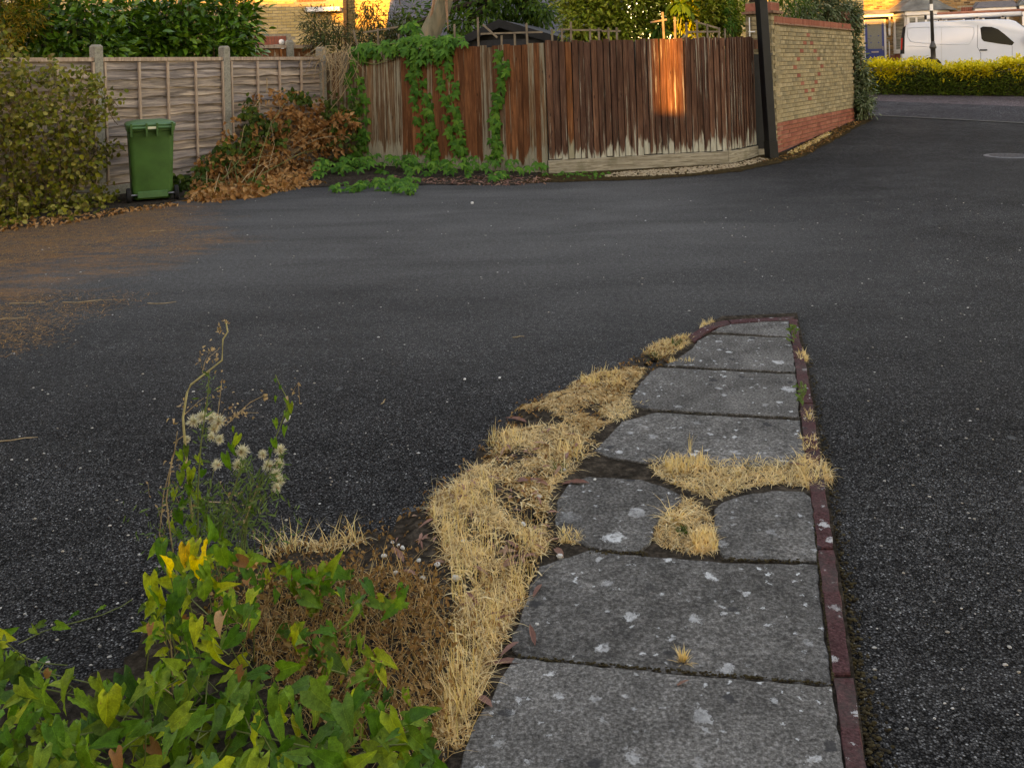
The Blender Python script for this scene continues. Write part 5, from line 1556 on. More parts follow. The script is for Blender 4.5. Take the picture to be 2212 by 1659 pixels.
# ------------------------------------------------------------------ laurels behind the grey fence
def laurel(label, blobs, nclump, nobj, gap=None):
    c0 = blobs[0][0]
    root = thing('laurel_shrub', label, 'shrub', (c0[0], c0[1], 0), 'laurels behind the grey fence')
    P, D, N = crown_pts(blobs, nclump, 9, .12, .15, .62)
    D = norm(D + UP * .25)
    S = rng.uniform(.13, .20, len(P))
    order = np.argsort(P[:, 1])
    P, D, N, S = P[order], D[order], N[order], S[order]
    # keep clear of the fence
    keep = np.array([np.dot(np.array((GA - Vector(p)))[:2], np.array(gn)[:2]) > .12 for p in P])
    P, D, N, S = P[keep], D[keep], N[keep], S[keep]
    Rm = frames(D, N)
    sel = rng.permutation(min(len(P), nobj * 2))[:nobj]
    mask = np.zeros(len(P), bool); mask[sel] = True
    leaf_parts('leaf', LAUREL_ME, P[mask], Rm[mask], S[mask], root)
    stuff_part('foliage', [inst(LAUREL, P[~mask], Rm[~mask], S[~mask])], M['l_laurel'], root, None, True)
    b = MB()
    for c, r in blobs:
        for k in range(5):
            x = c[0] + random.uniform(-.5, .5) * r[0]; y = c[1] + random.uniform(-.4, .4) * r[1]
            b.tube([(x * .7 + c0[0] * .3, y * .7 + c[1] * .3, 0), (x, y, c[2] * .6), (x + random.uniform(-.2, .2), y, c[2] + r[2] * .6)], [.03, .022, .008], 5)
    base = WPOS[root.name]
    b.v = [(v[0] - base.x, v[1] - base.y, v[2]) for v in b.v]
    b.build('stem', M['twig'], root, base)
LAUREL_ME = [tpl_mesh('leaf', LAUREL, M['l_laurel'])]
def B(px, py, Y, r): return (tuple(at(px, py, Y)), r)
laurel('dense dark laurel shrub beside the golden conifer', [B(70, 30, 13.9, (1.15, .75, 1.15)), B(190, 35, 14.5, (.75, .7, .95)), B(120, 110, 13.9, (1.2, .5, .6)), B(-60, 60, 13.2, (1.0, .7, 1.0))], 560, 260)
laurel('broad glossy laurel shrub above the bare grey panel', [B(345, 75, 15.4, (.66, .55, .45)), B(385, 40, 15.5, (.38, .5, .42)), B(300, 95, 15.2, (.6, .5, .4)), B(430, 100, 15.6, (.6, .45, .32))], 330, 260)
laurel('small rounded laurel shrub above the second concrete post', [B(497, 50, 16.3, (.40, .5, .60)), B(485, 95, 16.2, (.38, .4, .35))], 190, 200)

gc = at(20, 55, 12.9)
gcon = thing('golden_conifer', 'orange and yellow tinged conifer at the end of the laurel', 'shrub', (gc.x, gc.y, 0))
P, D, N = crown_pts([B(10, 5, 13.0, (.38, .35, .30)), B(45, 40, 12.9, (.25, .25, .25)), B(5, 70, 12.6, (.2, .3, .35)), B(75, 22, 13.0, (.16, .2, .12))], 150, 16, .07, -.1, .5)
stuff_part('foliage', [inst(LANCE, P, frames(D, N), rng.uniform(.05, .10, len(P)))], M['l_golden'], gcon)
b = MB(); b.tube([(0, 0, 0), (0, 0, 1.4), (.05, 0, 2.9)], [.05, .04, .01], 6); b.build('trunk', M['bark'], gcon, (gc.x, gc.y, 0))

# ------------------------------------------------------------------ small-leaved shrub at the left
poly = [(-130, 70), (0, 60), (25, 105), (70, 150), (110, 118), (150, 160), (185, 150), (215, 175), (230, 205), (272, 212), (262, 235), (222, 262), (205, 300), (235, 318), (262, 300), (250, 335), (215, 372), (205, 402), (252, 425), (238, 446), (190, 458), (150, 470), (95, 466), (50, 478), (0, 488), (-130, 505)]
shrub = thing('leafy_shrub', 'straggly yellow green shrub with small round leaves against the grey fence', 'shrub', tuple(gp(70, 462)))
def dshrub(x):
    f = fence_y(x); return (f - 1.0, f - .10)
C = px_cloud(poly, 720, dshrub)
P = np.repeat(C, 8, 0) + rng.normal(size=(len(C) * 8, 3)) * .06
P[:, 2] = np.maximum(P[:, 2], .03)
D = norm(rng.normal(size=P.shape) * .8 + np.array([0, -.3, -.35])); N = face_cam(len(P), .55, .8)
stuff_part('foliage', [inst(ROUND, P, frames(D, N), rng.uniform(.045, .080, len(P)))], M['l_shrub'], shrub, None, True)
b = MB(); base = WPOS[shrub.name]
for k in range(16):
    x0 = random.uniform(-60, 190)
    p0 = gp(x0, 446 + random.uniform(0, 8)); 
    tgt = Vector(C[rng.integers(len(C))])
    m = p0.lerp(tgt, .5) + Vector((random.uniform(-.1, .1), random.uniform(-.1, .1), .12))
    b.tube([p0 - base, m - base, tgt - base], [.010, .007, .002], 4, 0, False)
for k in range(0, len(C), 2):
    q = Vector(C[k]) - base
    b.tube([q - Vector((random.uniform(-.12, .12), random.uniform(-.08, .08), random.uniform(.05, .2))), q, q + Vector((random.uniform(-.1, .1), random.uniform(-.05, .05), random.uniform(.0, .1)))], [.004, .003, .0015], 3, 0, False)
b.build('stem', M['twig'], shrub, base)

# ------------------------------------------------------------------ dead climber with brown leaves
poly_all = [(412, 425), (425, 372), (442, 330), (470, 292), (515, 250), (545, 205), (575, 190), (600, 205), (640, 195), (700, 205), (705, 240), (755, 232), (775, 262), (762, 300), (742, 335), (712, 368), (640, 398), (560, 418), (500, 428)]
poly_low = [(412, 427), (425, 380), (450, 350), (520, 330), (560, 350), (600, 330), (650, 350), (700, 360), (640, 398), (560, 420), (480, 430)]
poly_hot = [(590, 250), (640, 235), (690, 260), (750, 235), (772, 262), (745, 300), (690, 320), (620, 310), (590, 285)]
dead = thing('dead_climber', 'withered brown leaved climber slumped in the corner of the fences', 'climber', tuple(gp(560, 405)))
def ddead(x):
    f = fence_y(x); return (f - .75, f - .08)
Cd = np.vstack([px_cloud(poly_all, 210, ddead), px_cloud(poly_low, 330, ddead), px_cloud(poly_hot, 150, ddead)])
P = np.repeat(Cd, 5, 0) + rng.normal(size=(len(Cd) * 5, 3)) * .05
P[:, 2] = np.maximum(P[:, 2], .02)
D = norm(rng.normal(size=P.shape) * .7 + np.array([0, -.2, -.6])); N = face_cam(len(P), .7, .4)
stuff_part('withered_leaves', [inst(CURL, P, frames(D, N), rng.uniform(.055, .11, len(P)))], M['l_dead'], dead)
b = MB(); base = WPOS[dead.name]
for k in range(30):
    i = rng.integers(len(Cd)); j = rng.integers(len(Cd))
    a_, c_ = Vector(Cd[i]), Vector(Cd[j])
    if (a_ - c_).length > 1.2: c_ = a_ + (c_ - a_).normalized() * 1.1
    m = a_.lerp(c_, .5) + Vector((random.uniform(-.12, .12), random.uniform(-.15, .05), random.uniform(-.05, .25)))
    b.tube([a_ - base, a_.lerp(m, .5) - base + Vector((0, 0, .03)), m - base, c_ - base], [.0055, .005, .004, .002], 4, 0, False)
Z4 = zc(4.254, 540, 220)
for pts in ([(1530, 500), (1640, 370), (1760, 230), (1850, 80)], [(840, 760), (930, 600), (1020, 420)], [(1100, 1170), (1200, 1030), (1270, 940)], [(1180, 900), (1380, 770), (1560, 650)], [(1600, 600), (1750, 660), (1900, 740)], [(860, 1000), (1000, 900), (1100, 780), (1300, 640), (1520, 530)], [(200, 1000), (230, 1080), (225, 1160)], [(880, 0), (885, 90), (880, 170)]):
    q = [at(*Z4(*p), fence_y(Z4(*p)[0]) - .5) - base for p in pts]
    b.tube(q, [.008, .008, .007, .006, .005][:len(q)], 5, 0, False)
b.build('stem', M['twig_dry'], dead, base)

ivy = thing('climbing_ivy', 'dark green ivy growing through the withered climber', 'climber', tuple(gp(500, 412)))
pi_ = [[(418, 385), (450, 335), (500, 300), (540, 290), (560, 330), (500, 370), (450, 395)], [(515, 255), (545, 205), (560, 240), (590, 270), (560, 330), (530, 310)], [(580, 270), (620, 260), (625, 300), (590, 320)], [(440, 395), (470, 390), (470, 412), (440, 410)], [(690, 210), (770, 210), (775, 330), (735, 350), (710, 300)], [(370, 385), (420, 380), (415, 418), (375, 420)], [(548, 395), (575, 385), (580, 418), (555, 420)], [(600, 205), (650, 200), (690, 215), (640, 225)]]
Ci = np.vstack([px_cloud(p, n, ddead) for p, n in zip(pi_, (70, 60, 26, 12, 60, 34, 14, 20))])
P = np.repeat(Ci, 4, 0) + rng.normal(size=(len(Ci) * 4, 3)) * .05
P[:, 2] = np.maximum(P[:, 2], .03)
D = norm(rng.normal(size=P.shape) * .6 + np.array([0, -.2, -.7])); N = face_cam(len(P), .5, .6)
stuff_part('foliage', [inst(ROUND, P, frames(D, N), rng.uniform(.06, .11, len(P)))], M['l_ivy'], ivy, None, True)
b = MB(); base = WPOS[ivy.name]
for k in range(7):
    a_ = Vector(Ci[rng.integers(len(Ci))])
    b.tube([gp(random.uniform(430, 560), 408) - base, a_.lerp(base, .4) - base + Vector((0, .1, .1)), a_ - base], [.007, .005, .003], 4, 0, False)
b.build('stem', M['twig_green'], ivy, base)

# pale bare vine tangle hanging at the fence corner
tang = thing('bare_vine', 'tangle of pale bare vine stems hanging at the fence corner', 'climber', (-3.35, 16.4, 0))
b = MB(); base = WPOS[tang.name]
for k in range(64):
    x0, y0 = random.uniform(690, 775), random.uniform(92, 140)
    Y = fence_y(720) - random.uniform(.12, .7)
    pts = [at(x0, y0, Y)]
    dx = random.uniform(-22, 16)
    for s in range(4):
        x0 += dx * random.uniform(.3, 1.5); y0 += random.uniform(-6, 32); pts.append(at(x0, y0, Y - random.uniform(0, .1)))
    b.tube([p - base for p in pts], [.006, .005, .004, .003, .002], 4, 0, False)
b.build('stem', M['twig_dry'], tang, base)

# ------------------------------------------------------------------ green creeper: strands, top, ground
PALM_ME = [tpl_mesh('leaf', rot_tpl(PALM, I3), M['l_creeper'])]
_p2 = PALM[0].copy(); _p2[:, 2] -= .25 * np.abs(_p2[:, 0]) ; PALM_ME.append(np_mesh('leaf', _p2, PALM[1], [M['l_creeper']], True))
def creeper(label, specs, stems, loc):
    root = thing('creeper', label, 'climber', loc, 'green creeper on the board fence')
    for P, D, N, S in specs:
        leaf_parts('leaf', PALM_ME, P, frames(D, N), S, root)
    b = MB(); base = WPOS[root.name]
    for st, r in stems:
        b.tube([Vector(p) - base for p in st], r, 5, 0, False)
    if b.v: b.build('stem', M['twig_green'], root, base)
    return root
def strand(path, half, n, s=(.11, .165)):
    P = []
    L = [Vector(p) for p in path]
    for i in range(n):
        t = (i + random.random()) / n * (len(L) - 1); k = min(int(t), len(L) - 2)
        q = L[k].lerp(L[k + 1], t - k)
        x = q.x + random.uniform(-half, half); y = q.y
        f, _, _ = fence_at(x)
        P.append(tuple(at(x, y, f.y - random.uniform(.05, .12))))
    P = np.array(P); m = len(P)
    D = norm(np.stack([rng.uniform(-.6, .6, m), rng.uniform(-.35, -.1, m), np.full(m, -1.0)], 1))
    N = norm(np.stack([rng.uniform(-.3, .3, m), np.full(m, -1.0), rng.uniform(.25, .8, m)], 1))
    stem = [tuple(at(p.x, p.y, fence_at(p.x)[0].y - .03)) for p in L]
    return (P, D, N, rng.uniform(s[0], s[1], m)), (stem, .006)
for lab, path, half, n in (
    ('creeper strand hanging over the board fence, bushiest of the four', [(885, 100), (903, 150), (912, 205), (918, 260), (922, 300), (927, 335)], 19, 44),
    ('creeper strand hanging right beside the bushiest one', [(958, 100), (962, 150), (972, 200), (982, 260), (988, 300), (990, 332)], 17, 36),
    ('thin creeper strand climbing the board fence close to its corner post', [(1082, 112), (1087, 150), (1080, 195), (1074, 235), (1068, 280), (1070, 310), (1062, 340)], 11, 30),
    ('creeper strand where board fence meets the withered climber', [(757, 140), (772, 190), (778, 240), (780, 290), (786, 330)], 16, 30)):
    sp, st = strand(path, half, n)
    f, _, _ = fence_at(path[-1][0])
    creeper(lab, [sp], [st], (f.x, f.y - .1, 0))
def matpx(poly, n, yoff, s=(.10, .15), up=.6, dn=-.8):
    P = []
    while len(P) < n:
        x = random.uniform(min(p[0] for p in poly), max(p[0] for p in poly)); y = random.uniform(min(p[1] for p in poly), max(p[1] for p in poly))
        if in_poly(x, y, poly):
            f, _, _ = fence_at(max(702, x)); P.append(tuple(at(x, y, f.y - random.uniform(*yoff))))
    P = np.array(P); m = len(P)
    D = norm(np.stack([rng.uniform(-.8, .8, m), rng.uniform(-.7, -.2, m), np.full(m, dn) + rng.normal(size=m) * .3], 1))
    N = norm(np.stack([rng.uniform(-.4, .4, m), np.full(m, -.8), np.full(m, up) + rng.random(m) * .5], 1))
    return P, D, N, rng.uniform(s[0], s[1], m)
topm = matpx([(752, 108), (790, 92), (860, 84), (890, 78), (1000, 76), (1003, 92), (975, 108), (960, 125), (900, 135), (870, 112), (835, 116), (800, 130), (770, 135), (750, 132)], 190, (-.05, .22))
topm2 = matpx([(866, 50), (900, 45), (905, 75), (870, 78)], 9, (-.3, 0), (.10, .16))
stp = [[tuple(at(x, y, fence_at(x)[0].y - .1)) for x, y in pp] for pp in ([(770, 100), (820, 98), (880, 92), (940, 85), (1000, 82)], [(760, 130), (810, 140), (850, 126), (900, 108)])]
creeper('mat of creeper spilling over the top of the board fence', [topm, topm2], [(s, .008) for s in stp], (-1.6, 15.6, 0))
def gmat(poly, n, hr, s):
    P = []
    W_ = sample_poly(gpoly(poly), n)
    P = np.array([(x, y, gz(x, y) + random.uniform(*hr)) for x, y in W_]); m = len(P)
    D = norm(np.stack([rng.uniform(-1, 1, m), rng.uniform(-1.0, .1, m), rng.uniform(-.5, -.05, m)], 1))
    N = norm(np.stack([rng.uniform(-.3, .3, m), rng.uniform(-.6, 0, m), np.ones(m)], 1))
    return P, D, N, rng.uniform(s[0], s[1], m)
g1 = gmat([(668, 391), (730, 384), (860, 378), (930, 388), (1000, 385), (1075, 398), (1110, 388), (1180, 382), (1180, 366), (1040, 354), (860, 354), (760, 356), (690, 372)], 290, (.05, .26), (.09, .14))
creeper('low carpet of creeper along the foot of the board fence', [g1], [], tuple(gp(900, 372)))
g2 = gmat([(705, 420), (760, 404), (850, 392), (905, 396), (908, 428), (870, 424), (820, 415), (760, 421)], 130, (.02, .12), (.06, .10))
creeper('creeper tongue creeping out over the asphalt', [g2], [], tuple(gp(830, 412)))
g3 = gmat([(1190, 380), (1290, 374), (1330, 378), (1290, 388), (1200, 390)], 46, (.01, .06), (.03, .055))
creeper('sparse creeper shoots along the pale kickboard', [g3], [], tuple(gp(1250, 383)))

# ------------------------------------------------------------------ trees and bushes beyond the fences
def branch_tree(b, pts, rad, nl, spread, base):
    b.tube([Vector(p) - base for p in pts], rad, 9)
    for k in range(nl):
        a_ = Vector(pts[-1 - (k % 2)]); d = Vector((random.gauss(0, 1), random.gauss(0, 1), random.uniform(.1, 1.0))).normalized()
        L = random.uniform(.5, 1.0) * spread
        b.tube([a_ - base, a_ + d * L * .5 + Vector((0, 0, .1)) - base, a_ + d * L - base], [rad[-1] * .6, rad[-1] * .4, rad[-1] * .12], 6, 0, False)
gumb = at(912, 100, 17.5); gumb.z = 0
gum = thing('gum_tree', 'leaning smooth-barked gum tree trunk with peeling bark behind the board fence', 'tree', gumb)
b = MB()
tp = [gumb, at(918, 140, 17.5), at(930, 70, 17.5), at(944, 40, 17.5), at(957, 8, 17.5), at(966, -40, 17.5), at(972, -150, 17.6), at(960, -300, 17.6), at(985, -480, 17.7)]
branch_tree(b, tp, [.22, .21, .20, .185, .175, .165, .15, .12, .08], 9, 2.2, gumb)
o = b.build('trunk', M['gum_bark'], gum, gumb); smooth_by_angle(o, 60)
for x0, x1 in ((963, 968), (937, 928)):
    q = MB(); pts = [at(x0, -60, 17.25) - gumb, at(x0 + 1, 0, 17.27) - gumb, at((x0 + x1) / 2, 30, 17.25) - gumb, at(x1, 66 if x0 > 950 else 40, 17.22) - gumb]
    q.tube(pts, [.03, .028, .022, .008], 4); q.build('bark_strip', M['bark_strip'], gum, gumb)
P, D, N = crown_pts([(tuple(at(965, -330, 17.6)), (2.2, 1.8, 1.7)), (tuple(at(985, -520, 17.8)), (1.6, 1.5, 1.3))], 240, 14, .2, .9, .2)
stuff_part('crown', [inst(LANCE, P, frames(norm(D + np.array([0, 0, -.8])), N), rng.uniform(.12, .2, len(P)))], M['l_gum'], gum)

def bush(name, label, cat, blobs, nclump, per, crr, tpl, size, mat, droop=.2, shell=.5, trunk=None, stems=6, twig='twig', group=None):
    c0 = blobs[0][0]
    z0 = gz(c0[0], c0[1])
    root = thing(name, label, cat, (c0[0], c0[1], z0), group)
    P, D, N = crown_pts(blobs, nclump, per, crr, droop, shell)
    ok = P[:, 2] > z0 + .03
    P, D, N = P[ok], D[ok], N[ok]
    stuff_part('crown', [inst(tpl, P, frames(D, N), rng.uniform(size[0], size[1], len(P)))], M[mat], root, None, True)
    b = MB(); base = WPOS[root.name]
    for c, r in blobs:
        for k in range(max(2, stems // len(blobs))):
            e = Vector((c[0] + random.uniform(-.6, .6) * r[0], c[1] + random.uniform(-.6, .6) * r[1], c[2] + random.uniform(-.2, .7) * r[2]))
            st = Vector((c0[0] * .6 + e.x * .4, c0[1] * .6 + e.y * .4, z0)) if trunk is None else Vector(trunk[-1])
            m = st.lerp(e, .55) + Vector((random.uniform(-.1, .1), random.uniform(-.1, .1), .1))
            rr = .028 if trunk is None else .05
            b.tube([st - base, m - base, e - base], [rr, rr * .6, rr * .2], 5, 0, False)
    if trunk is not None:
        b.tube([Vector(p) - base for p in trunk], [trunk_r * (1 - .35 * k / len(trunk)) for k in range(len(trunk))], 8)
    b.build('trunk', M[twig], root, base)
    return root
trunk_r = .1
bush('evergreen_shrub', 'dark narrow-leaved evergreen shrub above the fence corner', 'shrub', [B(700, 65, 18.6, (.50, .5, .42)), B(790, 85, 18.6, (.75, .5, .30)), B(690, 90, 18.2, (.35, .4, .25)), B(800, 30, 19.0, (.42, .4, .42)), B(850, 60, 19.0, (.4, .4, .3))], 260, 11, .085, LANCE, (.09, .15), 'l_gum', .35, .35, None, 20, 'bark')
bush('broadleaf_tree', 'leafy green tree hanging over the felt roofed shed', 'tree', [B(1030, 20, 20.2, (.75, .7, .36)), B(1110, 5, 20.4, (.75, .7, .42)), B(1160, 25, 20.3, (.42, .6, .28)), B(1000, 60, 19.4, (.35, .4, .22)), B(1080, -70, 20.5, (1.4, 1.0, .6)), B(900, 40, 19.8, (.42, .5, .35)), B(880, 75, 19.2, (.4, .4, .25))], 420, 12, .12, OVAL, (.10, .17), 'l_tree', .5, .3, [at(1142, 190, 20.6) * 1.0, at(1150, 90, 20.6), at(1138, 40, 20.6), at(1110, -10, 20.5)], 21, 'bark')
bush('privet_bush', 'large yellow green small-leaved bush behind the brown boards', 'bush', [B(1275, 35, 16.3, (.52, .5, .46)), B(1350, 20, 16.4, (.55, .5, .56)), B(1430, 10, 16.6, (.55, .5, .52)), B(1520, 20, 16.9, (.50, .5, .40)), B(1570, 20, 17.2, (.34, .4, .42)), B(1330, 65, 16.2, (.65, .35, .26)), B(1400, -60, 16.6, (1.4, .6, .5)), B(1580, 50, 17.2, (.2, .3, .3)), B(1470, 45, 16.6, (.8, .35, .3)), B(1250, -10, 16.8, (.4, .5, .4))], 1250, 15, .085, OVAL, (.075, .125), 'l_privet', .05, .45, None, 24, 'bark')
bush('hanging_shoots', 'feathery bright green shoots hanging beside the bush end', 'climber', [B(1575, 20, 16.6, (.08, .1, .35)), B(1580, 62, 16.4, (.06, .08, .22)), B(1577, 95, 16.3, (.03, .05, .12))], 60, 9, .04, LANCE, (.05, .09), 'l_creeper', .6, .2, None, 6, 'twig_green')
bush('broad_leaved_shoot', 'dark broad-leaved shoots drooping over the boards near the sunlit patch', 'shrub', [B(1425, 66, 15.9, (.12, .1, .10)), B(1437, 42, 16.0, (.14, .1, .12)), B(1470, 10, 16.0, (.2, .12, .12))], 22, 5, .06, OVAL, (.16, .24), 'l_tree', .5, .1, None, 6, 'twig_green')
trunk_r = .14
bush('overhanging_tree', 'dark tree with leaves overhanging the brick pier', 'tree', [B(1690, 0, 17.9, (.55, .5, .17)), B(1660, -40, 18.0, (.9, .8, .4)), B(1600, -110, 18.2, (1.3, 1.2, .7)), B(1750, -130, 18.6, (1.4, 1.2, .7))], 240, 12, .13, LANCE, (.12, .2), 'l_tree', .7, .3, [Vector((4.75, 18.2, 0)), at(1628, 90, 18.2), at(1629, 20, 18.2), at(1640, -60, 18.2), at(1650, -120, 18.2)], 16, 'bark')
bush('silvery_shrub', 'silvery green evergreen shrub cascading over the far end of the brick wall', 'shrub', [B(1850, 150, 20.9, (.15, .35, .55)), B(1860, 200, 20.8, (.20, .35, .40)), B(1862, 228, 20.6, (.18, .3, .26)), B(1842, 90, 21.1, (.09, .3, .5)), B(1834, 40, 21.3, (.2, .35, .35))], 330, 14, .065, OVAL, (.07, .11), 'l_elaeagnus', .35, .45, None, 15, 'twig')
bush('evergreen_bush', 'grey green evergreen bush rising behind the brick wall', 'bush', [B(1770, 22, 20.2, (.62, .5, .36)), B(1725, 40, 19.7, (.42, .4, .22)), B(1815, 35, 20.8, (.45, .4, .35)), B(1780, -40, 20.6, (.7, .6, .4))], 380, 14, .08, OVAL, (.07, .12), 'l_elaeagnus', .2, .45, None, 16, 'twig')

# hedge along the street; sunlight on its tops is painted as yellow leaves
h0 = gp(1875, 206.5); h1 = gp(2380, 213)
hd = h1 - h0; hl = hd.length; hu = Vector((hd.x, hd.y, 0)).normalized(); hn = Vector((hu.y, -hu.x, 0))
hedge = thing('street_hedge', 'clipped street hedge in front of the van with sunlight coloured into its tops', 'hedge', tuple(h0))
n = 19000
u = rng.random(n) * (hl + .4) - .2; v = rng.random(n); w = rng.random(n)
pos = np.array(h0)[None] + np.array(hu)[None] * u[:, None]
top = .80 + .06 * np.sin(u * 2.1) + .04 * np.sin(u * 5.3 + 1)
front = rng.random(n) < .62
dep = np.where(front, .05 + .22 * rng.random(n) + .10 * np.sin(u * 3.3) * v, rng.random(n) * 1.3)
zz = np.where(front, v ** .85 * top, top - .12 * rng.random(n) + .16 * rng.random(n) ** 4)
dep = dep + np.where(front, .22 * (zz / 1.0) ** 3, 0)
pos = pos - np.array(hn)[None] * dep[:, None]
gzz = np.array([gz(p[0], p[1]) for p in pos])
pos[:, 2] = gzz + np.maximum(.04, zz)
D = norm(np.stack([rng.normal(size=n) * .7, -.6 + rng.normal(size=n) * .5, .35 + rng.normal(size=n) * .4], 1))
N = norm(rng.normal(size=(n, 3)) * .4 + np.array([0, -.4, 1]))
S = rng.uniform(.06, .12, n)
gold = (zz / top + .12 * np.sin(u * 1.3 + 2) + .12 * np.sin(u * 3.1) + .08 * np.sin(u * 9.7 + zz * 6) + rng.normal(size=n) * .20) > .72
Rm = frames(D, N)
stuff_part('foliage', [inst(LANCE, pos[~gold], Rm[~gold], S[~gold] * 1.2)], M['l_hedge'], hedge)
stuff_part('sun_tinted_tops', [inst(OVAL, pos[gold] + np.array([0, 0, .03]), frames(norm(D[gold] + UP * .6), N[gold]), S[gold])], M['l_hedge_sunlit'], hedge, 'hedge top leaves coloured yellow for sunlight')
b = MB(); m_ = 26
for i in range(m_ + 1):
    p = h0 + hu * (hl * i / m_) - hn * .45; q = p - hn * .8
    b.v += [(p.x - h0.x, p.y - h0.y, gz(p.x, p.y) - h0.z), (p.x - h0.x, p.y - h0.y, gz(p.x, p.y) - h0.z + .64), (q.x - h0.x, q.y - h0.y, gz(q.x, q.y) - h0.z + .64), (q.x - h0.x, q.y - h0.y, gz(q.x, q.y) - h0.z)]
for i in range(m_):
    a = i * 4; b.f += [(a, a + 4, a + 5, a + 1), (a + 1, a + 5, a + 6, a + 2), (a + 2, a + 6, a + 7, a + 3)]; b.m += [0] * 3
b.build('branches', M['bark'], hedge, h0)  # one solid dark core, added to block light through the hedge

# ------------------------------------------------------------------ foreground: dry grass
def to3(W_, lift=0.0, zf=None):
    return np.array([(x, y, (zf(x, y) if zf else 0.0) + lift) for x, y in W_])
def zbed(x, y):
    return bed_z(x, y) if in_poly(x, y, bed_w) else .020
def grass(name, label, specs, mat='grass', green=None, brown=None):
    """specs: (pixel polygon, count, length range, lean range, width)"""
    ch = {}
    first = None
    for poly, n, L, lean, wd, key in specs:
        W_ = sample_poly(gpoly(poly), n)
        if n > 800 and key != 'under' and label.startswith(('straw coloured', 'broad', 'tall')):      # bare patches
            W_ = [q for q in W_ if math.sin(q[0] * 11 + 2.1 * math.sin(q[1] * 6)) * math.sin(q[1] * 9 + 1.7 * math.sin(q[0] * 7)) > -.28 + random.gauss(0, .18)]
        # uneven density: pull blades towards tuft centres
        P = to3(W_, 0.0, zbed)
        if first is None: first = P.mean(0)
        k = max(3, n // 26)
        cen = P[rng.choice(len(P), k)]
        d2 = ((P[:, None, :2] - cen[None, :, :2]) ** 2).sum(2); ci = d2.argmin(1)
        pull = rng.uniform(0, .55, (len(P), 1))
        P[:, :2] = P[:, :2] * (1 - pull) + cen[ci][:, :2] * pull
        az = np.arctan2(P[:, 1] - cen[ci][:, 1], P[:, 0] - cen[ci][:, 0]) + rng.normal(size=len(P)) * 1.9
        ch.setdefault(key, []).append(blades(P + np.array([0, 0, .003 if key == 'under' else .001]), rng.uniform(L[0], L[1], len(P)) * rng.uniform(.6, 1.0, len(P)), rng.uniform(wd * .7, wd * 1.5, len(P)), rng.uniform(lean[0], lean[1], len(P)), az, rng.uniform(.1, 1.0)))
    root = thing(name, label, 'grass', (float(first[0]), float(first[1]), 0))
    root['kind'] = 'stuff'
    for key, c in ch.items():
        stuff_part({'grass': 'blades', 'grass_brown': 'thatch', 'grass_green': 'green_blades', 'weed': 'dark_thatch', 'under': 'flattened_straw'}[key], c, M['weed_brown' if key == 'weed' else 'grass_brown' if key == 'under' else key], root)
    return root
G, GBn, GG = 'grass', 'grass_brown', 'grass_green'
p2_ = [(1395, 800), (1280, 813), (1225, 845), (1160, 878), (1112, 890), (1180, 900), (1240, 940), (1290, 948), (1345, 900), (1380, 835)]
grass('dry_grass', 'straw coloured grass mat at the cut edge of the upper slabs', [(p2_, 900, (.03, .08), (1.35, 1.56), .0026, 'under'), (p2_, 5200, (.03, .08), (1.0, 1.5), .0014, G), (p2_, 3600, (.03, .07), (1.1, 1.5), .0016, GBn), ([(1250, 820), (1340, 810), (1350, 850), (1260, 860)], 260, (.03, .07), (.1, .7), .0014, G), ([(1290, 900), (1360, 868), (1400, 885), (1330, 925)], 700, (.03, .07), (.6, 1.3), .0016, G)])
p1_ = [(1490, 730), (1420, 745), (1388, 770), (1425, 786), (1470, 765), (1500, 745)]
grass('dry_grass', 'small brown grass patch beside the curved kerb end', [(p1_, 1300, (.02, .06), (.5, 1.45), .0016, GBn), (p1_, 900, (.02, .05), (.4, 1.3), .0015, G), ([(1395, 768), (1420, 765), (1425, 785), (1400, 785)], 60, (.03, .05), (.3, 1.0), .003, GG), ([(1450, 745), (1475, 745), (1470, 757), (1450, 757)], 50, (.03, .05), (.3, 1.0), .003, GG)])
p3_ = [(1085, 945), (1062, 1000), (1000, 1045), (945, 1075), (925, 1120), (1010, 1185), (1195, 1185), (1195, 1070), (1255, 1015), (1310, 988), (1285, 955), (1225, 935)]
grass('dry_grass', 'broad straw grass sward left of the rounded slab', [(p3_, 1300, (.03, .09), (1.35, 1.56), .0022, 'under'), (p3_, 4800, (.03, .09), (.9, 1.52), .0013, G), (p3_, 4800, (.03, .08), (1.0, 1.52), .0015, GBn), (p3_, 1200, (.02, .06), (.8, 1.5), .0018, 'weed'), (p3_, 420, (.03, .08), (.8, 1.5), .0035, G), ([(1050, 955), (1120, 940), (1130, 990), (1060, 1000)], 150, (.05, .10), (.05, .9), .0014, G), ([(1180, 1000), (1260, 960), (1270, 1000), (1200, 1030)], 140, (.05, .12), (.15, 1.0), .0016, G), ([(960, 1080), (1060, 1050), (1080, 1120), (970, 1130)], 260, (.05, .12), (.1, 1.0), .0014, G), ([(1180, 1010), (1225, 1010), (1225, 1035), (1190, 1035)], 60, (.02, .045), (.3, 1.0), .003, GG)])
p4_ = [(925, 1120), (1000, 1165), (1190, 1180), (1165, 1250), (1120, 1340), (1085, 1410), (1035, 1550), (1000, 1640), (930, 1640), (985, 1400), (965, 1250)]
grass('dry_grass', 'tall straw coloured grass beside the large lichened slab', [(p4_, 1000, (.03, .10), (1.3, 1.56), .0020, 'under'), (p4_, 520, (.08, .20), (.03, .7), .0009, G), (p4_, 4200, (.03, .085), (.8, 1.52), .0013, GBn), (p4_, 2600, (.03, .10), (.7, 1.52), .0012, G), (p4_, 2200, (.02, .06), (.8, 1.5), .0016, 'weed'), (p4_, 420, (.03, .08), (.7, 1.5), .0035, G), ([(960, 1500), (1040, 1450), (1010, 1640), (940, 1640)], 60, (.12, .22), (.02, .6), .0013, G)])
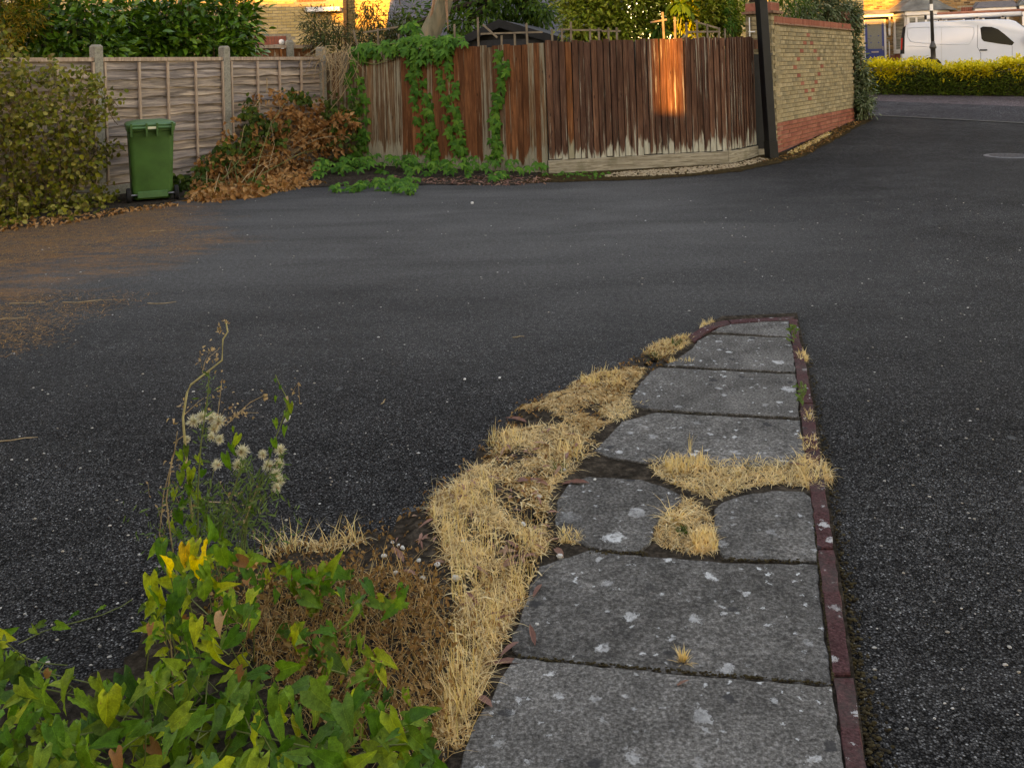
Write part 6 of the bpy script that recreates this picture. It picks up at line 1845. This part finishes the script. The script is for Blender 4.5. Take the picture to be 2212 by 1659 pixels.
p5_ = [(640, 1185), (760, 1175), (800, 1205), (660, 1222)]
grass('dry_grass', 'pale upright grass clump at the edge of the asphalt', [(p5_, 90, (.05, .15), (.15, 1.15), .0017, G), (p5_, 160, (.02, .06), (.5, 1.3), .0018, GBn), ([(560, 1200), (640, 1190), (650, 1215), (570, 1225)], 60, (.05, .14), (.05, .6), .0016, G)])
p6_ = [(1395, 1008), (1470, 998), (1540, 1008), (1700, 1008), (1738, 990), (1775, 1005), (1800, 1045), (1765, 1070), (1690, 1058), (1610, 1068), (1545, 1095), (1480, 1070), (1425, 1045)]
grass('dry_grass', 'straw grass growing along the wide joint across the slabs', [(p6_, 700, (.03, .08), (1.3, 1.56), .0020, 'under'), (p6_, 4200, (.025, .07), (.5, 1.45), .0015, G), (p6_, 3200, (.02, .06), (.7, 1.5), .0017, GBn), ([(1430, 1010), (1530, 1005), (1530, 1035), (1440, 1035)], 340, (.03, .08), (.1, .9), .0016, G), ([(1485, 985), (1500, 985), (1500, 1000), (1485, 1000)], 8, (.06, .12), (.02, .25), .0016, G), ([(1735, 1000), (1795, 1030), (1770, 1065), (1720, 1050)], 520, (.03, .08), (.2, 1.2), .0016, G)])
p7_ = [(1440, 1100), (1480, 1085), (1520, 1105), (1545, 1150), (1558, 1195), (1520, 1215), (1430, 1198), (1410, 1180), (1425, 1140)]
grass('dry_grass', 'wispy grass tuft in the gap between two rounded slabs', [(p7_, 260, (.03, .08), (1.2, 1.55), .0018, 'under'), (p7_, 1300, (.03, .075), (.7, 1.5), .0013, G), (p7_, 1100, (.02, .05), (.6, 1.5), .0017, GBn), ([(1490, 1170), (1545, 1165), (1550, 1205), (1500, 1210)], 520, (.02, .06), (.1, 1.3), .0016, G), ([(1430, 1130), (1480, 1120), (1480, 1150), (1440, 1155)], 60, (.08, .15), (.3, 1.0), .0020, G), ([(1465, 1155), (1485, 1155), (1485, 1170), (1465, 1170)], 40, (.02, .04), (.3, .9), .003, GG)])
for lab, sp in (('small straw tuft on the maroon kerb', [(1738, 900), (1752, 900), (1758, 930), (1742, 930)]), ('bushy straw tuft on the maroon kerb beside the wide joint', [(1728, 958), (1765, 958), (1775, 990), (1735, 990)]), ('yellowish tuft on the kerb by the narrow upper slab', [(1722, 775), (1742, 770), (1745, 790), (1725, 793)]), ('low straw tuft at the foot of the rounded slab', [(1205, 1160), (1255, 1165), (1260, 1190), (1210, 1188)]), ('tiny golden tuft in the narrow slab joint', [(1470, 1444), (1482, 1444), (1482, 1453), (1470, 1453)]), ('thin tuft at the start of the curved kerb', [(1515, 705), (1550, 700), (1540, 715), (1505, 722)]), ('thin brown strip of grass in the upper slab joint', [(1440, 788), (1500, 790), (1500, 796), (1440, 795)])):
    kk = 240 if 'bushy' in lab or 'low' in lab else 90
    grass('grass_tuft', lab, [(sp, kk, (.02, .06), (.1, 1.2), .0016, G), (sp, kk // 2, (.015, .035), (.5, 1.4), .0016, GBn)])
# green seedlings on the kerb
for x, y, lab in ((1714, 740, 'upright green weed on the kerb beside the upper slabs'), (1733, 877, 'little green weed on the kerb by the third slab')):
    p = gp(x, y, .03)
    r = thing('kerb_weed', lab, 'weed', tuple(p))
    b = MB(); b.tube([(0, 0, 0), (.004, 0, .06), (0, 0, .11)], [.003, .0025, .001], 4); b.build('stem', M['twig_green'], r, p)
    m = 22; P = np.array(p) + np.stack([rng.normal(size=m) * .01, rng.normal(size=m) * .02, rng.random(m) * .10], 1)
    D = norm(rng.normal(size=(m, 3)) + UP * .5); 
    stuff_part('foliage', [inst(OVAL, P, frames(D, face_cam(m)), rng.uniform(.02, .04, m))], M['l_thistle'], r)

# ------------------------------------------------------------------ dead brown weeds of the bed
pw = [(420, 1400), (470, 1330), (540, 1310), (640, 1285), (760, 1270), (850, 1265), (950, 1300), (975, 1400), (1000, 1560), (960, 1680), (700, 1680), (560, 1500), (500, 1380)]
Wp = sample_poly(gpoly(pw), 3000)
P = to3(Wp, 0, zbed); hh = rng.random(len(P)) ** 1.6 * .13; P[:, 2] += hh
dw_ = thing('dead_weeds', 'crumbly brown dead weeds between the bindweed and the straw grass', 'weeds', (float(P[:, 0].mean()), float(P[:, 1].mean()), 0))
dw_['kind'] = 'stuff'
stuff_part('dead_leaves', [inst(CURL, P, frames(rdirs(len(P)), face_cam(len(P), .8, .8)), rng.uniform(.006, .018, len(P)))], M['weed_brown'], dw_)
W2 = sample_poly(gpoly(pw), 1500)
stuff_part('dead_stems', [blades(to3(W2, 0, zbed), rng.uniform(.05, .16, len(W2)), rng.uniform(.0010, .0016, len(W2)), rng.uniform(.2, 1.4, len(W2)), rng.uniform(0, 6.28, len(W2)), .6)], M['grass_brown'], dw_)

# litter of the bed: white stones, gum leaves
stones = [(694, 1160, 'x')]
st_px = [(848, 1182), (862, 1190), (1000, 1180), (830, 1213), (855, 1250), (905, 1222), (945, 1232), (985, 1262), (912, 1262), (1160, 1345), (1165, 1070), (1285, 1035), (1130, 1130), (1210, 1200), (1220, 1012), (1075, 1330), (870, 1195)]
gs = MB()
def pebble(c, r, b):
    n_ = 6
    vs = []
    sc3 = (random.uniform(.8, 1.4), random.uniform(.7, 1.1), random.uniform(.45, .8))
    for zz_, rr in ((-.6, .7), (0, 1.0), (.6, .65)):
        for k in range(n_):
            a = 2 * math.pi * (k + .3 * zz_) / n_
            q = rr * random.uniform(.8, 1.15)
            vs.append((c[0] + r * sc3[0] * q * math.cos(a), c[1] + r * sc3[1] * q * math.sin(a), c[2] + r * sc3[2] * zz_))
    fs = [(i * n_ + k, i * n_ + (k + 1) % n_, (i + 1) * n_ + (k + 1) % n_, (i + 1) * n_ + k) for i in range(2) for k in range(n_)] + [tuple(range(n_ - 1, -1, -1)), tuple(2 * n_ + k for k in range(n_))]
    b.add(vs, fs)
M['stone_white'] = plain('stone_white', (.52, .50, .45), .8, .3, var=.3, scale=60)
pm_ = []
for _ in range(3):
    q = MB(); pebble((0, 0, .4), 1.0, q); pm_.append(q.mesh('pebble', [M['stone_white']]))
for x, y in st_px:
    p = gp(x, y, .03)
    s = random.uniform(.008, .014)
    o = put('pebble', random.choice(pm_), None, None, (p.x, p.y, zbed(p.x, p.y) + .002), (0, 0, random.uniform(0, 6)))
    o.scale = (s, s, s)
    tag(o, 'pale pebble lying among the dry grass and weeds of the bed', 'pebble', 'pebbles in the bed')
flm = [np_mesh('fallen_leaf', rows_leaf([(0, .004), (.2, .09), (.45, .12), (.75, .08), (1, 0)], f, bnd)[0] - np.array([0, .5, 0]), rows_leaf([(0, .004), (.2, .09), (.45, .12), (.75, .08), (1, 0)], f, bnd)[1], [M['l_gumfall']], True) for f, bnd in ((.6, .1), (.9, -.15), (.4, .2))]
for x, y, a, s in ((1090, 1423, 1.5, .13), (1035, 1500, .6, .12), (1160, 1272, 2.7, .07), (1205, 1185, .3, .10), (1190, 1165, 1.9, .08), (1120, 1040, 1.5, .15), (1240, 1040, 1.3, .12), (1722, 1003, 1.2, .07), (1100, 1400, 2.4, .08), (860, 1215, .5, .10), (880, 1245, .9, .09), (1150, 1375, .2, .07), (975, 1075, .4, .05), (1260, 840, 1.0, .05), (1115, 905, 1.0, .12), (1470, 1475, 1.8, .05)):
    p = gp(x, y, .035)
    on = (x > 1090 and y > 1200) or x > 1400
    o = put('fallen_leaf', random.choice(flm), None, None, (p.x, p.y, (.036 if on else zbed(p.x, p.y) + .012)), (random.uniform(-.15, .15), random.uniform(-.2, .2), a))
    o.scale = (s, s, s)
    own = {(1090, 1423): 'large reddish fallen leaf at the grassy end of the long slab joint', (1160, 1272): 'small reddish leaf on the grass side edge of the large lichened slab', (1722, 1003): 'pale fallen leaf in the joint grass beside the maroon kerb', (1470, 1475): 'tiny reddish leaf on the slab below the golden tuft', (1205, 1185): 'reddish leaf beside the low tuft at the foot of the rounded slab', (1120, 1040): 'longest reddish leaf lying across the broad straw sward', (1115, 905): 'slim fallen leaf where the upper straw mat meets the asphalt', (1240, 1040): 'reddish leaf touching the top of the rounded slab', (1260, 840): 'small leaf in the straw mat of the upper slabs'}
    tag(o, own.get((x, y), 'curled reddish fallen leaf lying on the ' + ('slabs' if on else 'grassy bed')), 'leaf', 'fallen leaves by the slabs')

def flat_leaves(name, label, poly, n, mat, size, tpl=LANCE, lift=(.01, .03), zf=None):
    W_ = sample_poly(gpoly(poly), n)
    P = np.array([(x, y, gz(x, y) + random.uniform(*lift)) for x, y in W_]); m = len(P)
    D = np.stack([rng.normal(size=m), rng.normal(size=m), rng.normal(size=m) * .15], 1)
    N = norm(np.stack([rng.normal(size=m) * .35, rng.normal(size=m) * .35, np.ones(m)], 1))
    V, T = inst(tpl, P, frames(D, N), rng.uniform(size[0], size[1], m))
    o = put(name, np_mesh(name, V, T, [M[mat]]))
    return tag(o, label, 'leaf litter', None, 'stuff')
flat_leaves('leaf_litter', 'reddish gum leaf litter at the foot of the board fence', [(780, 392), (860, 384), (940, 388), (1060, 380), (1130, 384), (1190, 386), (1180, 398), (1080, 402), (960, 400), (900, 396)], 620, 'l_gumfall', (.06, .13))
flat_leaves('leaf_litter', 'brown withered leaves on the ground below the dead climber', [(405, 432), (480, 420), (600, 405), (690, 392), (700, 398), (620, 414), (545, 428), (440, 440)], 620, 'l_dead', (.04, .08), CURL)
flat_leaves('leaf_litter', 'dead leaves under the straggly shrub beside the bin', [(-60, 490), (60, 478), (200, 462), (380, 440), (390, 446), (270, 462), (150, 486), (0, 505)], 330, 'l_dead', (.03, .07), CURL)
flat_leaves('leaf_litter', 'twiggy brown debris along the brick wall foot', [(1640, 350), (1690, 338), (1760, 300), (1845, 263), (1860, 266), (1800, 302), (1740, 334), (1690, 350)], 420, 'weed_brown', (.03, .07), CURL, (.008, .02))
flat_leaves('leaf_litter', 'pale dry moss clumps against the red plinth', [(1700, 333), (1745, 312), (1790, 288), (1796, 291), (1755, 315), (1712, 336)], 420, 'grass', (.02, .05), CURL, (.005, .04))

flat_leaves('leaf_litter', 'reddish fallen leaves scattered through the straw grass', [(1085, 960), (1000, 1045), (930, 1110), (860, 1180), (800, 1215), (960, 1250), (1000, 1420), (1080, 1400), (1190, 1180), (1195, 1070), (1280, 960)], 120, 'l_gumfall', (.03, .085), LANCE, (.03, .065))
flat_leaves('leaf_litter', 'crumbled leaf bits over the dark soil of the bed', [(1490, 735), (1385, 780), (1120, 890), (1010, 1005), (860, 1130), (640, 1195), (500, 1235), (560, 1400), (960, 1600), (1090, 1400), (1190, 1060), (1350, 860), (1450, 790)], 1500, 'weed_brown', (.008, .022), CURL, (.02, .055))
gs = MB()
for k in range(800):                            # mossy crumbs along the outside of the kerb and in the slab joints
    y = 700 + (random.random() ** .8) * 960
    x = kline(KO, min(1740, y)) + abs(random.gauss(0, 1)) * (4 + (y - 600) * .018) + random.uniform(-3, 2)
    p = gp(x, y)
    pebble((p.x, p.y, .003 + random.random() * .012), random.uniform(.002, .007), gs)
for (xa, ya), (xb, yb), n_ in (((1108, 1419), (1797, 1480), 420), ((1271, 1190), (1400, 1197), 120), ((1560, 1209), (1765, 1214), 120), ((1418, 887), (1727, 904), 120), ((1433, 791), (1719, 806), 110), ((1800, 1470), (1768, 1215), 200), ((1768, 1215), (1755, 1080), 90)):
    for k in range(n_):
        f = random.random(); p = gp(xa + (xb - xa) * f, ya + (yb - ya) * f + random.gauss(0, 2.2), .026)
        pebble((p.x, p.y, .026 + random.random() * .004), random.uniform(.0015, .0045), gs)
tag(gs.build('moss_crumbs', M['moss_crumb']), 'dark mossy crumbs along kerb and slab joints', 'moss', None, 'stuff')

# needle drifts on the asphalt at the left
def needles(label, specs):
    ch = []
    for poly, n in specs:
        W_ = sample_poly(gpoly(poly), n)
        P = np.array([(x, y, .004) for x, y in W_]); m = len(P)
        k = max(4, n // 60); cen = P[rng.choice(m, k)]
        ci = ((P[:, None, :2] - cen[None, :, :2]) ** 2).sum(2).argmin(1)
        P[:, :2] = P[:, :2] * .9 + cen[ci][:, :2] * .1
        P[:, :2] += rng.normal(size=(m, 2)) * .12
        ch.append(blades(P, rng.uniform(.02, .07, m), rng.uniform(.0012, .0026, m), np.full(m, 1.50) + rng.normal(size=m) * .03, rng.uniform(0, 6.28, m), 0.0, 3))
    V, T = cat_mesh(ch)
    V[:, 2] = np.maximum(V[:, 2], .003)
    tag(put('needle_drift', np_mesh('needle_drift', V, T, [M['needles']])), label, 'needles', None, 'stuff')
needles('rusty fallen needles drifted over the asphalt before the shrub', [([(-100, 490), (100, 470), (300, 452), (400, 462), (330, 515), (240, 520), (150, 550), (0, 580), (-100, 600)], 14000), ([(150, 540), (400, 480), (470, 520), (330, 560)], 1200)])
needles('thin straggling streaks of needles further out on the asphalt', [([(-80, 630), (120, 635), (280, 640), (270, 665), (120, 690), (-80, 730)], 1500), ([(-80, 700), (160, 690), (60, 760), (-80, 780)], 900)])

# twigs on the asphalt
tw = []
for k, (x, y, L, a) in enumerate(((40, 950, .16, .3), (60, 655, .25, .15), (190, 650, .35, .2), (340, 500, .16, .5), (350, 655, .2, .1), (470, 1085, .16, -.4), (20, 690, .2, .4), (830, 870, .06, 1.2), (1120, 730, .07, .1), (1127, 910, .10, .6))):
    p = gp(x, y)
    b = MB(); pts = [(-L / 2, 0, .005)]
    for s in range(3): pts.append((-L / 2 + L * (s + 1) / 3, random.uniform(-.2, .2) * L, .006))
    b.tube(pts, [.003, .003, .0025, .0015], 4)
    o = b.build('fallen_twig', M['twig_dry'], None, p, (0, 0, a))
    tag(o, 'thin dry twig lying on the open asphalt', 'twig', 'twigs on the asphalt')

# grit and pale stones scattered on the asphalt; gravel at the foot of the kickboard
gs = MB()
for k in range(700):
    y = 430 + (random.random() ** 1.5) * 1150; x = random.uniform(-40, 2260)
    p = gp(x, y)
    if in_poly(p.x, p.y, bed_w) or (1000 < x < 1870 and y > 690): continue
    pebble((p.x, p.y, gz(p.x, p.y) + .001), random.uniform(.0022, .0055) * (1.0 + .06 * p.y), gs)
tag(gs.build('grit', M['grit']), 'pale grit scattered over the asphalt', 'grit', None, 'stuff')
gs = MB()
for x, y in sample_poly(gpoly([(1330, 374), (1575, 357), (1640, 342), (1660, 346), (1600, 362), (1500, 376), (1400, 382), (1300, 384)]), 1100):
    pebble((x, y, gz(x, y) + .012), random.uniform(.008, .02), gs)
tag(gs.build('gravel', M['gravel']), 'pale gravel spilling out under the kickboard', 'gravel', None, 'stuff')
p = gp(1020, 442)
tag(put('litter_scrap', MB().cbox((0, 0, .02), (.032, .026, .022), .005).mesh('litter_scrap', [M['upvc']]), None, None, p, (0, 0, .4)), 'small white scrap of litter on the asphalt before the creeper', 'litter')
for x, y in ((1004, 822), (1079, 819)):
    p = gp(x, y)
    o = put('litter_scrap', MB().cbox((0, 0, .008), (.013, .010, .007), .002).mesh('litter_scrap', [M['upvc']]), None, None, p, (0, 0, random.random()))
    tag(o, 'tiny white chip lying on the open asphalt beyond the straw grass', 'litter', 'white chips on the asphalt')

# ------------------------------------------------------------------ bindweed and thistle in the foreground
ARW = {k: [tpl_mesh('leaf', a_, M[k]) for a_ in ARROWS] for k in ('l_bindweed', 'l_yellow', 'l_lime', 'l_dead')}
def bleaf(root, x, y, z, s, kind='l_bindweed', dirx=None, hang=.75):
    p = gp(x, y, z)
    a_ = random.gauss(0, 1.0)
    D = np.array([[math.sin(a_) * .9 if dirx is None else dirx, -abs(math.cos(a_)) * random.uniform(.1, .7), -hang * random.uniform(.1, 1.3) * (1 if random.random() < .85 else -.6)]])
    N = norm(np.array([[random.gauss(0, .55), -.55 + random.gauss(0, .4), random.uniform(.25, 1.2)]]))
    leaf_parts('leaf', ARW[kind], [p + Vector((0, 0, .02))], frames(D, N), [s], root)
    return p
def vine_stem(root, pts, r=.0025, mat='twig_green'):
    b = MB(); base = WPOS[root.name]
    b.tube([Vector(p) - base for p in pts], r, 5, 0, False); b.build('stem', M[mat], root, base)
def mass(label, poly, n, hz, s, mix=(.0, .12, .05), loc=None, hang=.75):
    pc_ = gp(*(np.mean(np.array(poly), 0)))
    root = thing('bindweed', label, 'weed', (pc_.x, pc_.y, 0), 'bindweed in the foreground bed')
    last = []
    k = 0
    while k < n:
        x = random.uniform(min(p[0] for p in poly), max(p[0] for p in poly)); y = random.uniform(min(p[1] for p in poly), max(p[1] for p in poly))
        if not in_poly(x, y, poly): continue
        r = random.random()
        kind = 'l_yellow' if r < mix[0] else 'l_lime' if r < mix[0] + mix[1] else 'l_dead' if r < sum(mix) else 'l_bindweed'
        p = bleaf(root, x, y, random.uniform(*hz), random.uniform(*s), kind, None, hang)
        last.append(p); k += 1
    for i in range(0, len(last) - 3, 8):
        a_, c_ = last[i], last[i + 1]
        if (a_ - c_).length < .6:
            m = a_.lerp(c_, .5); vine_stem(root, [a_, (m.x, m.y + .03, m.z * .7), c_], .0016)
        vine_stem(root, [(a_.x + random.uniform(-.1, .1), a_.y + .10, .0), (a_.x + random.uniform(-.05, .05), a_.y + .05, a_.z * .6), (a_.x, a_.y + .01, a_.z + .02)], .0016)
    return root
mass('big leaved bindweed sprawling along the near edge of the bed', [(-60, 1420), (0, 1395), (60, 1420), (120, 1470), (200, 1480), (300, 1470), (430, 1440), (560, 1440), (640, 1480), (760, 1500), (880, 1560), (960, 1600), (960, 1700), (-60, 1700)], 300, (.02, .27), (.034, .080), (.0, .09, .015))
mass('bindweed climbing the thistle, green and lime leaves', [(345, 1180), (400, 1150), (470, 1180), (540, 1170), (560, 1260), (560, 1360), (480, 1430), (330, 1430), (290, 1330)], 115, (.06, .34), (.03, .062), (.0, .16, .04))
mass('bindweed trailing over the dead weeds', [(555, 1260), (620, 1225), (700, 1240), (760, 1240), (890, 1290), (880, 1345), (800, 1340), (680, 1310), (590, 1300)], 40, (.08, .20), (.038, .07), (0, .12, .0))
mass('scattered bindweed shoots among the dead weeds', [(600, 1360), (760, 1370), (840, 1430), (900, 1540), (700, 1500), (620, 1440)], 40, (.05, .16), (.035, .066), (0, .1, .0))
mass('bindweed shoots reaching out over the asphalt edge', [(-30, 1360), (20, 1380), (60, 1395), (40, 1450), (-40, 1450)], 10, (.10, .2), (.05, .08), (0, .1, 0))
yl = thing('bindweed', 'bindweed with bright yellow dying leaves', 'weed', tuple(gp(420, 1290)))
for x, y, k, dx_ in ((402, 1195, 'l_yellow', .05), (423, 1188, 'l_lime', -.05), (448, 1190, 'l_yellow', -.1), (362, 1248, 'l_yellow', .0), (428, 1225, 'l_yellow', .05), (458, 1180, 'l_bindweed', .1), (350, 1190, 'l_bindweed', .0), (478, 1200, 'l_bindweed', .2), (325, 1262, 'l_lime', .1), (345, 1290, 'l_lime', .2), (395, 1270, 'l_bindweed', .0), (440, 1275, 'l_bindweed', .2)):
    p = bleaf(yl, x, y, .33, random.uniform(.055, .072), k, dx_, 1.2)
    if x < 400: vine_stem(yl, [(p.x + .02, p.y + .08, .02), (p.x + .01, p.y + .05, .2), (p.x, p.y + .01, p.z + .02)], .0015)
# loose runner on the asphalt
rn = thing('bindweed', 'thin bindweed runner lying out on the asphalt', 'weed', tuple(gp(150, 1340)))
pts = [gp(x, y, .008) for x, y in ((40, 1390), (90, 1365), (120, 1355), (170, 1342), (220, 1328), (262, 1310), (285, 1295))]
vine_stem(rn, pts, .0018)
for x, y in ((70, 1370), (95, 1362), (122, 1365), (168, 1340), (225, 1328), (100, 1440), (120, 1470), (98, 1468)):
    bleaf(rn, x, y, .02, random.uniform(.025, .045), 'l_bindweed', None, .1)

Z7 = zc(2.591, 400, 860)
tb = gp(440, 1262)
th2 = thing('thistle', 'tall thistle gone to seed with fluffy pale seed heads', 'weed', tuple(tb))
TYd = tb.y - .02
def t7(X, Y, d=0.0): return at(*Z7(X, Y), TYd + d)
b = MB(); base = tb
stems = [([(300, 930), (290, 800), (320, 620), (350, 560), (430, 500), (575, 385), (580, 235), (615, 180), (600, 100)], .0040, M['stalk_pale']),
         ([(400, 1650), (400, 1300), (420, 1000), (440, 850), (475, 600), (478, 470)], .003, M['twig_green']),
         ([(560, 1650), (650, 1350), (700, 1200), (740, 1110)], .003, M['twig_green']),
         ([(720, 1650), (770, 1400), (800, 1250), (735, 1110)], .003, M['twig_green']),
         ([(760, 1500), (830, 1330), (920, 1210), (975, 1240)], .0025, M['twig_green']),
         ([(740, 1600), (880, 1400), (960, 1340), (985, 1150), (1000, 1050)], .0025, M['twig_green']),
         ([(200, 1650), (170, 1400), (210, 1100), (255, 960), (300, 930)], .0025, M['twig_dry']),
         ([(120, 1650), (150, 1350), (230, 1050), (250, 900)], .0022, M['twig_dry']),
         ([(600, 860), (700, 760), (780, 690), (880, 640)], .0016, M['twig_dry']),
         ([(300, 780), (400, 690), (440, 660)], .0014, M['twig_dry']),
         ([(540, 800), (560, 650), (575, 520)], .0012, M['twig_dry']),
         ([(430, 480), (450, 400), (480, 330), (510, 310)], .0012, M['twig_dry']),
         ([(460, 1500), (490, 1300), (520, 1160)], .002, M['twig_green'])]
for pts, r, mt in stems:
    dd = random.uniform(-.05, .05)
    P_ = [t7(x, y, dd) for x, y in pts]
    if pts[0][1] > 1400: P_ = [Vector((P_[0].x * .8 + tb.x * .2, tb.y + dd, .0))] + P_
    q = MB(); q.tube([p - base for p in P_], [r * (1 - .5 * k / len(P_)) for k in range(len(P_))], 5, 0, False); q.build('stem', mt, th2, base)
q = MB(); q.tube([Vector((tb.x, tb.y, 0)) - base, t7(340, 1400) - base, t7(300, 930) - base], [.005, .0045, .0042], 5, 0, False); q.build('stem', M['stalk_pale'], th2, base)
# small prickly leaves
P = []
for pts, r, mt in stems[1:6]:
    for _ in range(85):
        k = random.randrange(len(pts) - 1); t = random.random()
        P.append(tuple(t7(pts[k][0] + (pts[k + 1][0] - pts[k][0]) * t + random.gauss(0, 26), pts[k][1] + (pts[k + 1][1] - pts[k][1]) * t + random.gauss(0, 20), random.uniform(-.06, .06))))
for _ in range(420):
    P.append(tuple(t7(random.gauss(480, 220), random.uniform(1280, 1720), random.uniform(-.08, .06))))
for _ in range(600):
    x, y = random.gauss(490, 60), random.uniform(1080, 1400); P.append(tuple(at(x, y, TYd + random.uniform(-.08, .05))))
P = np.array(P); P[:, 2] = np.maximum(P[:, 2], .03)
stuff_part('foliage', [inst(LANCE, P, frames(norm(rng.normal(size=P.shape) + UP * .4), face_cam(len(P), .7, .4)), rng.uniform(.014, .036, len(P)))], M['l_thistle'], th2)
P = []
for cx_, cy_, sx_, sy_, n_ in ((480, 370, 45, 60, 26), (555, 600, 20, 70, 16), (620, 790, 40, 30, 22), (730, 730, 60, 40, 16), (870, 640, 25, 15, 8), (560, 160, 15, 25, 12), (605, 100, 10, 8, 5), (400, 700, 60, 30, 12), (1080, 600, 30, 40, 10), (215, 830, 12, 12, 4), (250, 1250, 60, 120, 30), (180, 1500, 50, 80, 26), (720, 1450, 90, 120, 30)):
    for _ in range(n_): P.append(tuple(t7(random.gauss(cx_, sx_), random.gauss(cy_, sy_), random.uniform(-.04, .04))))
P = np.array(P)
stuff_part('dry_bracts', [inst(CURL, P, frames(rdirs(len(P)), face_cam(len(P), .8)), rng.uniform(.006, .014, len(P)))], M['bract'], th2)
b = MB()
for _ in range(40):
    k = rng.integers(len(P) - 1); a_ = Vector(P[k]); c_ = Vector(P[k + 1])
    if (a_ - c_).length < .12: b.tube([a_ - base, c_ - base], .0007, 3, 0, False)
b.build('twiglets', M['twig_dry'], th2, base)
for X, Y, r in ((365, 830, 42), (430, 800, 38), (500, 812, 40), (548, 832, 48), (515, 885, 40), (500, 942, 26), (555, 960, 32), (540, 1143, 34), (718, 1048, 46), (690, 1150, 40), (870, 1072, 30), (995, 1040, 36), (985, 1135, 36), (915, 1152, 40), (965, 1215, 36), (982, 1258, 40), (975, 1308, 32), (320, 960, 22)):
    c = t7(X, Y, random.uniform(-.04, .04)); rad = 1.25 * r / 2.591 * .7715 / F * TYd
    d = np.array([random.uniform(-.6, .6), -.2, random.uniform(.2, 1)]); d /= np.linalg.norm(d)
    q = MB(); q.lathe([(rad * .10, -rad * .5), (rad * .34, -rad * .3), (rad * .36, 0), (rad * .15, rad * .15)], 8)
    hd_ = put('seed_head', q.mesh('seed_head', [M['fluff_brown']]), None, th2, c, Vector((0, 0, 1)).rotation_difference(Vector(d)).to_matrix())
    n_ = 300
    dirs = norm(rng.normal(size=(n_, 3)) + np.array([0, 0, .75]))
    tip = dirs * rad * rng.uniform(.6, 1.15, (n_, 1)); sd_ = norm(np.cross(dirs, rng.normal(size=(n_, 3)))) * .0006
    V = np.stack([-sd_, sd_, tip + sd_ * .6, tip - sd_ * .6], 1).reshape(-1, 3)
    T = (np.array([(0, 1, 2), (0, 2, 3)])[None] + (np.arange(n_) * 4)[:, None, None]).reshape(-1, 3)
    fo = bpy.data.objects.new('fluff', np_mesh('fluff', V, T, [M['fluff']])); COL.link(fo); fo.parent = hd_
# a climbing shoot of bindweed with one white bud
cs = thing('bindweed', 'slim bindweed shoot with a white bud twining up the thistle', 'weed', (tb.x + .1, tb.y, 0))
pts = [t7(*p) for p in ((700, 1650), (800, 1400), (900, 1150), (930, 1050), (960, 960), (1000, 850), (1040, 740), (1040, 650), (990, 560), (960, 490))]
vine_stem(cs, [(tb.x + .1, tb.y, 0)] + pts, .0016)
for X, Y, s in ((640, 1000, .05), (690, 930, .045), (600, 1070, .055), (660, 870, .02), (955, 820, .03), (1040, 760, .03), (1070, 700, .035), (1035, 660, .025), (1030, 870, .035), (950, 960, .035), (930, 1030, .03), (965, 650, .02), (1000, 570, .016), (960, 520, .014), (350, 1180, .05), (300, 1400, .05), (320, 1120, .04), (260, 1050, .035), (320, 1010, .04), (270, 1200, .045), (230, 1330, .04), (350, 1250, .045), (400, 1080, .035), (260, 1480, .05), (350, 1560, .055), (420, 1420, .045), (440, 1180, .03), (380, 1340, .05), (200, 1560, .05), (480, 1530, .06), (540, 1590, .05), (790, 1430, .045), (330, 1290, .04)):
    c = t7(X, Y, -.01)
    D = np.array([[random.uniform(-.5, .5), -.2, -.9]]); N = norm(np.array([[random.uniform(-.8, .8), -.9, .5]]))
    leaf_parts('leaf', ARW['l_bindweed'], [c], frames(D, N), [s], cs)
q = MB(); q.lathe([(.001, 0), (.005, .012), (.006, .022), (.001, .032)], 8)
put('bud', q.mesh('bud', [M['flower_white']]), None, cs, t7(1020, 840), Matrix.Rotation(.8, 3, 'Y'))
# dry grass-like stalk in the front weeds
sk = gp(372, 1640)
dsk = thing('dry_stalk', 'dry branching weed stalk rising out of the front bindweed', 'weed', tuple(gp(372, 1560)))
base = WPOS[dsk.name]
q = MB()
pp3 = [gp(372, 1560), gp(372, 1480, .14), gp(371, 1420, .22), gp(367, 1370, .30)]
q.tube([Vector(p) - base for p in pp3], [.003, .0026, .002, .001], 5)
for y, dx_ in ((1470, 26), (1440, -22), (1425, 18), (1400, -12), (1500, -36), (1490, 40)):
    a_ = gp(372, y, .16); c_ = gp(372 + dx_, y - 28, .22); q.tube([a_ - base, c_ - base], [.0016, .0008], 4)
q.build('stem', M['twig_dry'], dsk, base)
